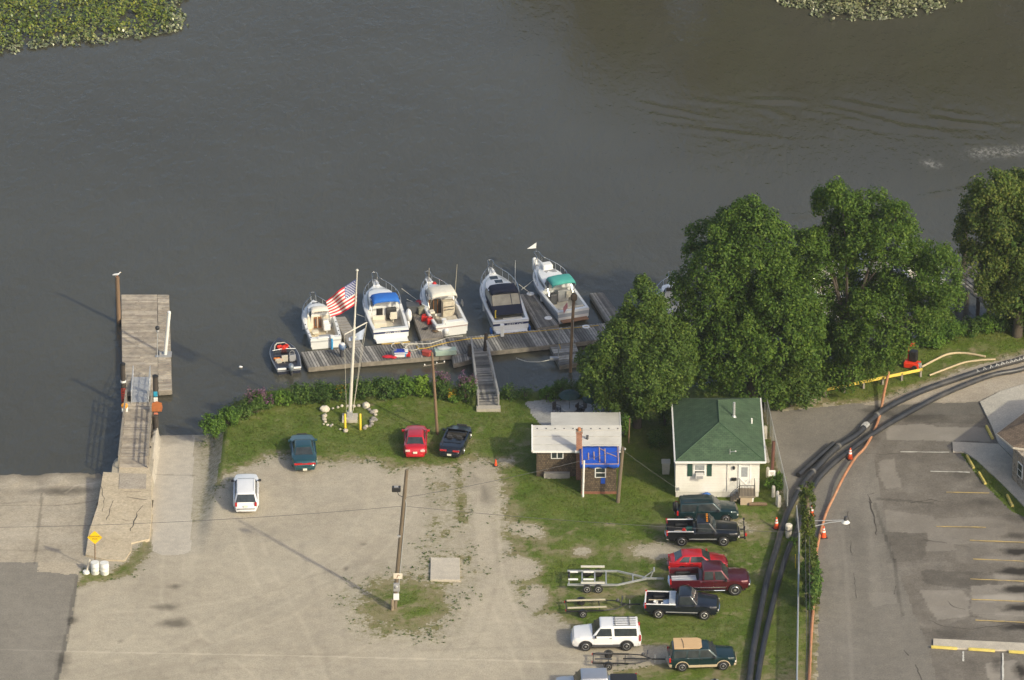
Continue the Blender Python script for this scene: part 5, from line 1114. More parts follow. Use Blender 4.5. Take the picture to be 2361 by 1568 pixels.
q = cargo(RAM, 'shovel', 'long-handled shovel in the bed of the blue-black pickup', 'shovel', (-1.6, .25, .82), -.05); m = MB(); m.tube([(-.75, 0, 0), (.5, 0, .06)], .03, 6); m.build('handle', mat('new_wood'), q); m = MB(); m.box((.62, 0, .06), (.3, .22, .03)); m.build('blade', GREYP, q, bevel=.01)
for x, y, s, lb in ((-1.85, -.25, .17, 'white bucket near the tailgate of the blue-black pickup bed'), (-1.35, -.3, .12, 'small white tub in the middle of the blue-black pickup bed')):
    q = cargo(RAM, 'bucket', lb, 'bucket', (x, y, .71)); m = MB(); m.lathe([(s*.85, 0), (s, s*1.8), (s*.9, s*1.8), (s*.75, .04)], 14); m.build('tub', WHITE, q, 40); m = MB(); m.tube([(-s, 0, s*1.7), (0, -s*1.1, s*1.3), (s, 0, s*1.7)], .012, 5); m.build('handle', GREYP, q)
q = cargo(RAM, 'tarp_bundle', 'pale blue crumpled sheeting in the bed of the blue-black pickup', 'sheeting', (-1.0, -.1, .72)); m = MB(); m.ball((0, 0, .12), (.36, .42, .2), 12, 7, .25); m.build('sheeting', mat('pale_blue', (.45, .55, .68), .6), q, 60)

# trailers
def trailer(name, label, hitch, tail_, W, rail_m, style):
    a, b = at(*hitch), at(*tail_); d = a-b; d.z = 0; L = d.length; o = thing(name, label, 'boat trailer', (b.x, b.y, 0), math.atan2(d.y, d.x)); zf = .55
    if style == 'big':
        for sg in (-1, 1):
            m = MB(); m.beam((0, sg*W/2, zf), (L*.52, sg*W/2, zf), .09, .14); m.beam((L*.52, sg*W/2, zf), (L*.82, 0+sg*.06, zf), .09, .13); m.build('frame_rail', rail_m, o)
            m = MB(); m.tube([(.95, sg*(W/2+.17), .38), (1.0, sg*(W/2+.17), .74), (1.25, sg*(W/2+.17), .84), (2.35, sg*(W/2+.17), .84), (2.6, sg*(W/2+.17), .74), (2.65, sg*(W/2+.17), .38)], .03, 4)
            m2 = MB(); m2.prism([(.95, sg*(W/2+.05)), (2.65, sg*(W/2+.05)), (2.65, sg*(W/2+.31)), (.95, sg*(W/2+.31))], .80, .85); m2.build('fender', mat('pale_fender', (.66, .62, .52), .5), o, bevel=.02)
            for x in (1.4, 2.2): wheel(o, x, sg*(W/2+.18), .32, .2, RIMW, sg)
            m = MB(); m.box((L*.22, sg*W*.27, .74), (.75, .14, .10)); m.build('bunk', WHITE, o, bevel=.02)
            m = MB(); m.box((L*.06, sg*W*.27, .74), (.7, .14, .10)); m.build('bunk', WHITE, o, bevel=.02)
        for x in (.12, 1.05, 1.95, 2.75): m = MB(); m.beam((x, -W/2, zf-.02), (x, W/2, zf-.02), .09, .1); m.build('crossmember', rail_m, o)
        m = MB(); m.beam((L*.68, -W*.22, zf), (L*.68, W*.22, zf), .08, .1); m.build('crossmember', rail_m, o)
        m = MB(); m.beam((L*.78, 0, zf), (L, 0, zf-.04), .1, .13); m.build('tongue', rail_m, o)
        m = MB(); m.beam((L*.86, 0, zf), (L*.90, 0, zf+.75), .08); m.beam((L*.80, 0, zf+.1), (L*.89, 0, zf+.6), .06); m.beam((L*.90, -.25, zf+.72), (L*.90, .25, zf+.72), .10); m.build('winch_post', rail_m, o)
        for i in range(3): m = MB(); m.lathe([(.06, -.12), (.10, -.06), (.10, .06), (.06, .12)], 10, (.12+.0*i, -.45+.45*i, .70), 'y'); m.build('roller', BLACK, o, 40)
    else:
        k = style
        for sg in (-1, 1):
            m = MB(); m.beam((0, sg*W/2, .45), (L*.5, sg*W/2, .45), .07, .10); m.tube([(L*.5, sg*W/2, .45), (L*.66, sg*W*.42, .46), (L*.82, 0, .48)], .04, 6); m.build('frame_rail', rail_m, o)
            wheel(o, L*.22, sg*(W/2+.16), .28, .17, RIMW if k == 'bunks' else RIM, sg)
            m = MB(); m.loft([[(L*.22+.36*math.cos(t), sg*(W/2+y), .28+.36*math.sin(t)) for y in (.05, .28)] for t in [math.pi*i/8 for i in range(9)]], False, False); m.build('fender', BLACK, o, 60)
            if k == 'bunks': m = MB(); m.box((L*.28, sg*W*.36, .62), (L*.52, .15, .08)); m.build('bunk', mat('bunk_tan', (.50, .45, .33), .8), o, bevel=.015)
            else: m = MB(); m.box((L*.15, sg*W*.30, .64), (L*.24, .12, .07)); m.build('bunk', DGREY, o, bevel=.015)
        for x in (.05, L*.22, L*.45): m = MB(); m.beam((x, -W/2, .43), (x, W/2, .43), .06, .07); m.build('crossmember', rail_m, o)
        m = MB(); m.beam((L*.42 if k != 'bunks' else L*.75, 0, .46), (L, 0, .46), .08, .09); m.build('tongue', rail_m, o)
        m = MB(); m.beam((L*.74, 0, .46), (L*.76, 0, 1.05), .07); m.beam((L*.76, -.2, 1.02), (L*.76, .2, 1.02), .09); m.lathe([(.05, -.1), (.15, 0), (.05, .1)], 10, (L*.70, .05, .8), 'y'); m.build('winch_post', DGREY, o)
        m = MB(); m.tube([(L*.86, .12, .1), (L*.86, .12, .75)], .035, 6); m.build('jack', GALV, o)
        for sg in (-1, 1): m = MB(); m.box((-.03, sg*W*.42, .48), (.05, .16, .1)); m.build('tail_lamp', TAIL, o)
    return o
trailer('boat_trailer', 'empty galvanised tandem-axle boat trailer with pale bunks', (1530, 1349), (1308, 1348), 2.0, GALV, 'big')
trailer('boat_trailer', 'small black single-axle trailer with tan bunks behind the blue-black pickup', (1476, 1406), (1304, 1411), 1.45, BLACK, 'bunks')
trailer('boat_trailer', 'bare black keel-rail trailer behind the suv with plywood', (1533, 1533), (1366, 1531), 1.3, BLACK, 'keel')
# ------------------------------------------------------------------ house, shed, right-hand building
SIDING = None
def siding(name, col, pitch=.14, dark=.72):
    m, n, l, b = _nodes(name); g = N(n, 'TexCoord').outputs['Object']; s = N(n, 'SeparateXYZ'); l.new(g, s.inputs[0])
    fr = math_(n, l, 'FRACT', math_(n, l, 'MULTIPLY', s.outputs['Z'], 1/pitch)); c = ramp(n, l, fr, [(0, sc_(col, dark)), (.14, col), (1, sc_(col, 1.03))])
    c = mixc(n, l, c, ramp(n, l, noise(n, l, g, .8, 5, .7), [(.3, (.88, .87, .85)), (.7, (1.05, 1.05, 1.05))]), 1.0, 'MULTIPLY')
    l.new(c, b.inputs['Base Color']); b.inputs['Roughness'].default_value = .55; bump(n, l, b, fr, .4, .02); return m
def shingle(name, c1, c2, c3, sx=3.5, sy=7, axis='XY'):
    m, n, l, b = _nodes(name); g = N(n, 'TexCoord').outputs['Object']; mp = N(n, 'Mapping'); l.new(g, mp.inputs[0])
    if axis == 'XZ': mp.inputs['Rotation'].default_value = (R(-90), 0, 0)
    t = N(n, 'TexBrick'); t.inputs['Scale'].default_value = 1; t.inputs['Brick Width'].default_value = 1/sx; t.inputs['Row Height'].default_value = 1/sy; t.inputs['Mortar Size'].default_value = .012; t.inputs['Bias'].default_value = 0
    t.inputs['Color1'].default_value = (*c1, 1); t.inputs['Color2'].default_value = (*c2, 1); t.inputs['Mortar'].default_value = (*c3, 1); l.new(mp.outputs[0], t.inputs['Vector'])
    c = mixc(n, l, t.outputs['Color'], ramp(n, l, noise(n, l, g, 1.1, 6, .75), [(.28, (.66, .66, .66)), (.72, (1.28, 1.26, 1.2))]), 1.0, 'MULTIPLY')
    c = mixc(n, l, c, ramp(n, l, noise(n, l, g, 11, 3, .8), [(.25, (.72, .72, .72)), (.75, (1.25, 1.25, 1.25))]), 1.0, 'MULTIPLY')
    l.new(c, b.inputs['Base Color']); b.inputs['Roughness'].default_value = .9; bump(n, l, b, t.outputs['Fac'], -.4, .02); return m
WSIDE = siding('white_siding', (.80, .775, .72))
GROOF = shingle('green_shingles', (.046, .088, .045), (.072, .122, .066), (.030, .058, .034), 3.2, 6.5)
CEDAR = shingle('cedar_shingles', (.075, .055, .038), (.165, .122, .082), (.04, .03, .022), 8, 6.5, 'XZ')
WROOF = mat('white_roofing', (.60, .58, .53), .7, var=.08, scale=1.2, dirt=(.44, .42, .37))
BROOF = shingle('brown_shingles', (.13, .095, .07), (.20, .15, .11), (.06, .045, .035), 4, 6)
BRICK = shingle('red_brick', (.27, .085, .045), (.36, .13, .07), (.32, .26, .20), 4.5, 13, 'XZ')
CONCB = mat('concrete_block', (.40, .37, .32), .9, var=.15, scale=2, dirt=(.22, .2, .17))
TARP = mat('blue_tarp', (.020, .095, .52), .45, var=.22, scale=1.6, bmp=.35)
GREENS = mat('green_shutter', (.018, .060, .042), .6)
STONE = None
def stonewall():
    m, n, l, b = _nodes('field_stone'); g = N(n, 'TexCoord').outputs['Object']; v = N(n, 'TexVoronoi'); v.inputs['Scale'].default_value = 3.6; l.new(g, v.inputs['Vector'])
    c = ramp(n, l, N(n, 'SeparateColor').outputs[0], [(0, (.1, .1, .1)), (1, (.2, .2, .2))]); sep = N(n, 'SeparateColor'); l.new(v.outputs['Color'], sep.inputs[0])
    c = ramp(n, l, sep.outputs[0], [(0, (.16, .13, .10)), (.4, (.27, .22, .16)), (.7, (.38, .31, .23)), (1, (.22, .20, .18))])
    v2 = N(n, 'TexVoronoi'); v2.feature = 'DISTANCE_TO_EDGE'; v2.inputs['Scale'].default_value = 3.6; l.new(g, v2.inputs['Vector'])
    c = mixc(n, l, (.42, .38, .32), c, ramp(n, l, v2.outputs[0], [(.02, (0, 0, 0)), (.07, (1, 1, 1))])); l.new(c, b.inputs['Base Color']); b.inputs['Roughness'].default_value = .9
    bump(n, l, b, v2.outputs[0], .6, .05); return m
STONE = stonewall()
# --- the white house with the green hip roof
b0 = at(1557, 1147); b1 = at(1750, 1146); HW = b1.x-b0.x; Yf = (b0.y+b1.y)/2
eL, eR = on_y(1558, 1063, Yf-.35), on_y(1764, 1066, Yf-.35); EZ = (eL.z+eR.z)/2
bk = at(1538, 918, EZ); HD = bk.y-Yf-.35
o = thing('house', 'white sided house with a green shingled hip roof', 'house', (b0.x, Yf, 0)); H = o
WZ = EZ-.05
m = MB(); m.box((HW/2, HD/2, .22), (HW-.06, HD-.06, .46)); m.build('foundation', mat('painted_block', (.62, .59, .54), .8, var=.06), o)
m = MB(); m.box((HW/2, HD/2, (WZ+.45)/2), (HW, HD, WZ-.45)); m.build('wall', WSIDE, o)
x0, x1, y0, y1 = eL.x-b0.x, eR.x-b0.x, -.35, HD+.35; hw = (x1-x0)/2; hr = 1.5; xm = (x0+x1)/2; rf, rb = y0+hw*.98, y1-hw*.98
m = MB(); e = EZ+.03
m.add([(x0, y0, e), (x1, y0, e), (x1, y1, e), (x0, y1, e), (xm, rf, e+hr), (xm, rb, e+hr)], [(0, 1, 4), (1, 2, 5, 4), (2, 3, 5), (3, 0, 4, 5), (0, 3, 2, 1)])
rfo = m.build('roof', GROOF, o)
m = MB(); m.tube([(x0, y0, e+.02), (xm, rf, e+hr+.02)], .035, 4); m.tube([(x1, y0, e+.02), (xm, rf, e+hr+.02)], .035, 4); m.tube([(xm, rf, e+hr+.02), (xm, rb, e+hr+.02)], .035, 4); m.build('ridge_cap', mat('ridge_green', (.052, .098, .054), .9, var=.3), rfo)
m = MB(); [m.beam(a, b, .11, .13) for a, b in (((x0-.05, y0-.05, e-.07), (x1+.05, y0-.05, e-.07)), ((x0-.05, y0, e-.07), (x0-.05, y1, e-.07)), ((x1+.05, y0, e-.07), (x1+.05, y1, e-.07)))]; m.build('gutter', WHITE, rfo)
def P(z0, z1, xa, xb, ya, yb): return ((xa+xb)/2, (ya+yb)/2, (z0+z1)/2), (xb-xa, yb-ya, z1-z0)
k = HW/6.13
def wbox(name, x0, x1, z0, z1, d0, d1, m_, par=None, bevel=.01): q = MB(); q.box(*P(z0, z1, x0*k, x1*k, -d1, -d0)); return q.build(name, m_, par or o, bevel=bevel)
w_ = wbox('window', 1.28, 2.22, 1.75, 2.78, -.02, .05, WHITE); wbox('pane', 1.40, 2.10, 2.27, 2.68, .05, .06, mat('pale_pane', (.30, .32, .33), .15, var=.3, scale=3), w_); wbox('pane', 1.40, 2.10, 1.84, 2.20, .05, .06, GLASS, w_)
wbox('sash_bar', 1.36, 2.14, 2.20, 2.26, .05, .075, WHITE, w_)
for a, b in ((.86, 1.22), (2.28, 2.64)): wbox('shutter', a, b, 1.76, 2.76, 0, .05, GREENS)
ac = wbox('air_conditioner', 1.45, 2.05, 1.72, 2.08, .02, .42, mat('ac_white', (.66, .65, .62), .5, var=.06)); wbox('ac_grille', 1.52, 1.98, 1.76, 1.98, .42, .44, GREYP, ac)
d = wbox('door', 4.66, 5.40, .80, 2.66, -.02, .05, WHITE); wbox('door_glass', 4.80, 5.26, 1.72, 2.52, .05, .065, mat('blind_pane', (.34, .36, .38), .25, var=.2, scale=8), d); wbox('door_trim', 4.58, 4.66, .80, 2.74, 0, .07, WHITE); wbox('door_trim', 5.40, 5.48, .80, 2.74, 0, .07, WHITE)
q = MB(); q.beam((4.74*k, -.06, .9), (5.3*k, -.06, 1.55), .05, .03); q.beam((4.74*k, -.075, 1.55), (5.3*k, -.075, .9), .05, .03); q.build('door_brace', mat('brace', (.70, .68, .64), .5), d)
m = MB(); m.lathe([(.05, -.1), (.10, .05), (.07, .16), (.02, .2)], 10, (4.25*k, -.12, 2.45)); m.build('porch_lamp', BLACK, o, 40)
wbox('mailbox', 4.08, 4.46, 1.42, 1.64, .0, .13, BLACK)
m = MB(); m.tube([(4.46*k-.7, -.03, .5), (4.46*k-.7, -.03, WZ)], .02, 6); m.build('cable', GREYP, o)
wbox('meter_box', .14, .30, .62, .82, 0, .12, GREYP)
# porch steps
pl = wbox('porch', 4.60, 5.82, .62, .76, .02, 1.25, mat('porch_board', (.24, .20, .15), .8, var=.2), bevel=.01); wbox('porch_base', 4.72, 5.58, 0, .60, .25, 1.22, mat('tan_base', (.46, .36, .25), .8, var=.1), pl)
for i in range(3): wbox('step', 4.02+.2*i, 4.26+.2*i, .08+.17*i, .14+.17*i, .1, 1.1, mat('porch_board'), pl)
m = MB()
for x in (4.66, 5.76): m.tube([(x*k, -1.2, .7), (x*k, -1.2, 1.62)], .022, 6); m.tube([(x*k, -1.2, 1.62), (x*k, -.1, 1.62)], .02, 6); [m.tube([(x*k, -1.2+.14*i, .74), (x*k, -1.2+.14*i, 1.62)], .012, 4) for i in range(8)]
m.tube([(4.66*k, -1.2, 1.62), (5.76*k, -1.2, 1.62)], .02, 6); [m.tube([((4.66+.11*i)*k, -1.2, .74), ((4.66+.11*i)*k, -1.2, 1.62)], .012, 4) for i in range(11)]
m.tube([(4.66*k, -1.2, 1.62), (3.98*k, -1.2, .95), (3.98*k, -1.2, .05)], .02, 6); m.build('porch_railing', BLACK, pl)
# roof fittings
def onroof(px, py):   # point on the right or front slope
    best = None
    for n_ in range(60):
        z = EZ+hr*n_/59; q = at(px, py, z); lx, ly = q.x-b0.x, q.y-Yf
        s = min((lx-x0)/hw, (x1-lx)/hw, (ly-y0)/hw)*hr+e
        if best is None or abs(s-z) < best[0]: best = (abs(s-z), Vector((lx, ly, s)))
    return best[1]
v = onroof(1692, 960); m = MB(); m.lathe([(.10, -.05), (.10, 1.15), (.02, 1.2)], 10, v); m.lathe([(.2, -.08), (.13, .1)], 10, v); m.build('vent_pipe', GALV, rfo, 40)
v = onroof(1733, 976); m = MB(); m.lathe([(.06, -.05), (.06, .42)], 10, v); m.build('vent_pipe', WHITE, rfo, 40)
v = onroof(1683, 1048); m = MB(); m.tube([v, v+Vector((.0, 0, .42))], .025, 6); m.tube([v+Vector((0, 0, .2)), v+Vector((.38, -.1, .30))], .02, 6); m.build('antenna_mount', GALV, rfo); 
m = MB(); m.slab([v+Vector((-.2+.28*math.cos(a), .05, .45+.26*math.sin(a))) for a in [2*math.pi*i/14 for i in range(14)]], (.0, .04, .01)); m.build('satellite_dish', GREYP, rfo) if False else None
m = MB(); m.lathe([(.05, 0), (.06, .06)], 8, v+Vector((.40, -.1, .27))); m.build('receiver', WHITE, rfo)
for x, y_, c_, l_, nm in ((1556+35, 0, 0, 0, 0),): pass
# odds round the house
def drum(name, label, cat, p, r, h, m_, rim=None, open_=True):
    o = thing(name, label, cat, p); m = MB()
    pr = [(r*.96, 0), (r, .03), (r, h*.33), (r*1.03, h*.345), (r, h*.36), (r, h*.65), (r*1.03, h*.665), (r, h*.68), (r, h-.02), (r*.97, h)]+([(r*.9, h), (r*.88, .08)] if open_ else [])
    m.lathe(pr, 20, (0, 0, 0)); m.build('drum', m_, o, 40)
    m = MB(); m.lathe([(r*.9, h-.005), (r*1.0, h-.005), (r*1.02, h+.012), (r*.92, h+.014)], 20); m.build('rim', rim or m_, o, 40); return o
p = at(1535, 1091); o = thing('trash_bin', 'beige wheeled rubbish bin between the shed and the white house', 'bin', p); m = MB(); m.box((0, 0, .48), (.52, .56, .92), 0, 1.15, 1.15); m.build('bin_body', mat('bin_beige', (.50, .45, .36), .6), o, bevel=.04); m = MB(); m.box((0, .02, .97), (.66, .70, .07)); m.build('lid', mat('bin_beige'), o, bevel=.03)
p = at(1629, 1153); o = thing('tub', 'blue tub against the white house wall behind the dark green suv', 'tub', p); m = MB(); m.lathe([(.24, 0), (.32, .42), (.34, .45), (.28, .45), (.2, .06)], 16); m.build('bucket', BLUEP, o, 40); m = MB(); m.ball((0, 0, .45), (.26, .26, .16), 10, 6, .15); m.build('heap', BLUEP, o, 50)
a, b = at(1727, 1166), at(1768, 1163); o = thing('log', 'old timber lying right of the porch of the white house', 'log', (a.x, a.y, .12)); m = MB(); m.tube([(0, 0, 0), (.7, .02, .02), (b.x-a.x, .0, 0)], [.13, .14, .12], 10); m.build('trunk', BROWNPOLE, o, 40)
p = at(1733, 1157); o = thing('bucket', 'white bucket at the corner of the porch', 'bucket', p); m = MB(); m.lathe([(.13, 0), (.16, .36), (.14, .36), (.11, .03)], 14); m.build('tub', WHITE, o, 40); m = MB(); m.tube([(-.16, 0, .34), (0, -.17, .24), (.16, 0, .34)], .012, 5); m.build('handle', GREYP, o)
p = at(1683, 925, 0)
# --- brown shingled shed with white roofs and a blue tarp annexe
s0 = at(1237, 1099); Ys = s0.y; s1x = at(1418, 1099).x; o = thing('shed', 'brown shingled shed with flat white roofs, brick chimney and blue tarp annexe', 'shed', (s0.x, Ys, 0))
SW_ = s1x-s0.x; fz = on_y(1240, 1041, Ys-.25).z
m = MB(); m.prism([(0, 0), (SW_, 0), (SW_, 3.0), (0, 3.0)], 0, [fz-.06, fz-.06, fz+.28, fz+.28]); m.build('wall', CEDAR, o)
f0, f1 = on_y(1228, 1040, Ys-.25)-s0, on_y(1436, 1040, Ys-.25)-s0; g = 3.0; gz_ = fz+.40
m = MB(); m.prism([(f0.x, -.25), (f1.x-.1, -.25), (f1.x-.05, g), (f0.x, g)], [fz-.02, fz-.02, gz_-.04, gz_-.04], [fz+.08, fz+.08, gz_+.06, gz_+.06]); rr_ = m.build('roof', WROOF, o)
m = MB(); [m.beam((f0.x+.06, -.25+3.25*t, fz+.09+.38*t), (f1.x-.2, -.25+3.25*t, fz+.09+.38*t), .035, .02) for t in (.22, .55, .80)]; m.build('roof_lap', mat('lap_grey', (.42, .40, .36), .8, var=.4, scale=3), rr_)
m = MB(); m.beam((f0.x-.03, -.28, fz+.04), (f0.x-.03, g, gz_+.03), .10, .18); m.beam((f0.x, -.29, fz+.0), (f1.x-.1, -.29, fz+.0), .05, .16); m.build('fascia', WHITE, rr_)
for i in range(10): m = MB(); m.lathe([(.05, 0), (.05, .05)], 8, (f0.x+.35+i*.66, 2.55, gz_+.0)); m.build('roof_vent', DGREY, rr_)
bx0, bx1 = at(1270, 952, fz+.1).x-s0.x, at(1428, 952, fz+.1).x-s0.x; by = at(1300, 952, fz+.05).y-Ys
m = MB(); m.prism([(bx0+.1, g+.02), (bx1-.1, g+.02), (bx1-.1, by-.2), (bx0+.1, by-.2)], 0, [gz_-.12, gz_-.12, fz-.1, fz-.1]); m.build('rear_wall', CEDAR, o)
m = MB(); m.prism([(bx0, g+.01), (bx1, g+.01), (bx1, by), (bx0, by)], [gz_-.08, gz_-.08, fz, fz], [gz_+.03, gz_+.03, fz+.10, fz+.10]); m.build('roof', WROOF, o)
m = MB(); m.beam((bx1+.03, g, gz_-.02), (bx1+.03, by, fz+.05), .08, .16); m.build('fascia', WHITE, o)
an0, an1 = at(1340, 1139)-s0, at(1421, 1139)-s0; ay_ = an0.y; az = on_y(1342, 1071, Ys+ay_).z; az2 = fz+.30
m = MB(); m.prism([(an0.x, ay_), (an1.x, ay_), (an1.x, -.02), (an0.x, -.02)], 0, [az, az, az2-.1, az2-.1]); an = m.build('annexe_wall', CEDAR, o)
t0, t1 = an0.x-.1, an1.x+.22
m = MB(); n1, n2 = 14, 8; rows = []
for j in range(n2+1):
    v = j/n2; rows.append([(t0+(t1-t0)*i/n1, ay_-.18+(0.0-ay_+.02)*v, az+.09+(az2-az)*v+.012*math.sin(i*2.1+j)*1.0) for i in range(n1+1)])
rows.insert(0, [(t0+(t1-t0)*i/n1, ay_-.22, az-.16-.07*math.sin(i*1.7)) for i in range(n1+1)])
m.loft(rows, False, False); tp_ = m.build('tarp', TARP, o, 60); sm = tp_.modifiers.new('t', 'SOLIDIFY'); sm.thickness = .02
m = MB()
def tz(v): return az+.125+(az2-az)*v
for x, v0, v1, dx in ((.06, .02, .98, 0), (.97, .02, .98, 0), (.22, .25, .62, 0), (.36, .25, .68, 0), (.5, .1, .92, 0), (.64, .08, .85, 0)):
    X_ = t0+(t1-t0)*x; m.beam((X_, ay_-.18-ay_*v0, tz(v0)), (X_, ay_-.18-ay_*v1, tz(v1)), .07, .03)
m.beam((t0+.1, ay_-.15, tz(0)), (t1-.1, ay_-.15, tz(0)), .07, .03); m.beam((t0+(t1-t0)*.68, ay_-.18-ay_*.62, tz(.62)), (t0+(t1-t0)*.92, ay_-.18-ay_*.42, tz(.42)), .06, .03); m.beam((t0+(t1-t0)*.52, ay_-.18-ay_*.85, tz(.85)), (t0+(t1-t0)*.64, ay_-.18-ay_*.72, tz(.72)), .06, .03); m.build('tarp_batten', mat('batten', (.50, .33, .26), .7), tp_)
m = MB(); cx = (at(1329, 1110).x+at(1341, 1110).x)/2-s0.x; ct = on_y(1335, 996, Ys-.3).z
m.box((cx, -.30, ct/2), (.42, .52, ct)); m.box((cx, -.30, ct+.06), (.50, .58, .12)); ch = m.build('chimney', BRICK, o); m = MB(); m.lathe([(.13, 0), (.12, .22)], 10, (cx, -.30, ct+.12)); m.build('chimney_pot', mat('clay', (.48, .20, .09), .8), ch, 40); m = MB(); m.box((cx-.02, -.30, fz+.14), (.56, .62, .18)); m.build('flashing', WHITE, ch)
m = MB(); m.lathe([(.09, 0), (.09, .32), (.11, .34)], 10, (cx+.62, 1.2, fz+.2)); m.build('flue', DGREY, o, 40)
def win(par, x0, x1, z0, z1, y, panes, horizontal=False):
    q = MB(); q.box(((x0+x1)/2, y-.03, (z0+z1)/2), (x1-x0, .08, z1-z0)); w_ = q.build('window', WHITE, par, bevel=.01); n_ = panes
    for i in range(n_):
        if horizontal: a, b, c, d_ = x0+.08, x1-.08, z0+.07+(z1-z0-.07)/n_*i, z0+(z1-z0-.07)/n_*(i+1)
        else: a, b, c, d_ = x0+.07+(x1-x0-.07)/n_*i, x0+(x1-x0-.07)/n_*(i+1), z0+.07, z1-.07
        q = MB(); q.box(((a+b)/2, y-.076, (c+d_)/2), (b-a, .012, d_-c)); q.build('pane', GLASS, w_)
def lx(px, y): return at(px, y).x-s0.x
win(o, lx(1270, 1099), lx(1299, 1099), 1.52, fz-.12, 0, 2)
win(an, lx(1371, 1139), lx(1397, 1139), 1.38, 2.22, ay_, 2, True)
m = MB(); m.box(((lx(1385, 1139)+lx(1395, 1139))/2, ay_-.012, 1.1), (.32, .02, .48)); m.build('tarp_patch', TARP, o)
m = MB(); m.box((1.0+lx(1262, 1099)-.3, -.18, .22), (1.9, .3, .44)); m.build('foundation', CONCB, o)
m = MB(); m.box(((an0.x+an1.x)/2, ay_-.01, .10), (an1.x-an0.x+.04, .06, .22)); m.build('sill_board', mat('rust_board', (.24, .10, .06), .8, var=.3), an)
dq = at(1344, 1146)-s0; m = MB(); dt = on_y(1348, 1062, Ys+dq.y).z; m.tube([(dq.x, dq.y, 0), (dq.x+.06, dq.y+.02, dt)], .075, 8); m.build('downspout', WHITE, o, 40)
# --- brown roofed stone building at the right edge
A, B = at(2333, 1106), at(2480, 1262); e1 = (B-A).normalized(); n1_ = Vector((-e1.y, e1.x, 0)); o = thing('stone_building', 'stone walled building with brown shingle roof cut by the right edge', 'building', A)
L_ = (B-A).length; m = MB(); c = [Vector((0, 0, 0)), B-A, B-A+n1_*9, n1_*9]; m.prism([(q.x, q.y) for q in c], 0, 2.75); m.build('wall', STONE, o)
P1, P2 = at(2299, 999, 2.95)-A, at(2336, 1030, 2.95)-A; ed = (P2-P1).normalized(); Pz = 2.95
far = P2+Vector((9, -2.2, 0)); up1 = P1+Vector((5, 7.2, 0)); rg = P1+Vector((7.0, 2.2, 2.0)); rg2 = far+Vector((0, 4.2, 2.0))
m = MB(); V = [P1, P2, far, rg2, rg, up1, up1+Vector((6, -1.0, 1.4))]; V = [Vector((q.x, q.y, q.z)) for q in V]
m.add([*V, *[q-Vector((0, 0, .14)) for q in V]], [(0, 1, 4), (1, 2, 3, 4), (0, 4, 6, 5), (4, 3, 6), (0, 7, 8, 1), (1, 8, 9, 2), (5, 12, 7, 0), (7, 11, 8), (8, 11, 10, 9), (7, 12, 13, 11)]); rf_ = m.build('roof', BROOF, o)
m = MB(); dz = Vector((0, 0, -.10)); m.beam(P1+dz, P2+dz, .10, .14); m.beam(P2+dz, far+dz, .10, .14); m.beam(P1+dz, up1+dz, .10, .14); m.build('gutter', mat('tan_gutter', (.55, .50, .42), .5), rf_)
q = e1*1.05-n1_*.03; m = MB(); m.slab([q+Vector((0, 0, .95)), q+e1*.8+Vector((0, 0, .95)), q+e1*.8+Vector((0, 0, 2.1)), q+Vector((0, 0, 2.1))], n1_*-.06); w_ = m.build('window', WHITE, o)
for i in range(2): m = MB(); z0 = 1.03+.53*i; a = q+e1*.09-n1_*.062; m.slab([a+Vector((0, 0, z0)), a+e1*.62+Vector((0, 0, z0)), a+e1*.62+Vector((0, 0, z0+.46)), a+Vector((0, 0, z0+.46))], n1_*-.012); m.build('pane', GLASS, w_)

# ------------------------------------------------------------------ concrete slabs and walks
def slabx(name, P, h, m_, z0=0., kind='structure', label=None, cat=None, drop=.4):
    p = [at(a, b, z0+h) for a, b in P]; m = MB(); m.prism([(q.x, q.y) for q in p], z0-drop, z0+h); o = m.build(name, m_, None, bevel=.015)
    return tag(o, label, cat, None, kind if not label else None)
def addattr(o): 
    for a in ('tone', 'lush'): o.data.attributes.new(a, 'FLOAT', 'POINT')
    return o
addattr(slabx('concrete_ramp_wall', [(238, 1088), (273, 1090), (275, 1074), (342, 1074), (350, 1100), (350, 1180), (345, 1242), (303, 1252), (303, 1268), (288, 1292), (245, 1290), (197, 1278), (205, 1225), (225, 1165)], .08, groundmat('slab_concrete', (.43, .355, .25), (.50, .42, .30), (.55, .47, .35), big=.35, fine=9, bmp=.25), drop=1.9))
addattr(slabx('approach_slab', [(276, 1091), (338, 1092), (337, 1127), (274, 1127)], .115, DRIVE, drop=.1))
addattr(slabx('sidewalk', [(2259, 926), (2308, 901), (2361, 885), (2480, 852), (2480, 1030), (2361, 1070), (2331, 1050), (2302, 1021), (2285, 979)], .13, WALK))
addattr(slabx('walkway', [(2196, 1018), (2302, 1023), (2331, 1053), (2480, 1195), (2480, 1285), (2361, 1166), (2310, 1113), (2252, 1060), (2223, 1041), (2197, 1041)], .10, CONC2))
addattr(slabx('parking_kerb', [(2152, 1472), (2361, 1482), (2480, 1488), (2480, 1506), (2361, 1500), (2151, 1492)], .12, CONC2))
o = slabx('concrete_pad', [(993, 1285), (1060, 1286), (1061, 1337), (992, 1336)], .14, CONC2, label='square concrete pad set in the gravel lot', cat='concrete pad', drop=.1); addattr(o)
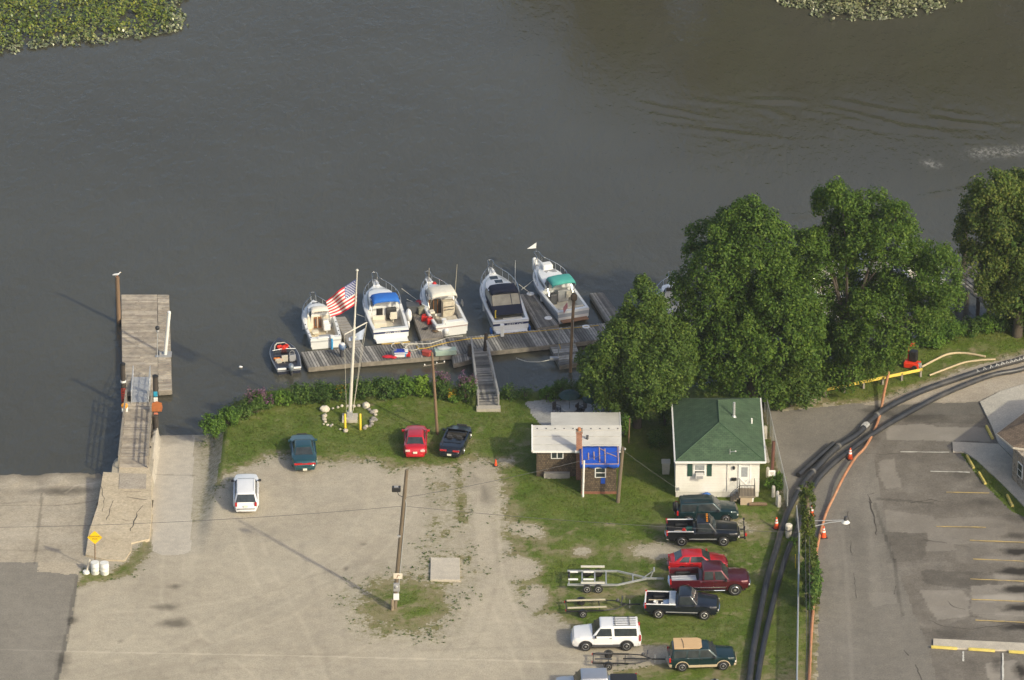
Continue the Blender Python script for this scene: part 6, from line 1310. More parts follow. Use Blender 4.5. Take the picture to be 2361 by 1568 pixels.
# painted lines
LW = mat('worn_white_line', (.60, .58, .52), .8, var=.25, scale=3, dirt=(.25, .22, .19)); LY = mat('worn_yellow_line', (.52, .38, .14), .8, var=.25, scale=3, dirt=(.24, .20, .15))
for a, b, m_ in (((2076, 1043), (2189, 1044), LW), ((2145, 1088), (2236, 1090), LW), ((2182, 1136), (2281, 1138), LY), ((2159, 1215), (2273, 1217), LY), ((2236, 1247), (2400, 1253), LY), ((2243, 1290), (2400, 1297), LY), ((2237, 1336), (2400, 1343), LY), ((2240, 1383), (2400, 1390), LY),
                 ((2249, 1431), (2400, 1438), LY), ((2221, 1503), (2221, 1526), LW), ((2312, 1507), (2313, 1600), LW)):
    A, B = at(*a), at(*b); d = (B-A).normalized(); n_ = Vector((-d.y, d.x, 0))*.07; m = MB(); nn = 12
    pts = [lerp(A, B, i/nn) for i in range(nn+1)]
    m.loft([[p+n_*random.uniform(.5, 1.15)+Vector((0, 0, .05)), p-n_*random.uniform(.5, 1.15)+Vector((0, 0, .05))] for p in pts], False, False); tag(m.build('parking_line', m_), kind='structure')
PB = mat('yellow_kerb', (.62, .50, .12), .75, var=.15, dirt=(.40, .34, .22))
for lb, a, b in (('yellow wheel stop beside the wide sidewalk, highest of the row', (2274, 985), (2289, 1014)), ('yellow wheel stop at the top of the narrow grass strip', (2229, 1053), (2245, 1081)), ('yellow wheel stop in the middle of the narrow grass strip', (2257, 1092), (2272, 1118)),
                 ('yellow wheel stop at the foot of the narrow grass strip', (2322, 1144), (2335, 1170)), ('left yellow wheel stop along the low concrete kerb', (2147, 1494), (2207, 1498)), ('middle yellow wheel stop along the low concrete kerb', (2233, 1499), (2294, 1503)), ('right yellow wheel stop cut by the frame on the low kerb', (2326, 1505), (2388, 1509))):
    A, B = at(*a), at(*b); d = B-A; m = MB(); l_ = d.length/2
    m.loft([[(x, y*s, z) for y, z in ((-.11, 0), (-.10, .10), (-.06, .16), (.06, .16), (.10, .10), (.11, 0))] for x, s in ((-l_, .8), (-l_+.06, 1), (l_-.06, 1), (l_, .8))]); q = m.build('wheel_stop', PB, None, 30, loc=((A+B)/2+Vector((0, 0, .03))), rot=(0, 0, math.atan2(d.y, d.x))); tag(q, lb, 'wheel stop', 'yellow wheel stops')

# ------------------------------------------------------------------ flagpole, stone ring, poles
fp = at(806.6, 966); ft = on_y(823.5, 626, fp.y); o = thing('flagpole', 'tall white flagpole with a yardarm inside the ring of stones', 'flagpole', fp); d = ft-fp
m = MB(); m.box((0, -.05, .10), (1.15, 1.15, .24)); m.build('base', WALK if False else mat('pole_base', (.46, .42, .35), .85, var=.1), o, bevel=.02)
m = MB(); m.box((0, 0, .42), (.46, .42, .5), 0, .85, .85); m.build('socket', GREYP, o, bevel=.04)
POLE = mat('pole_white', (.60, .57, .50), .5, var=.1, scale=2)
m = MB(); m.tube([d*t+Vector((0, 0, .3*(1-t))) for t in (0, .35, .62, .63, .8, 1)], [.13, .118, .10, .075, .06, .045], 12); m.build('mast', POLE, o, 40)
m = MB(); m.ball(d+Vector((0, 0, .1)), .11, 10, 6); m.build('truck_ball', POLE, o, 60)
def yz(px, py, dy): return on_y(px, py, fp.y+dy)-fp
ya, yb = yz(794, 771, -1.0), yz(846, 743.5, 1.0); zc = (d*.63).z; ya.z = yb.z = (ya.z+yb.z)/2
m = MB(); m.tube([ya, yb], .045, 8); m.build('yardarm', POLE, o, 40)
for s_, e_ in ((ya, Vector((-.25, -.15, .6))), (yb, Vector((.25, .1, .6)))): m = MB(); m.tube([s_, e_], .012, 4); m.build('halyard', ROPE, o)
# american flag
def c3(x, y): return (1000+x*.3827)/1.7349, (950+y*.3827)/1.7349
TL, BL, TR, BR = (1122, 425), (1116, 690), (790, 665), (852, 832); nu, nv = 40, 26
FG = thing('flag', 'american flag flying from the top of the tall flagpole', 'flag', fp)
grid = []
for i in range(nu+1):
    u = i/nu; col = []
    for j in range(nv+1):
        v = j/nv; x = (TL[0]*(1-v)+BL[0]*v)*(1-u)+(TR[0]*(1-v)+BR[0]*v)*u; y = (TL[1]*(1-v)+BL[1]*v)*(1-u)+(TR[1]*(1-v)+BR[1]*v)*u
        y += 26*math.sin(u*math.pi)*(v-.3); x += 10*math.sin(u*9+v*2)*u
        dy = .22*math.sin(u*8.5+v*2.2)*min(1, u*2)+.10*math.sin(u*17+v*5)*u
        col.append(on_y(*c3(x, y), fp.y+dy)-fp)
    grid.append(col)
m = MB()
for i in range(nu):
    for j in range(nv):
        s = j//2; can = (s < 7 and i < nu*.4); m.cm = 2 if can else (0 if s % 2 == 0 else 1)
        m.add([grid[i][j], grid[i][j+1], grid[i+1][j+1], grid[i+1][j]], [(0, 1, 2, 3)])
fo = m.build('flag_cloth', [mat('flag_red', (.50, .012, .030), .8), mat('flag_white', (.74, .70, .66), .8), mat('flag_blue', (.075, .095, .26), .8)], FG); bm = bmesh.new(); bm.from_mesh(fo.data); bmesh.ops.remove_doubles(bm, verts=bm.verts, dist=.0005); bm.to_mesh(fo.data); bm.free()
m = MB()
for r_ in range(9):
    for c_ in range(6 if r_ % 2 == 0 else 5):
        u = ((c_*2+(1 if r_ % 2 == 0 else 2))/12)*.4; v = ((r_+1)/10)*(14/26)
        i, j = min(nu-1, int(u*nu)), min(nv-1, int(v*nv)); p = grid[i][j]; U = (grid[i+1][j]-p).normalized(); V_ = (grid[i][j+1]-p).normalized(); n_ = U.cross(V_).normalized()
        p = p.lerp(grid[i+1][j], u*nu-i)+(grid[i][j+1]-grid[i][j])*(v*nv-j)
        for sg in (-1, 1):
            m.add([p+n_*.012*sg+(U*math.sin(a)+V_*-math.cos(a))*(.062 if q % 2 == 0 else .026) for q, a in enumerate([math.pi*q/5 for q in range(10)])], [tuple(range(10))])
m.build('stars', mat('star_white', (.8, .8, .8), .8), FG)
FG2 = thing('flag', 'pale blue and white flag hanging from the yardarm of the flagpole', 'flag', fp); g = []
for i in range(13):
    u = i/12; top = (1208-(1208-1030)*u*1.0, 945+(1075-945)*u*.82); bot = (1178-(1178-1035)*u, 1065+(1082-1065)*u)
    g.append([on_y(*c3(top[0]*(1-v)+bot[0]*v, top[1]*(1-v)+bot[1]*v), fp.y+.9-.9*u+.12*math.sin(u*9+v*3))-fp for v in (0, .33, .66, 1)])
m = MB(); m.loft(g, False, False); m.cm = 0; q = m.build('flag_cloth', mat('pale_blue_flag', (.36, .42, .55), .8, var=.3, scale=2.2), FG2, 60)
m = MB(); m.slab([g[6][1]+Vector((0, -.03, 0)), g[8][1]+Vector((0, -.03, 0)), g[8][2]+Vector((0, -.03, 0)), g[6][2]+Vector((0, -.03, 0))], (0, .006, 0)); m.build('emblem', WHITE, FG2)
m = MB(); m.tube([yb, g[0][0], g[0][3], Vector((.25, .1, .7))], .012, 4); m.build('halyard', ROPE, FG2)
def c5(x, y): return (1180+x/5.6)/1.7349, (1480+y/5.6)/1.7349
ROCKW = mat('white_boulder', (.62, .56, .45), .85, var=.15, scale=2, bmp=.4); ROCKG = mat('grey_stone', (.27, .25, .22), .9, var=.35, scale=3, bmp=.5); ROCKP = mat('pale_stone', (.46, .41, .33), .9, var=.25, scale=3, bmp=.5)
def rock(label, x, y, r, m_, group=None, z=.75, seed=0):
    p = at(*c5(x, y+r*.25)); k = r/5.6/1.7349/31.0; m = MB(); random.seed(int(x*7+y)); m.ball((0, 0, k*z*.55), (k, k*.85, k*z), 9, 6, .17); q = m.build('boulder' if r > 90 else 'stone', m_, None, 50, loc=p, rot=(0, 0, random.uniform(0, 3))); tag(q, label, 'boulder' if r > 90 else 'stone', group); return q
rock('big white boulder at the left of the flagpole ring', 665, 885, 112, ROCKW); rock('big white boulder at the upper right of the flagpole ring', 1590, 805, 106, ROCKW)
for i, (x, y, r, c) in enumerate(((660, 1035, 72, 1), (655, 1110, 60, 1), (675, 1165, 46, 1), (735, 1235, 38, 2), (640, 1215, 26, 2), (835, 1228, 30, 2), (800, 1255, 45, 0), (845, 865, 34, 2), (960, 838, 42, 1), (1050, 808, 44, 2), (1180, 815, 46, 1), (1315, 815, 58, 1), (1425, 805, 50, 1),
                              (1660, 890, 48, 0), (1725, 950, 66, 0), (1795, 930, 70, 1), (1800, 1005, 50, 1), (1760, 1090, 66, 0), (1800, 1120, 56, 0), (1720, 1150, 70, 0), (1720, 1215, 52, 0), (1680, 1260, 48, 0), (1600, 1265, 52, 1), (1560, 1305, 56, 0), (1130, 1365, 66, 1), (1010, 1330, 30, 1))):
    rock('small stone of the ring laid round the flagpole', x, y, r, (ROCKG, ROCKP, ROCKW)[c], 'stones of the flagpole ring', .7)
for lb, px in (('yellow bollard left of the two before the flagpole base', 796), ('yellow bollard right of the two before the flagpole base', 831)):
    p = at(px, 990); h = on_y(px, 954, p.y).z; m = MB(); m.lathe([(.085, -.1), (.085, h-.06), (.06, h-.015), (.015, h)], 14); q = m.build('bollard', YELLOW, None, 40, loc=p); tag(q, lb, 'bollard', 'yellow bollards')
def pole(name, label, px0, py0, px1, py1, r0, r1, m_, cat='pole'):
    a = at(px0, py0); b = on_y(px1, py1, a.y); o = thing(name, label, cat, a); d = b-a; m = MB(); m.tube([Vector((0, 0, -.3)), d*.3, d*.7, d], [r0, r0*.93, (r0+r1)/2, r1], 12); m.build('shaft', m_, o, 40); return o, d
UP_, ud = pole('utility_pole', 'slim brown utility pole leaning left by the red compact car', 1009, 1002, 996, 812, .115, .085, BROWNPOLE, 'utility pole')
m = MB(); m.beam(ud*.86+Vector((-.7, 0, -.2)), ud*.86+Vector((.9, 0, .1)), .045); m.build('cross_bracket', WOOD, UP_)
for x in (-.6, .3, .85): m = MB(); m.lathe([(.03, 0), (.05, .05), (.03, .11)], 10, ud*.86+Vector((x, 0, .08+x*.18-.1))); m.build('insulator', WHITE, UP_, 40)
LP, ld = pole('light_pole', 'tall grey wooden light pole on the grass island in the gravel lot', 909, 1402, 938, 1083, .17, .12, POLEWOOD, 'light pole')
m = MB(); fl = ld*.855+Vector((-.55, -.25, .1)); m.tube([ld*.80, fl+Vector((.1, 0, -.35)), fl], .03, 6); m.build('lamp_bracket', DGREY, LP)
m = MB(); m.box(fl+Vector((-.05, 0, .12)), (.62, .40, .34)); m.build('floodlight', BLACK, LP, bevel=.05); m = MB(); m.box(fl+Vector((-.05, -.02, .30)), (.3, .2, .06)); m.build('photo_cell', GREYP, LP)
m = MB(); m.tube([ld*t+Vector((.17, -.12, 0)) for t in (.10, .4, .76)]+[ld*.79+Vector((.10, -.12, 0))], .035, 6); m.build('conduit', GALV, LP)
m = MB(); q = ld*.245; m.box(q+Vector((.05, -.22, 0)), (.62, .03, .44)); sg_ = m.build('notice_board', mat('notice_white', (.66, .60, .50), .6, var=.15, dirt=(.55, .33, .16)), LP); m = MB(); [m.slab([q+Vector((x, -.24, z)) for x, z in pl_], (0, -.006, 0)) for pl_ in (((-.06, -.16), (0, -.16), (.10, .13), (.04, .13)), ((.02, .05), (.2, .05), (.2, .09), (.02, .09)))]; m.build('notice_mark', mat('faded_print', (.30, .16, .10), .7), sg_)
m = MB(); m.box(ld*.165+Vector((.02, -.24, 0)), (.44, .2, .62)); mb_ = m.build('meter_box', GREYP, LP, bevel=.02); m = MB(); m.lathe([(.11, 0), (.10, -.1), (.02, -.13)], 12, ld*.165+Vector((.02, -.34, .1)), 'y'); m.build('meter_dial', ALU, mb_, 40)
m = MB(); m.box(ld*.095+Vector((.06, -.24, 0)), (.40, .18, .46)); m.build('breaker_box', WHITE, LP, bevel=.02); m = MB(); m.box(ld*.53+Vector((-.12, -.14, 0)), (.26, .16, .12)); m.build('bracket_box', GREYP, LP)
p = at(904, 1406); m = MB(); m.tube([(0, 0, -.1), (.02, 0, .85)], [.13, .11], 10); q = m.build('post_stump', mat('stump_wood', (.24, .19, .13), .9, var=.35, scale=4), None, 40, loc=p); tag(q, 'short broken post at the foot of the light pole', 'post')
SP, sdv = pole('utility_pole', 'weathered wooden pole beside the blue tarp annexe', 1424, 1158, 1436, 1031, .15, .12, POLEWOOD, 'utility pole'); m = MB(); m.lathe([(.06, 0), (.09, .08), (.05, .16)], 8, sdv*.96+Vector((.16, -.1, 0))); m.build('insulator', GREYP, SP, 40)
pole('post', 'thin brown post in the shade between shed and white house', 1449, 1022, 1452, 965, .06, .05, BROWNPOLE, 'post')
def wire(label, pts, r=.014, name='cable', m_=None, group=None):
    v = []; 
    for a, b in zip(pts[:-1], pts[1:]):
        a, b = Vector(a), Vector(b); L = (b-a).length; v += [lerp(a, b, i/10)-Vector((0, 0, .018*L*4*(i/10)*(1-i/10)*.6)) for i in range(10)]
    v.append(Vector(pts[-1])); m = MB(); m.tube(v, r, 5); q = m.build(name, m_ or DGREY); tag(q, label, 'cable', group); return q
lpw = at(909, 1402)
wire('long overhead cable from the light pole out past the left edge', [at(0, 1216, 5.5), lpw+ld*.74]); 
IVP = at(1873, 1400); IVT = on_y(1860, 1122, IVP.y)
wire('overhead cable from the light pole to the ivy-covered pole', [lpw+ld*.74, IVP+(IVT-IVP)*.62]); wire('upper overhead cable from the light pole towards the shed pole', [lpw+ld*.80, at(1424, 1158)+sdv*.95])
wire('thin line from the shed pole down to the corner of the white house', [at(1424, 1158)+sdv*.95, Vector((b0.x+.2, Yf-.05, .7))], .010)
# warning sign, drums
p = at(219, 1316); o = thing('warning_sign', 'yellow diamond sign reading roadway ends behind the two white drums', 'sign', p); zc = on_y(222.6, 1238.5, p.y).z; dxs = .08
m = MB(); m.tube([(0, 0, -.2), (dxs, 0, zc)], .045, 6); m.build('post', BROWNPOLE, o)
m = MB(); h_ = .535; m.slab([(dxs-h_, -.06, zc), (dxs, -.06, zc-h_), (dxs+h_, -.06, zc), (dxs, -.06, zc+h_)], (0, .02, 0)); sg_ = m.build('sign_plate', mat('sign_yellow', (.83, .52, .01), .45, var=.03), o)
text('ROADWAY', .155, BLACK, sg_, (dxs, -.064, zc+.08), (R(90), 0, 0), 'lettering'); text('ENDS', .155, BLACK, sg_, (dxs, -.064, zc-.12), (R(90), 0, 0), 'lettering')
drum('drum', 'white plastic drum under the diamond sign post, left of the pair', 'drum', at(220, 1322), .30, .90, SKINW); drum('drum', 'white plastic drum right of the pair by the diamond sign', 'drum', at(241.5, 1323), .31, .90, SKINW)
a = at(199, 1321); t = on_y(207, 1290, a.y+.3)-a; o = thing('leaning_post', 'pale post leaning in a white foot left of the white drums', 'post', a); m = MB(); m.tube([(0, 0, 0), t], .075, 8); m.build('post', ROCKW, o); m = MB(); m.lathe([(.26, 0), (.24, .16), (.08, .2)], 12); m.build('foot', WHITE, o, 40)

# ------------------------------------------------------------------ pipes, hoses, cones, fences
PIPE = mat('black_pipe', (.030, .032, .038), .42, var=.35, scale=.9, dirt=(.10, .092, .08), spec=.5)
def spline(P, zf, n=6):
    w_ = [at(a, b, 0) for a, b in P]; out = []
    for i in range(len(w_)-1):
        p0, p1, p2, p3 = w_[max(i-1, 0)], w_[i], w_[i+1], w_[min(i+2, len(w_)-1)]
        for k in range(n):
            t = k/n; out.append(.5*((2*p1)+(p2-p0)*t+(2*p0-5*p1+4*p2-p3)*t*t+(3*p1-p0-3*p2+p3)*t**3))
    out.append(w_[-1]); zz = zf if callable(zf) else (lambda i: zf)
    return [Vector((p.x, p.y, zz(i/(len(out)-1)))) for i, p in enumerate(out)]
def hose(name, label, cat, P, r, m_, z=None, n=14, group=None, grooves=None):
    pts = spline(P, r+.02 if z is None else z); c = pts[len(pts)//2].copy(); c.z = 0; m = MB(); m.tube([p-c for p in pts], r, n); q = m.build(name, m_, None, 60, loc=c); tag(q, label, cat, group); return q, pts, c
PA = [(2480, 795), (2420, 812), (2359, 834), (2296, 851), (2203, 881), (2114, 913), (2031, 956), (1978, 1006), (1932, 1036), (1892, 1075), (1856, 1115), (1833, 1152), (1813, 1195), (1797, 1244), (1791, 1268), (1771, 1334), (1753, 1416), (1734, 1521), (1728, 1572), (1716, 1660)]
PB2 = [(2480, 815), (2359, 856), (2283, 872), (2180, 913), (2097, 956), (2025, 998), (1972, 1035), (1925, 1072), (1886, 1111), (1866, 1148), (1850, 1190), (1834, 1238), (1822, 1262), (1804, 1316), (1783, 1394), (1761, 1491), (1747, 1572), (1736, 1660)]
qa, pa_, ca = hose('pipeline', 'big black pipe curving along the left side of the road, outer of the pair', 'pipe', PA, .23, PIPE); qb, pb_, cb = hose('pipeline', 'big black pipe curving along the road, inner of the pair', 'pipe', PB2, .20, PIPE)
for u_ in (.33, .42, .50, .56):
    i = int(u_*len(pa_)); p = pa_[i]; dd = (pa_[i+1]-pa_[i-1]).normalized(); m = MB(); m.tube([p-ca-dd*.12, p-ca+dd*.12], .25, 14); q = m.build('coupling_ring', mat('joint_grey', (.14, .135, .125), .6, var=.3), None); q.parent = qa
m = MB(); SC = [];
for kk in range(22):      # chalk-white scrawl along the outer pipe near the right edge
    i0 = int(len(pa_)*.10+kk*.55*len(pa_)/114*1.0*(.9)); p = pa_[min(i0, len(pa_)-2)]; dd = (pa_[i0+1]-pa_[i0]).normalized(); sd_ = Vector((dd.y, -dd.x, 0)); sd_ = sd_ if sd_.y < 0 else -sd_
    ring = lambda a: p-ca+(sd_*math.cos(a)+Vector((0, 0, 1))*math.sin(a))*.243
    w1 = random.uniform(.15, .35); m.tube([ring(R(25))-dd*w1*.5, ring(R(60+random.uniform(-10, 20)))-dd*w1*.15, ring(R(85)), ring(R(55))+dd*w1*.2, ring(R(25+random.uniform(-8, 15)))+dd*w1*.6], .016, 5)
q = m.build('chalk_marks', mat('chalk', (.5, .5, .48), .9), None); q.parent = qa
p3, pts3, c3_ = hose('pipe_length', 'loose short length of black pipe lying left of the two long pipes', 'pipe', [(1921, 1029), (1880, 1065), (1840, 1101)], .20, PIPE)
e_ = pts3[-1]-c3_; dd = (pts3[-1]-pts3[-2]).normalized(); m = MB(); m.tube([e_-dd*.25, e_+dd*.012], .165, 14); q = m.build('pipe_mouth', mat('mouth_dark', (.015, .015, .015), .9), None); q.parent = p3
m = MB()
for kk in range(5): i = int(len(pa_)*.355)+0; p = pa_[i]; dd = (pa_[i+1]-pa_[i-1]).normalized(); sd_ = Vector((dd.y, -dd.x, 0)); sd_ = sd_ if sd_.y < 0 else -sd_; m.tube([p-ca+dd*(kk*.13-.3)+(sd_*math.cos(a)+Vector((0, 0, 1))*math.sin(a))*.262 for a in (R(10), R(45), R(90), R(135), R(170))], .02, 5)
q = m.build('white_straps', WHITE, None); q.parent = qa
OH = mat('orange_hose', (.42, .19, .095), .75, var=.25, scale=1.2, dirt=(.40, .29, .19))
def oz(u):
    if u < .12: return .95*(1-u/.12)+.14
    return .14+.42*math.exp(-((u-.36)/.10)**2)
hose('lay_flat_hose', 'long faded orange hose crossing over the black pipes and down the road edge', 'hose', [(2050, 878), (2040, 912), (2028, 962), (2014, 1000), (1993, 1040), (1972, 1068), (1945, 1114), (1925, 1150), (1905, 1187), (1891, 1233), (1883, 1272), (1880, 1300), (1877, 1350), (1875, 1403), (1870, 1476), (1866, 1563), (1862, 1640)], .105, OH, oz, 10)
TH = mat('tan_hose', (.50, .40, .25), .8, var=.12)
hose('hose_length', 'upper tan hose curling across the grass by the red pump', 'hose', [(2125, 849), (2157, 832), (2187, 819), (2225, 817), (2272, 825)], .085, TH); hose('hose_length', 'lower tan hose lying across the grass by the road', 'hose', [(2143, 868), (2187, 851), (2225, 838), (2262, 833), (2295, 831)], .075, TH)
CONEO = mat('cone_orange', (.78, .085, .015), .5, var=.06)
def cone(label, px, py, h=.9):
    o = thing('traffic_cone', label, 'traffic cone', at(px, py), random.uniform(0, 1), 'orange traffic cones'); s = h/.9; m = MB(); m.lathe([(.20*s, .04), (.165*s, .2*s), (.05*s, .86*s), (.035*s, h)], 16); b_ = m.build('cone_body', CONEO, o, 40)
    m = MB(); m.box((0, 0, .025), (.5*s, .5*s, .05)); m.build('base', BLACK, o, bevel=.012)
    for z0, z1 in ((.44, .58), (.66, .76)):
        if h < .8: break
        r_ = lambda z: .165+(.05-.165)*(z-.2)/.66+.006
        m = MB(); m.lathe([(r_(z0), z0), (r_(z1), z1)], 16, cap=False); m.build('white_band', WHITE, o, 60)
    return o
cone('orange cone standing on the black pipes beside the crossing hose', 1960, 1058); cone('orange cone half behind the ivy-covered pole', 1871, 1189); cone('orange cone touching the orange hose by the ivy-covered pole', 1899, 1239); cone('orange cone on the bare ground in front of the white house', 1790, 1218); cone('small red cone at the edge of the gravel lot', 1143, 1074, .55)
# wrapped white post
p = at(1818, 1238); o = thing('wrapped_post', 'white wrapped stub post between the pipes and the ivy pole', 'post', p); m = MB(); m.lathe([(.22, 0), (.24, .6), (.25, .62), (.26, .98), (.2, 1.05)], 10); m.build('wrapping', mat('wrap_white', (.66, .60, .50), .8, var=.12), o, 35); m = MB(); m.lathe([(.255, 0), (.255, .06)], 10, (0, 0, .58), cap=False); m.build('strap', DGREY, o)
# chain link
def chainmat():
    m, n, l, b = _nodes('chain_link'); b.inputs['Base Color'].default_value = (.42, .43, .42, 1); b.inputs['Roughness'].default_value = .5; b.inputs['Metallic'].default_value = .3
    tr = N(n, 'BsdfTransparent'); ms = N(n, 'MixShader'); g = N(n, 'TexCoord').outputs['Object']; s = N(n, 'SeparateXYZ'); l.new(g, s.inputs[0])
    f = [math_(n, l, 'LESS_THAN', math_(n, l, 'FRACT', math_(n, l, 'MULTIPLY', math_(n, l, o_, s.outputs['X'], s.outputs['Z']), 16)), .24) for o_ in ('ADD', 'SUBTRACT')]
    l.new(math_(n, l, 'MAXIMUM', f[0], f[1]), ms.inputs[0]); l.new(tr.outputs[0], ms.inputs[1]); l.new(b.outputs[0], ms.inputs[2]); l.new(ms.outputs[0], n['Material Output'].inputs[0]); return m
CHAIN = chainmat()
def chain(label, a, b, h, n, rr=.035, rail=GALV, parts=None):
    A, B = at(*a), at(*b); d = B-A; L = d.length; o = thing('chain_link_fence', label, 'fence', A, math.atan2(d.y, d.x)); m = MB(); m.box((L/2, 0, h/2), (L, .012, h-.04)); m.build('mesh_panel', CHAIN, o)
    m = MB(); m.tube([(0, 0, h), (L, 0, h)], rr, 8); m.build('top_rail', rail, o)
    for i in range(n): m = MB(); m.tube([(L*i/(n-1), 0, -.1), (L*i/(n-1), 0, h+.05)], .04, 8); m.build('fence_post', rail, o)
chain('grey chain-link fence between the white house and the road', (1763, 950), (1815, 1178), 1.75, 9)
chain('low chain-link fence with bright top rail beside the inner black pipe', (1842, 1262), (1836, 1640), 1.15, 8, .065)
chain('short chain-link return behind the ivy pole', (1836, 1200), (1841, 1258), 1.2, 3)
o, d = pole('marker_stake', 'thin yellow stake by the low chain-link fence', 1834, 1310, 1834, 1278, .035, .03, YELLOW, 'stake')
# white painted posts along the fence
WP = mat('peeling_white', (.68, .63, .54), .8, var=.2, scale=4, dirt=(.34, .29, .22))
for lb, px, y0, y1, r in (('white painted post left of the pair near the house gutter', 1757, 1012, 988, .13), ('white painted post right of the pair near the house gutter', 1764, 1010, 982, .16), ('single short white post beside the sign on the brown pole', 1770, 1100, 1077, .13),
                          ('white post half hidden by the leafy bush at the fence', 1783, 1146, 1120, .13), ('leaning white post near the fence end', 1792, 1164, 1132, .12), ('stout white post at the end of the fence', 1796, 1168, 1142, .15)):
    p = at(px, y0); h = on_y(px, y1, p.y).z; o = thing('white_post', lb, 'post', p, 0, 'white painted posts by the fence'); m = MB(); m.lathe([(r*1.05, -.1), (r, h*.5), (r*.95, h-.08), (r*.5, h)], 10); m.build('post', WP, o, 40)
a, b = at(1757, 1014), at(1771, 1076); m = MB(); m.tube([Vector((0, 0, .35)), (b-a)*.5+Vector((0, 0, .42)), (b-a)+Vector((0, 0, .4))], .12, 8); q = m.build('white_rail', mat('peeling_white2', (.62, .57, .48), .8, var=.3, scale=3, dirt=(.2, .15, .1)), None, 40, loc=a); tag(q, 'peeling white painted rail lying between the white posts', 'rail')
o, d = pole('sign_pole', 'rusty brown steel post with a white sign box by the fence', 1778, 1128, 1784, 1018, .13, .12, mat('rust_brown', (.13, .055, .038), .7, var=.25), 'post'); m = MB(); m.box(d*.36+Vector((-.02, -.18, 0)), (.52, .06, .50)); m.build('sign_box', WHITE, o, bevel=.03); m = MB(); [m.box(d*.36+Vector((-.02, -.214, .1-.1*i)), (.3-.06*i, .006, .03)) for i in range(3)]; m.build('sign_print', mat('faded_print'), o)
# yellow guard rail
GR = mat('guard_yellow', (.78, .58, .10), .5, var=.1, dirt=(.55, .42, .16)); A, B = at(2125, 868), at(1772, 942); d = B-A; L = d.length
o = thing('guard_rail', 'yellow guard rail running under the big trees to the red pump', 'guard rail', A, math.atan2(d.y, d.x)); m = MB(); prof = [(-.04, .50), (.02, .54), (-.04, .60), (-.04, .64), (.02, .70), (-.04, .74), (-.07, .74), (-.07, .50)]
m.loft([[(x, -y, z) for y, z in prof] for x in (0, L)]); m.build('rail_beam', GR, o)
for i in range(9): m = MB(); m.box((L*i/8+.1 if i < 8 else L-.1, -.02, .3), (.16, .18, .72)); m.build('rail_post', WOOD, o)
# red pump
p = at(2103, 848); o = thing('pump', 'red portable pump with black engine at the end of the yellow guard rail', 'pump', p, R(-20)); m = MB(); m.box((0, 0, .30), (1.2, .7, .45)); m.build('housing', mat('pump_red', (.75, .045, .012), .45, var=.1), o, bevel=.06)
m = MB(); m.box((.02, .2, .95), (.62, .55, .85)); m.build('engine', BLACK, o, bevel=.08); m = MB(); m.beam((-.35, .1, .5), (-.42, .25, 1.75), .10); m.beam((-.42, .25, 1.75), (.1, .3, 1.9), .14, .22); m.build('lifting_frame', mat('pump_red'), o, bevel=.02); m = MB(); m.lathe([(.22, -.1), (.22, .1)], 14, (.62, -.1, .35), 'x'); m.build('inlet', GREYP, o, 40)
for sg in (-1, 1): m = MB(); m.lathe([(.1, -.06), (.2, -.06), (.2, .06), (.1, .06)], 14, (.3, sg*.42, .2), 'y'); m.build('wheel', RUBBER, o, 40)
# ivy pole with street lamp
dv = IVT-IVP; o = thing('lamp_pole', 'ivy-covered wooden pole with a street lamp arm reaching over the road', 'street lamp', IVP); IVO = o
m = MB(); m.tube([Vector((0, 0, -.3)), dv*.5, dv], [.2, .17, .13], 12); m.build('shaft', POLEWOOD, o, 40)
def onp(px, py, dy=0): return on_y(px, py, IVP.y+dy)-IVP
m = MB(); a1, a2, a3 = onp(1868, 1216), onp(1912, 1205), onp(1946, 1201); m.tube([a1, a2, a3], .035, 8); m.tube([onp(1867, 1201), onp(1945, 1199)], .022, 6); m.build('lamp_arm', GALV, o, 60)
m = MB(); hq = onp(1950, 1200); m.lathe([(.10, .32), (.14, .1), (.13, 0)], 12, hq); m.build('lamp_housing', DGREY, o, 40); m = MB(); m.lathe([(.13, .02), (.30, -.16), (.28, -.18), (.05, -.1)], 16, hq); m.build('lamp_shade', SKINW, o, 40)
for i, x in enumerate((-.25, .05)): wire(('left', 'right')[i]+' dark power line running from the ivy pole towards the bottom of the photo', [IVP+dv*.62+Vector((x, -.15, 0)), at(1862+6*i, 1640, 5.2)], .02, 'power_line')

# ------------------------------------------------------------------ things on the docks
def on(px, py, z=DZ+.02): return at(px, py, z)
def cooler(label, px, py, w_, d_, h, m1, m2, rz=.06, cat='cooler'):
    o = thing('cooler', label, cat, on(px, py), rz); m = MB(); m.box((0, 0, h*.42), (w_, d_, h*.82), 0, 1.05, 1.05); m.build('chest', m1, o, bevel=.03); m = MB(); m.box((0, 0, h*.92), (w_*1.1, d_*1.1, h*.18)); m.build('lid', m2, o, bevel=.03); m = MB(); m.tube([(-w_*.5, -d_*.56, h*.6), (0, -d_*.62, h*.68), (w_*.5, -d_*.56, h*.6)], .02, 5); m.build('handle', m2, o); return o
cooler('white and navy cooler among the gear on the long dock', 921, 821, .78, .48, .5, WHITE, mat('royal_blue', (.02, .05, .36), .45)); cooler('sky blue cooler with white lid next to the white and navy one', 932.5, 820.5, .5, .4, .5, mat('sky_blue'), WHITE)
def jug(label, P, k=1.0, m_=RED, rz=0):
    o = thing('fuel_can', label, 'fuel can', P, rz, 'red fuel cans on the docks'); m = MB(); m.box((0, 0, .2*k), (.40*k, .26*k, .40*k)); m.build('tank', m_, o, bevel=.05*k); m = MB(); m.tube([(-.13*k, 0, .40*k), (-.1*k, 0, .5*k), (.08*k, 0, .5*k), (.1*k, 0, .40*k)], .028*k, 6); m.build('handle', m_, o); m = MB(); m.lathe([(.05*k, 0), (.04*k, .08*k)], 10, (.14*k, 0, .4*k)); m.build('cap', BLACK, o, 40)
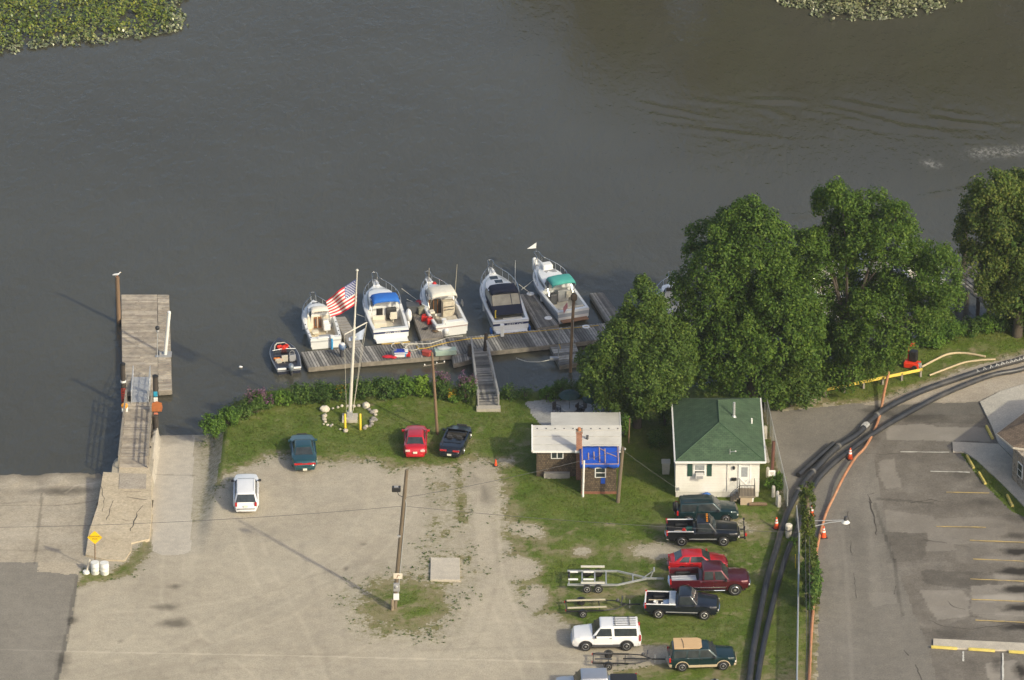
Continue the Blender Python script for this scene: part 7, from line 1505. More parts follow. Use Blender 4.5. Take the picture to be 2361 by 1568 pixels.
jug('red fuel can at the right end of the coolers on the long dock', on(940.5, 821.5), .95); jug('red fuel can at the right side of finger pier, the rear of the two', on(978.5, 740), 1.15); jug('red fuel can on the finger pier beside the cream topped boat, the front one', on(991.5, 747), 1.25, RED, .3)
o = thing('bundle', 'grey round covered bundle left of the coolers on the long dock', 'bundle', on(909.5, 821)); m = MB(); m.ball((0, 0, .26), (.32, .28, .30), 12, 8, .06); m.build('cover', mat('grey_tarp', (.16, .17, .19), .8, var=.2), o, 60); m = MB(); m.lathe([(.3, 0), (.31, .05), (.3, .08)], 12); m.build('tie_cord', ROPE, o)
m = MB(); m.ball((0, 0, .07), (.48, .22, .10), 12, 6, .25); m.ball((.35, -.1, .06), (.25, .2, .09), 10, 6, .25); q = m.build('red_cloth', mat('red_fabric', (.55, .02, .035), .9, var=.15), None, 50, loc=on(896, 824)); tag(q, 'crumpled red cloth lying on the long dock', 'cloth')
o = thing('tackle_box', 'red lidded box on the dock edge right of the white hose coils', 'box', on(984, 819), -.5); m = MB(); m.box((0, 0, .16), (.62, .42, .32)); m.build('box', mat('dull_red', (.45, .07, .05), .55), o, bevel=.03); m = MB(); m.box((0, 0, .35), (.66, .46, .07)); m.build('lid', mat('dull_red'), o, bevel=.02)
m = MB(); m.lathe([(.13, 0), (.15, .36), (.13, .36), (.11, .04)], 12); q = m.build('bucket', BLUEP, None, 40, loc=on(1007, 815)); tag(q, 'small blue bucket left of the pale green dock box', 'bucket')
o = thing('dock_box', 'long pale green dock box with a sheet on top', 'dock box', on(1027, 817), .16); m = MB(); m.box((0, 0, .20), (1.65, .6, .38)); m.build('chest', mat('pale_green', (.36, .46, .38), .6, var=.1), o, bevel=.06); m = MB(); m.box((0, 0, .42), (1.7, .66, .08)); m.build('lid', mat('pale_green'), o, bevel=.04); m = MB(); m.ball((-.1, .1, .48), (.55, .3, .14), 10, 6, .2); m.build('sheet', mat('grey_sheet', (.44, .46, .46), .8), o, 60)
def coil(label, px, py, r, n, t=.03):
    pts = [(r*(1+.10*math.sin(i*.37))*math.cos(i*2*math.pi/18), r*(1+.08*math.cos(i*.29))*math.sin(i*2*math.pi/18), .04+.012*i/18) for i in range(n*18)]; m = MB(); m.tube(pts, t, 6); q = m.build('hose_coil', ROPE, None, 60, loc=on(px, py)); tag(q, label, 'hose', 'white hose coils on the dock')
coil('largest white hose coil behind the coolers on the long dock', 919, 800, .60, 3, .028); coil('white hose loop right of the largest coil', 950.5, 802, .52, 1, .028); coil('tiny white hose loop between the two bigger coils', 934, 797, .22, 2, .028)
def dhose(name, label, P, r, m_): 
    v = [on(a, b)+Vector((0, 0, r)) for a, b in P]; m = MB(); m.tube([q for a, b in zip(v[:-1], v[1:]) for q in [lerp(a, b, i/4) for i in range(4)]]+[v[-1]], r, 6); q = m.build(name, m_); tag(q, label, 'hose')
dhose('water_hose', 'white hose snaking along the middle of the long dock', [(925, 794), (946, 793), (970, 794), (992, 793), (1011, 787), (1029, 780.5), (1048, 777), (1067, 775.5)], .035, ROPE)
dhose('water_hose', 'yellow hose trailing along the left half of the long dock to the gangway', [(961, 799), (963, 805), (983, 803.5), (1011, 795.5), (1039, 789), (1072, 783.5), (1095, 781), (1117, 780), (1140, 776.5), (1152, 774.5)], .035, YROPE)
dhose('water_hose', 'yellow hose running along the right half of the long dock', [(1160, 771), (1190, 769), (1220, 766), (1275, 761), (1341, 755), (1380, 751)], .03, YROPE)
dhose('water_hose', 'yellow hose by the stern of the blue canopy boat', [(880, 794), (905, 793.5), (925, 791.5), (945, 789)], .04, YROPE)
o = thing('power_pedestal', 'white power pedestal on the dock before the navy canopy boat', 'pedestal', on(1158, 775)); m = MB(); m.box((0, 0, .45), (.26, .24, .90)); m.build('column', WHITE, o, bevel=.03); m = MB(); m.box((0, 0, .96), (.32, .30, .12)); m.build('cap', WHITE, o, bevel=.04)
for lb, px, py in (('white round lid at the far corner of the wide finger pier', 1223, 678), ('white round lid halfway down the wide finger pier', 1264, 734), ('white round lid on the long dock behind the tall brown pole', 1351, 754)):
    m = MB(); m.lathe([(.30, 0), (.30, .05), (.16, .06), (.12, .03)], 16); q = m.build('deck_lid', WHITE, None, 40, loc=on(px, py)); tag(q, lb, 'lid', 'white round lids on the docks')
o = thing('outboard', 'outboard motor with blue and white cowl standing on the dock by the cuddy boat', 'outboard motor', on(788, 822)); m = MB(); m.ball((.05, 0, .85), (.30, .34, .30), 12, 8); m.build('cowl', mat('cowl_blue', (.10, .16, .28), .3, var=.1, coat=.4), o, 60); m = MB(); m.ball((.07, 0, 1.02), (.22, .24, .16), 12, 6); m.build('cowl_top', WHITE, o, 60); m = MB(); m.loft([[(r_*math.cos(a)+x, 1.4*r_*math.sin(a), z) for a in [2*math.pi*i/10 for i in range(10)]] for x, z, r_ in ((0, .75, .2), (-.02, .4, .14), (0, .0, .12))]); m.build('leg', DGREY, o, 60)
o = thing('hose_reel', 'red and white hose reel at the far end of the cluttered finger pier', 'hose reel', on(966, 712)); m = MB(); m.lathe([(.30, -.12), (.34, -.1), (.2, -.08), (.2, .08), (.34, .1), (.3, .12)], 16, (0, 0, .40), 'y'); m.build('reel', mat('reel_maroon', (.35, .03, .06), .5), o, 40); m = MB(); m.lathe([(.21, -.07), (.27, 0), (.21, .07)], 16, (0, 0, .40), 'y', False); m.build('hose', WHITE, o, 40)
o = thing('storage_box', 'dark grey storage box at the far end of the cluttered finger pier', 'box', on(952, 718), .1); m = MB(); m.box((0, 0, .3), (.95, .8, .58)); m.build('box', mat('charcoal_box', (.08, .085, .09), .7, var=.15), o, bevel=.03); m = MB(); m.box((0, 0, .62), (1.0, .85, .07)); m.build('lid', mat('charcoal_box'), o, bevel=.02)
o = thing('crate', 'olive canvas-covered crate beside the hose reel', 'crate', on(973, 722), .3); m = MB(); m.box((0, 0, .25), (.7, .6, .5)); m.build('crate', mat('olive', (.22, .21, .15), .8, var=.2), o, bevel=.05); m = MB(); m.ball((0, 0, .52), (.36, .3, .12), 10, 6, .15); m.build('cover', mat('olive'), o, 60)
for lb, x, y, mm in (('black rope heap on the cluttered finger pier', 981, 760, BLACK), ('dark tangled gear near the stern of the cream topped boat', 1003, 765, mat('tangle', (.14, .09, .05), .9, var=.5, scale=9))):
    m = MB(); [m.tube([(random.uniform(-.3, .3), random.uniform(-.25, .25), random.uniform(.02, .14)) for _ in range(6)], .03, 5) for _ in range(4)]; q = m.build('rope_heap', mm, None, loc=on(x, y)); tag(q, lb, 'rope')
def moor(label, a, b): wire(label, [a, b], .022, 'mooring_line', ROPE, 'mooring lines')
moor('mooring line from the blue canopy boat to its left', at(822, 724, ZW+.9), at(866, 740, ZW+.8)); moor('upper mooring line from the blue canopy boat to the cluttered pier', at(926, 665, ZW+1.3), at(968, 696, DZ+.3)); moor('lower mooring line from the blue canopy boat to the cluttered pier', at(938, 690, ZW+1.0), at(972, 703, DZ+.2))
moor('mooring line from the teal canopy boat bow to the pier', at(1234, 642, ZW+1.1), at(1202, 668, ZW+.9)); moor('mooring line from the navy canopy boat to the round lid', at(1196, 655, ZW+1.2), at(1223, 676, DZ+.1))
hose('float_rope', 'slack pale rope hanging along the near edge of the dock', 'rope', [(1190, 804), (1215, 812), (1250, 812), (1290, 802)], .03, ROPE, DZ-.1)
m = MB(); m.ball((0, 0, .04), (.17, .08, .08), 10, 6, .15); q = m.build('float', WHITE, None, 60, loc=at(555, 847, ZW)); tag(q, 'small white float adrift between launch pier and bass boat', 'float')
# umbrellas and tables behind the shed
UMB = mat('umbrella_green', (.016, .045, .045), .85, var=.15)
def umbrella(label, px, py, r, h, lab2):
    p = at(px, py); o = thing('patio_umbrella', label, 'umbrella', p); m = MB(); n_ = 8; rings = [[(rr*math.cos(2*math.pi*k/n_), rr*math.sin(2*math.pi*k/n_), z) for k in range(n_)] for rr, z in ((r, h-.42), (r*.96, h-.36), (r*.55, h-.12), (.04, h))]; m.loft(rings, True, False); q = m.build('canopy', UMB, o); sm = q.modifiers.new('t', 'SOLIDIFY'); sm.thickness = .02
    m = MB(); m.tube([(0, 0, 0), (0, 0, h+.1)], .025, 8); m.build('pole', DGREY, o)
    t = thing('patio_table', lab2, 'table', p); m = MB(); m.lathe([(.55, .70), (.56, .74), (.5, .74)], 16); m.build('tabletop', GREYP, t, 40)
    for k in range(4): m = MB(); a = k*math.pi/2+.4; m.tube([(.45*math.cos(a), .45*math.sin(a), 0), (.35*math.cos(a), .35*math.sin(a), .7)], .025, 6); m.build('leg', BLACK, t)
    for k in range(3):
        a = k*2.1+.5; c = thing('patio_chair', lab2.replace('table', 'chair', 1).replace('round', 'dark')+', '+('left one', 'far one', 'right one')[k], 'chair', p+Vector((1.1*math.cos(a), 1.1*math.sin(a), 0)), a+math.pi/2, 'patio chairs')
        m = MB(); m.box((0, 0, .42), (.5, .48, .05)); m.build('seat', DGREY, c); m = MB(); m.box((0, -.24, .70), (.5, .04, .5)); m.build('backrest', DGREY, c)
        for x in (-.22, .22): m = MB(); m.tube([(x, .2, 0), (x, .2, .62), (x, -.22, .66)], .022, 5); m.build('leg', BLACK, c); m = MB(); m.tube([(x, -.22, 0), (x, -.22, .9)], .022, 5); m.build('leg', BLACK, c)
umbrella('dark green umbrella over the patio, the left one clear of the maple', 1313, 962, .85, 2.25, 'round patio table under the left umbrella'); umbrella('dark green umbrella partly under the maple branches', 1366, 966, .85, 2.1, 'round patio table under the right umbrella')
# pier at the far right
o, L = pier('boardwalk', 'grey boardwalk with railings below the tree at the far right', [(2207, 645), (2232, 640), (2330, 712), (2305, 725)], [.6]*4, 30, GREYWOOD, rails=((0, 3), (1, 2)), nposts=6, hr=1.0, rail_m=WOOD)
for i, k in enumerate((0, .5, .95)): p = lerp(L[0], L[3], k); m = MB(); m.tube([(p.x, p.y, -2.6), (p.x, p.y, 0)], .16, 10); m.build('pile', DARKWOOD, o, 40); p = lerp(L[1], L[2], k); m = MB(); m.tube([(p.x, p.y, -2.6), (p.x, p.y, 0)], .16, 10); m.build('pile', DARKWOOD, o, 40)
pier('boardwalk', 'lower boardwalk ramp going down right to the bank', [(2310, 714), (2334, 706), (2440, 790), (2415, 800)], [.55, .55, .1, .1], 26, GREYWOOD, rails=((0, 3), (1, 2)), nposts=5, hr=1.0, rail_m=WOOD)
piling('tall dark piling standing behind the boardwalk at the right', 2221, 655, 528, .2, m=DARKWOOD)
o = thing('white_tank', 'white tank top just showing at the bottom edge', 'tank', at(1648, 1588)); m = MB(); m.ball((0, 0, .3), (.5, .5, .4), 14, 8); m.build('tank', GREYP, o, 60); m = MB(); m.lathe([(.1, 0), (.1, .08)], 10, (0, 0, .68)); m.build('cap', BLACK, o)

# cracks in slabs and asphalt (thin tar-dark strips lying in the surface)
CRK = mat('crack_dark', (.07, .06, .05), .95, var=.3)
def crack(P, wd, z=.0):
    w_ = [at(a, b, z) for a, b in P]; pts = []
    for a, b in zip(w_[:-1], w_[1:]):
        n_ = max(2, int((b-a).length/.35)); pts += [lerp(a, b, i/n_)+Vector((random.uniform(-.06, .06), random.uniform(-.06, .06), 0)) for i in range(n_)]
    pts.append(w_[-1]); L_ = []
    for i, p in enumerate(pts):
        d = (pts[min(i+1, len(pts)-1)]-pts[max(0, i-1)]).normalized(); n_ = Vector((-d.y, d.x, 0))*wd*random.uniform(.25, 1); L_.append([p+n_+Vector((0, 0, .006)), p-n_+Vector((0, 0, .006))])
    m = MB(); m.loft(L_, False, False); tag(m.build('surface_crack', CRK), kind='structure')
for P, wd in (([(292, 1146), (318, 1150), (338, 1152)], .05), ([(262, 1155), (255, 1165), (252, 1180), (245, 1200)], .04), ([(330, 1165), (318, 1178), (312, 1195), (300, 1225)], .05), ([(280, 1198), (300, 1201)], .03), ([(285, 1133), (310, 1134), (325, 1133)], .03), ([(232, 1120), (240, 1150), (236, 1180)], .025)): crack(P, wd, .082)
for P, wd in (([(2005, 1155), (2018, 1200), (2020, 1235), (2028, 1265)], .05), ([(2035, 1300), (2090, 1302), (2130, 1305)], .04), ([(2140, 1430), (2180, 1445), (2240, 1450), (2330, 1440)], .05), ([(2100, 1160), (2145, 1152), (2180, 1158)], .06), ([(2060, 1270), (2068, 1320), (2062, 1370)], .05),
              ([(2130, 1245), (2170, 1250), (2235, 1262)], .04), ([(1995, 1045), (2030, 1048), (2075, 1046)], .04), ([(2085, 1500), (2110, 1530), (2125, 1568)], .05), ([(1955, 1180), (1962, 1260), (1975, 1380)], .03), ([(2180, 1380), (2200, 1400), (2225, 1405)], .03), ([(2040, 1130), (2000, 1140), (2010, 1160)], .05)): crack(P, wd)
# ------------------------------------------------------------------ vegetation
def leaves(name, C, Nn, per, spread, size, m, parent=None, up=.45, aspect=.62, flat=.6, loc=None, droop=0.0):
    """C cluster centres (n,3), Nn outward directions; every leaf a small folded quad"""
    C = np.asarray(C, float); Nn = np.asarray(Nn, float); n = len(C)*per
    c = np.repeat(C, per, 0); nn = np.repeat(Nn, per, 0); sp = spread if np.isscalar(spread) else np.repeat(spread, per)[:, None]
    g = rng.normal(size=(n, 3)); g /= np.linalg.norm(g, axis=1)[:, None]; rad = rng.random((n, 1))**.45
    g = g*rad; g = g-nn*np.sum(g*nn, 1)[:, None]*(1-flat)
    p = c+g*sp; p[:, 2] -= droop*np.hypot(g[:, 0], g[:, 1])*(sp[:, 0] if not np.isscalar(sp) else sp)
    d = nn*.55+rng.normal(size=(n, 3))*.55+np.array([0, 0, up])+g*.5; d /= np.linalg.norm(d, axis=1)[:, None]
    a = rng.normal(size=(n, 3)); a -= d*np.sum(a*d, 1)[:, None]; a /= np.linalg.norm(a, axis=1)[:, None]; b = np.cross(d, a)
    s = size*(.65+.7*rng.random((n, 1))); a = a*s*.5; b = b*s*.5*aspect
    k = d*s*.12
    V = np.stack([p-a, p-b*1.0+k-a*.1, p+a, p+b*1.0+k-a*.1], 1).reshape(-1, 3)
    F = np.arange(n*4).reshape(-1, 4)
    if loc is not None: V = V-np.array(loc)
    me = npmesh(name, V, F, {}, m); o = link(name, me, parent); return o
def shell(c, r, n, squash=.85, low=-.45, jit=.18):
    u = rng.normal(size=(n*3, 3)); u /= np.linalg.norm(u, axis=1)[:, None]; u = u[u[:, 2] > low][:n]
    return np.asarray(c)+u*np.array([r, r, r*squash])*(1-jit*1.3+jit*1.6*rng.random((len(u), 1))+.26*(rng.random((len(u), 1)) < .07)), u
LEAF_A = leafmat('oak_leaves', (.048, .098, .015), (.078, .145, .022), (.128, .19, .034))
LEAF_B = leafmat('maple_leaves', (.050, .096, .017), (.082, .142, .026), (.132, .188, .040))
LEAF_C = leafmat('poplar_leaves', (.052, .092, .018), (.092, .14, .028), (.17, .19, .05))
LEAF_D = leafmat('shrub_leaves', (.058, .120, .018), (.10, .19, .028), (.15, .25, .045))
LEAF_E = leafmat('dark_shrub_leaves', (.046, .095, .020), (.078, .145, .030), (.125, .19, .048))
LEAF_P = leafmat('purple_flowers', (.17, .085, .15), (.26, .13, .23), (.10, .12, .05))
LEAF_Y = leafmat('yellow_flowers', (.34, .22, .02), (.45, .30, .03), (.10, .13, .03))
BARK = mat('bark', (.085, .068, .05), .9, var=.35, scale=4, bmp=.5, stretch=(5, 5, 1))
def tree(name, label, base, lumps, m, limbs=.22, leaf=.27, per=34, dens=.42, spread=.62, squash=.85, trunk=.35, group=None, squeeze=1.0, droop=.25, dyr=2.0):
    p = at(*base); o = thing(name, label, 'tree', p, 0, group); C = []; U = []; cents = []
    for L in lumps:
        px, py, r = L[:3]; dy = L[3] if len(L) > 3 else random.uniform(-dyr, dyr); c = on_y(px, py, p.y+dy); cents.append((c-p, r))
        n = int(4*math.pi*r*r*dens/(spread*spread)/1.2)+4
        for k in range(3):   # lobes make each limb's foliage uneven
            pass
        a, u = shell(c, r, n, squash); C.append(a); U.append(u)
        nb = max(2, int(r*2.0))
        for _ in range(nb):
            v = Vector((random.gauss(0, 1), random.gauss(0, 1), random.uniform(-.2, 1))).normalized(); rr = r*random.uniform(.32, .5); a, u = shell(c+v*r*.92, rr, max(5, int(n*.16)), squash); C.append(a); U.append(u)
    C = np.concatenate(C); U = np.concatenate(U)
    leaves('crown', C, U, per, spread, leaf, m, o, loc=p, droop=droop)
    mb = MB(); top = max(c.z for c, r in cents); fork = Vector((0, 0, top*.28)); mb.tube([(0, 0, -.4), (.05, .02, top*.12), fork], [trunk*1.25, trunk, trunk*.85], 10)
    for c, r in cents:
        if random.random() < limbs: q = fork.lerp(c, .5)+Vector((random.uniform(-.5, .5), random.uniform(-.5, .5), .5)); mb.tube([fork-Vector((0, 0, .3)), q, c+Vector((0, 0, r*.2))], [trunk*.34, trunk*.18, .03], 6)
    mb.build('trunk', BARK, o, 50); return o
tree('maple', 'medium rounded maple standing alone between the shed and the water', (1469, 985), [(1490, 668, .8), (1478, 700, 1.1), (1505, 712, 1.2), (1445, 740, 1.1), (1490, 748, 1.7), (1540, 762, 1.1), (1422, 795, 1.5), (1470, 800, 2.3), (1535, 805, 2.0), (1565, 800, 1.3), (1385, 840, 1.6), (1430, 850, 2.1), (1500, 860, 2.4), (1555, 850, 1.7),
     (1375, 890, 1.2), (1415, 905, 1.7), (1470, 910, 1.9), (1530, 905, 1.7), (1400, 935, 1.0), (1440, 945, 1.1), (1500, 935, 1.2)], LEAF_B, leaf=.20, per=44, spread=.52, dyr=1.6, trunk=.28)
tree('oak', 'tall broad dark green tree behind the white house, left one of the big pair', (1735, 925), [(1725, 500, 1.5), (1690, 515, 1.4), (1755, 520, 1.4), (1640, 545, 1.5), (1705, 565, 2.2), (1760, 570, 1.9), (1612, 590, 1.2), (1655, 620, 2.2), (1730, 640, 2.5), (1790, 620, 1.4), (1605, 670, 1.6), (1650, 700, 2.5), (1725, 720, 2.8), (1800, 690, 1.9), (1840, 680, 1.4), (1600, 740, 1.5),
     (1630, 775, 2.3), (1700, 800, 2.8), (1780, 780, 2.6), (1845, 745, 1.9), (1620, 835, 1.6), (1660, 860, 2.0), (1730, 870, 2.4), (1800, 850, 2.3), (1850, 810, 1.6)], LEAF_A, leaf=.22, per=46, spread=.60, dyr=2.6, trunk=.45)
tree('oak', 'big spreading tree over the water, right one of the big pair, boats showing through', (1950, 880), [(1915, 445, .9), (1940, 452, 1.1), (1898, 460, .8), (1965, 475, 1.2), (1890, 478, .5), (1950, 510, 1.5), (1985, 510, 1.3), (2035, 478, 1.2), (2070, 500, 1.1), (2025, 520, 1.4), (2085, 525, 1.0), (2045, 555, 1.4), (2095, 540, .7), (1925, 560, 1.9), (1975, 560, 1.8), (1885, 560, 1.2),
     (1835, 580, 1.4), (1870, 610, 1.5), (1930, 600, 1.6), (1990, 585, 1.5), (2050, 590, 1.5), (1845, 640, 1.2), (2095, 585, 1.5), (2140, 595, 1.5), (2170, 590, 1.1), (2110, 635, 1.9), (2165, 640, 1.7), (2180, 690, 1.3), (2140, 690, 1.9), (2080, 680, 1.6), (2160, 725, 1.2), (1850, 715, 1.4), (1895, 725, 1.6), (1960, 730, 1.8), (2020, 720, 1.8), (2080, 735, 1.8), (2130, 740, 1.4),
     (1880, 770, 1.7), (1940, 785, 2.2), (2010, 785, 2.2), (2055, 790, 1.4), (1905, 830, 1.8), (1975, 835, 2.0), (2035, 830, 1.2), (1910, 868, 1.3), (1955, 862, 1.1), (1985, 648, .9, 1.5), (1925, 650, .9, 1.5), (2040, 650, .9, 1.5), (1955, 680, .9, 1.5), (2010, 682, .9, 1.5), (1822, 640, 1.5), (1818, 592, 1.2), (1870, 680, 1.4), (1870, 560, 1.3), (1900, 610, 1.3), (2060, 665, 1.1, -1.5), (1995, 700, 1.3, -2)], LEAF_A, limbs=.10, leaf=.21, per=44, spread=.58, dyr=2.4, trunk=.5, dens=.36)
tree('sapling', 'leafy young tree hanging over the yellow guard rail beside the house', (1822, 935), [(1800, 850, 1.5), (1845, 865, 1.5), (1770, 885, 1.1), (1815, 900, 1.6), (1860, 905, 1.2), (1790, 920, .9), (1840, 930, .9)], LEAF_B, leaf=.21, per=40, spread=.5, dyr=.8, trunk=.14)
tree('poplar', 'tall leafy tree at the right edge beside the boardwalk', (2345, 775), [(2290, 420, 1.2), (2310, 440, 1.3), (2275, 455, 1.3), (2350, 430, 1.4), (2375, 430, 1.3), (2255, 490, 1.4), (2295, 500, 2.0), (2345, 495, 2.1), (2385, 500, 1.8), (2228, 510, .7), (2245, 545, 1.4), (2290, 560, 2.0), (2345, 570, 2.3), (2400, 570, 2.0), (2235, 580, .7), (2270, 610, 1.5), (2320, 625, 2.1), (2375, 640, 2.2), (2290, 655, 1.3), (2340, 690, 1.7), (2395, 700, 1.8), (2360, 730, 1.2), (2300, 690, .9)], LEAF_C, leaf=.23, per=42, dyr=1.8, trunk=.35)
tree('sumac', 'dark lacy tree in front of the tall tree at the right edge', (2352, 770), [(2330, 520, 1.0), (2355, 545, 1.3), (2335, 590, 1.2), (2320, 640, 1.0), (2360, 620, 1.4), (2300, 670, .9), (2345, 680, 1.4), (2380, 690, 1.2), (2320, 705, .8)], LEAF_E, leaf=.34, dyr=.6, trunk=.15) if True else None
def shrub(label, px, py, wpx, hpx, m, leaf=.17, per=26, group='shrubs along the bank', z=-.2, name='shrub', m2=None, frac=.4, stems=True, cat='shrub', dep=.8):
    p = at(px, py, z); k = 31.0; r = wpx/2/k*1.05; h = hpx/27.8*(random.choice((.85, 1.0, 1.15, 1.3)) if group and 'bank' in group else 1); o = thing(name, label, cat, p, 0, group); n = int(34*max(.5, r*h)); C = []; U = []
    for i in range(n):
        u = Vector((random.gauss(0, 1), random.gauss(0, 1), random.gauss(.35, .8))).normalized(); q = random.uniform(.55, 1.08)
        C.append(p+Vector((u.x*r*q, u.y*r*dep*q, h*.5+u.z*h*.48*q))); U.append(u)
    leaves('foliage', C, U, per, .24+.10*r, leaf, m, o, loc=p, flat=.8, up=.6)
    if m2:
        C2 = [p+Vector((random.uniform(-1, 1)*r*.9, random.uniform(-1, 1)*r*.7, h*random.uniform(.75, 1.12))) for _ in range(int(n*frac)+4)]
        leaves('blossoms', C2, [(0, 0, 1)]*len(C2), 16, .16, .13, m2, o, loc=p, flat=1.6, up=.2)
    if stems:
        b = MB()
        for i in range(5): a = Vector((random.uniform(-.5, .5)*r, random.uniform(-.4, .4)*r, h*random.uniform(.55, .85))); b.tube([(a.x*.2, a.y*.2, -.2), a*.6, a], [.035, .025, .012], 5)
        b.build('stem', BARK, o)
    return o
shrub('bright green shrub at the corner beside the concrete drive, leftmost of the bank', 492, 1006, 52, 40, LEAF_D); shrub('bright green shrub second from the concrete drive', 528, 985, 46, 34, LEAF_D); shrub('low mixed green shrub left of the left loosestrife', 562, 968, 40, 30, LEAF_E)
shrub('purple loosestrife clump left of the flagpole', 590, 958, 46, 42, LEAF_E, m2=LEAF_P, frac=.5, name='loosestrife', cat='wildflower'); shrub('smaller purple loosestrife clump touching the dark bushes', 615, 945, 34, 32, LEAF_E, m2=LEAF_P, frac=.5, name='loosestrife', cat='wildflower')
shrub('dense bush just right of the left loosestrife', 650, 938, 54, 44, LEAF_D); shrub('dense mid green bush behind the teal sedan', 695, 934, 56, 42, LEAF_E); shrub('wide grassy bush left of the flagpole', 745, 930, 60, 40, LEAF_E); shrub('bush with dry twigs at the foot of the flagpole, left side', 790, 926, 48, 42, LEAF_E, m2=LEAF_Y, frac=.15)
shrub('bushy growth right of the flagpole mast', 840, 924, 52, 42, LEAF_E); shrub('dark bush between flagpole and tall shrub', 885, 923, 52, 42, LEAF_E); shrub('tall bright bush standing highest along the bank', 935, 920, 44, 62, LEAF_D, leaf=.19); shrub('yellow-green young tree next to the tallest bank bush', 972, 918, 38, 54, leafmat('lime_leaves', (.10, .18, .02), (.15, .25, .03), (.20, .30, .05)), leaf=.22)
shrub('purple-brown loosestrife right of the brown utility pole', 1018, 922, 44, 46, LEAF_E, m2=LEAF_P, frac=.25, name='loosestrife', cat='wildflower'); shrub('goldenrod clump at the feet of the bank bushes by the gangway', 1047, 930, 30, 26, LEAF_D, m2=LEAF_Y, frac=.7, name='goldenrod', cat='wildflower'); shrub('faded loosestrife beside the wooden gangway', 1077, 930, 46, 46, LEAF_E, m2=LEAF_P, frac=.35, name='loosestrife', cat='wildflower')
shrub('sparse reeds right of the wooden gangway', 1172, 926, 38, 36, LEAF_E, per=14); shrub('thin reeds between gangway and maple', 1210, 925, 36, 30, LEAF_E, per=10); shrub('green bush left of the patio umbrella', 1262, 926, 46, 42, LEAF_D); shrub('dark bush behind the patio umbrella', 1300, 922, 50, 38, LEAF_E); shrub('dark bush beneath the left edge of the maple', 1345, 922, 50, 36, LEAF_E)
shrub('narrow upright evergreen behind the right end of the shed', 1440, 1012, 20, 58, LEAF_D, name='cedar', group=None, dep=1.0)
for i, (x, y, wd, hh, mm, lb) in enumerate(((2066, 815, 40, 26, LEAF_E, 'dark bush left of the bright one by the red pump'), (2150, 805, 60, 34, LEAF_D, 'bright green bush right behind the red pump'), (2190, 788, 64, 40, LEAF_D, 'leafy bush above the upper tan hose'), (2235, 776, 60, 42, LEAF_E, 'thick bush under the start of the boardwalk'), (2275, 768, 60, 40, LEAF_D, 'bush below the middle of the boardwalk'), (2320, 764, 60, 36, LEAF_E, 'bush at the foot of the lower boardwalk ramp'), (2360, 756, 60, 36, LEAF_D, 'bush cut by the right edge above the road'), (2125, 778, 50, 40, LEAF_E, 'tall dark shrub under the right side of the spreading tree'))):
    shrub(lb, x, y, wd, hh, mm)
shrub('leafy vine bush growing round the rusty sign pole', 1786, 1136, 42, 44, LEAF_D, group=None); 
shrub('brushy dark bush in the shade left of the white house', 1515, 1035, 40, 44, LEAF_E, group=None); shrub('weedy bush against the left wall of the white house', 1532, 985, 24, 40, LEAF_E, group=None)
shrub('dense leafy hedge clump at the foot of the ivy-covered pole', 1872, 1402, 34, 110, LEAF_E, group='hedge clumps along the low fence', leaf=.2, dep=3.0, per=40); shrub('leafy hedge clump behind the ivy pole along the low fence', 1866, 1330, 30, 60, LEAF_D, group='hedge clumps along the low fence', leaf=.2, dep=3.0, per=36); shrub('low green clump beside the wrapped white post', 1832, 1262, 30, 18, LEAF_D, group='hedge clumps along the low fence')
# ivy on the pole
C = []; U = []
for i in range(330):
    t = random.random(); a = random.uniform(0, 2*math.pi); r = .24+.20*random.random()+.12*math.sin(t*9)**2; q = IVP+dv*(.03+.97*t); u = Vector((math.cos(a), math.sin(a), .2)); C.append(q+u*r); U.append(u)
o = thing('ivy', 'thick ivy climbing to the top of the lamp pole', 'ivy', IVP); leaves('foliage', C, U, 16, .24, .17, leafmat('ivy_leaves', (.050, .080, .014), (.080, .115, .022), (.12, .15, .03)), o, loc=IVP, up=.2)
# marsh plants on the water
def lily(name, label, P, dens, m, zt=.42, rim=1.5):
    w_ = [at(a, b, ZW) for a, b in P]; Q = [(p.x, p.y) for p in w_]; xs = [q[0] for q in Q]; ys = [q[1] for q in Q]; A = (max(xs)-min(xs))*(max(ys)-min(ys)); n = int(A*dens)
    x = min(xs)+(max(xs)-min(xs))*rng.random(n); y = min(ys)+(max(ys)-min(ys))*rng.random(n); d = pdist(x, y, Q)+fbm(x*.5, y*.5, 61)*2.6+fbm(x*1.9, y*1.9, 62)*1.3; k = d > 0; x, y, d = x[k], y[k], d[k]; n = len(x)
    z = ZW+.06+zt*rng.random(n)*np.clip(d, .25, 1.6); th = rng.random(n)*2*math.pi; tilt = np.abs(rng.normal(0, .6, n)); s = .14+.15*rng.random(n)
    nv = np.stack([np.sin(tilt)*np.cos(th), np.sin(tilt)*np.sin(th), np.cos(tilt)], 1); a = np.stack([-np.sin(th), np.cos(th), 0*th], 1); b = np.cross(nv, a); c = np.stack([x, y, z], 1); k = fbm(x*1.1, y*1.1, 66, 3) > -.13; c, th, tilt, s, nv, a, b, d, x, y, z = [q[k] for q in (c, th, tilt, s, nv, a, b, d, x, y, z)]; n = len(x)
    V = []
    for ang, rr in ((20, 1), (80, .95), (140, 1.0), (205, .9), (270, 1.15), (335, .9)): V.append(c+(a*math.cos(R(ang))*.42+b*math.sin(R(ang))*.55)*s[:, None]*rr+nv*(.05*s*(rr-1))[:, None])
    V = np.stack(V, 1).reshape(-1, 3); F = np.arange(n*6).reshape(-1, 6); me = npmesh(name, V, F, {'rim': np.repeat(np.clip(1-(d-fbm(x*.9, y*.9, 64)*3)/rim, 0, 1), 6)}, m); o = link(name, me); tag(o, label, 'water plants', None, 'stuff'); return o
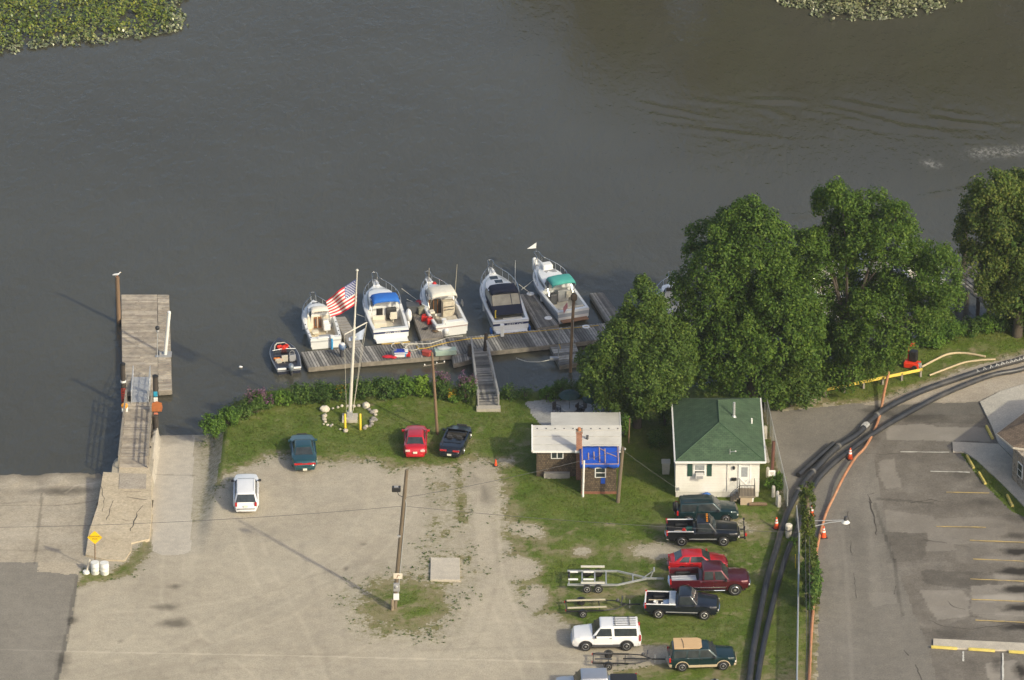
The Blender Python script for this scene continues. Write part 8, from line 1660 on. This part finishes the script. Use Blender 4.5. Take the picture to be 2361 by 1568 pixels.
def lilymat(name, c1, c2, c3):
    m, n, l, b = _nodes(name); g = N(n, 'NewGeometry'); gi = g.outputs['Random Per Island']; c = ramp(n, l, gi, [(0, c1), (.6, c2), (1, c3)]); c = mixc(n, l, c, ramp(n, l, noise(n, l, g.outputs['Position'], .16, 4, .6), [(.35, (.8, .85, .7)), (.65, (1.25, 1.15, .9))]), 1.0, 'MULTIPLY')
    l.new(c, b.inputs['Base Color']); c = mixc(n, l, c, ramp(n, l, gi, [(0, (.10, .125, .06)), (.5, (.22, .24, .13)), (1, (.42, .41, .29))]), math_(n, l, 'MULTIPLY', attr(n, 'rim'), .85)); l.new(c, b.inputs['Base Color']); b.inputs['Roughness'].default_value = .36; b.inputs['Specular IOR Level'].default_value = .6; return m
lily('spatterdock', 'dense bed of green and yellowing water plants in the top left corner', [(-160, -160), (455, -160), (425, -20), (412, 8), (434, 62), (395, 80), (300, 92), (190, 98), (100, 112), (20, 122), (-160, 140)], 52, lilymat('lily_leaves', (.07, .115, .012), (.15, .195, .022), (.24, .24, .05)))
lily('spatterdock', 'pale bed of water plants at the top edge right of centre', [(1740, -160), (1768, -20), (1805, 8), (1860, 30), (1930, 50), (2010, 44), (2100, 40), (2170, 18), (2230, -8), (2300, -160)], 46, lilymat('pale_lily_leaves', (.10, .13, .04), (.20, .21, .09), (.34, .32, .18)), rim=5)
# undergrowth on the bank, weeds and grass tufts
def scatter(name, label, cat, n, field, size, m, per=5, spread=.14, tall=.16, x=None, up=1.2, zmax=None):
    ii = rng.integers(0, nx*ny, n*14); f = field.ravel()[ii]; k = rng.random(len(ii)) < f; ii = ii[k][:n]; c = V3[ii]+np.stack([rng.random(len(ii))*GS, rng.random(len(ii))*GS, tall*rng.random(len(ii))], 1)
    o = leaves(name, c, np.tile([0, 0, 1.], (len(c), 1)), per, spread, size, m, up=up, aspect=.35, flat=.6); return tag(o, label, cat, None, 'stuff')
bank = np.where((dsh > -.5) & (dsh < 2.2) & (gx > at(462, 1000).x), np.clip(.9-np.abs(dsh-.6)*.5, 0, 1), 0)*np.where((qx > 1080) & (qx < 1155), 0, 1)
scatter('undergrowth', 'rough green undergrowth along the river bank', 'undergrowth', 6500, bank, .15, leafmat('weed_leaves', (.075, .12, .03), (.115, .17, .045), (.19, .21, .08)), 7, .26, .55)
GRASSB = leafmat('grass_blades', (.085, .12, .018), (.125, .165, .025), (.20, .195, .055), .25)
scatter('grass', 'short grass blades all over the lawn', 'grass', 52000, np.where((RG == 1) & (gz > -.4), np.clip(LU*1.25-.12, 0, 1), 0), .085, GRASSB, 4, .10, .03)
edge = np.where(np.isin(RG, [0]) & (gz > -.2), np.clip(1-np.abs(lawnf+.35)/.55, 0, 1)*.7, 0)+np.where((RG == 1), np.clip(.6-lawnf, 0, .6)*.5, 0)
edge *= np.clip(fbm(gx*.8, gy*.8, 77)*5+.3, 0, 1)
edge += np.where((RG == 1) & (gz > -.3), np.clip(fbm(gx*.9, gy*.9, 78, 4)*5-.9, 0, 1)*.12, 0)
scatter('weeds', 'scattered weeds at the ragged edge between grass and gravel', 'weeds', 6500, edge, .13, LEAF_E, 6, .11, .05)
# tall trees on the far bank, outside the frame, mirrored in the water
C = []; U = []
for x, y, r, h in ((10, 84, 5, 13), (19, 82, 6, 16), (28, 84, 6, 17), (37, 82, 6, 15), (46, 82, 6, 17), (56, 80, 7, 16), (3, 92, 4, 8), (24, 90, 7, 19), (42, 90, 7, 19), (66, 82, 7, 16)):
    for k in range(3): a, u = shell((x, y, h*(.32+.24*k)), r*(1-.14*k), 46, 1.1, -.9); C.append(a); U.append(u)
o = leaves('treeline', np.concatenate(C), np.concatenate(U), 26, 1.5, 1.0, LEAF_E); tag(o, 'far bank woods beyond the top of the photo', 'woods', None, 'stuff')
# ------------------------------------------------------------------ thin summer haze
hb = MB(); hb.box((0, -140, 104.5), (1440, 1160, 216)); hz_ = hb.build('haze', mat('hz_tmp', (.8, .8, .8)))
hm = bpy.data.materials.new('haze_air'); hm.use_nodes = True; hn = hm.node_tree.nodes; hn.clear()
ho = hn.new('ShaderNodeOutputMaterial'); hv = hn.new('ShaderNodeVolumePrincipled'); hv.inputs['Color'].default_value = (.90, .94, 1.0, 1); hv.inputs['Density'].default_value = .00008; hv.inputs['Anisotropy'].default_value = .3
hm.node_tree.links.new(hv.outputs[0], ho.inputs['Volume']); hz_.data.materials.clear(); hz_.data.materials.append(hm); tag(hz_, kind='stuff')
try: sc.cycles.volume_bounces = 0; sc.cycles.volume_step_rate = 8
except Exception: pass
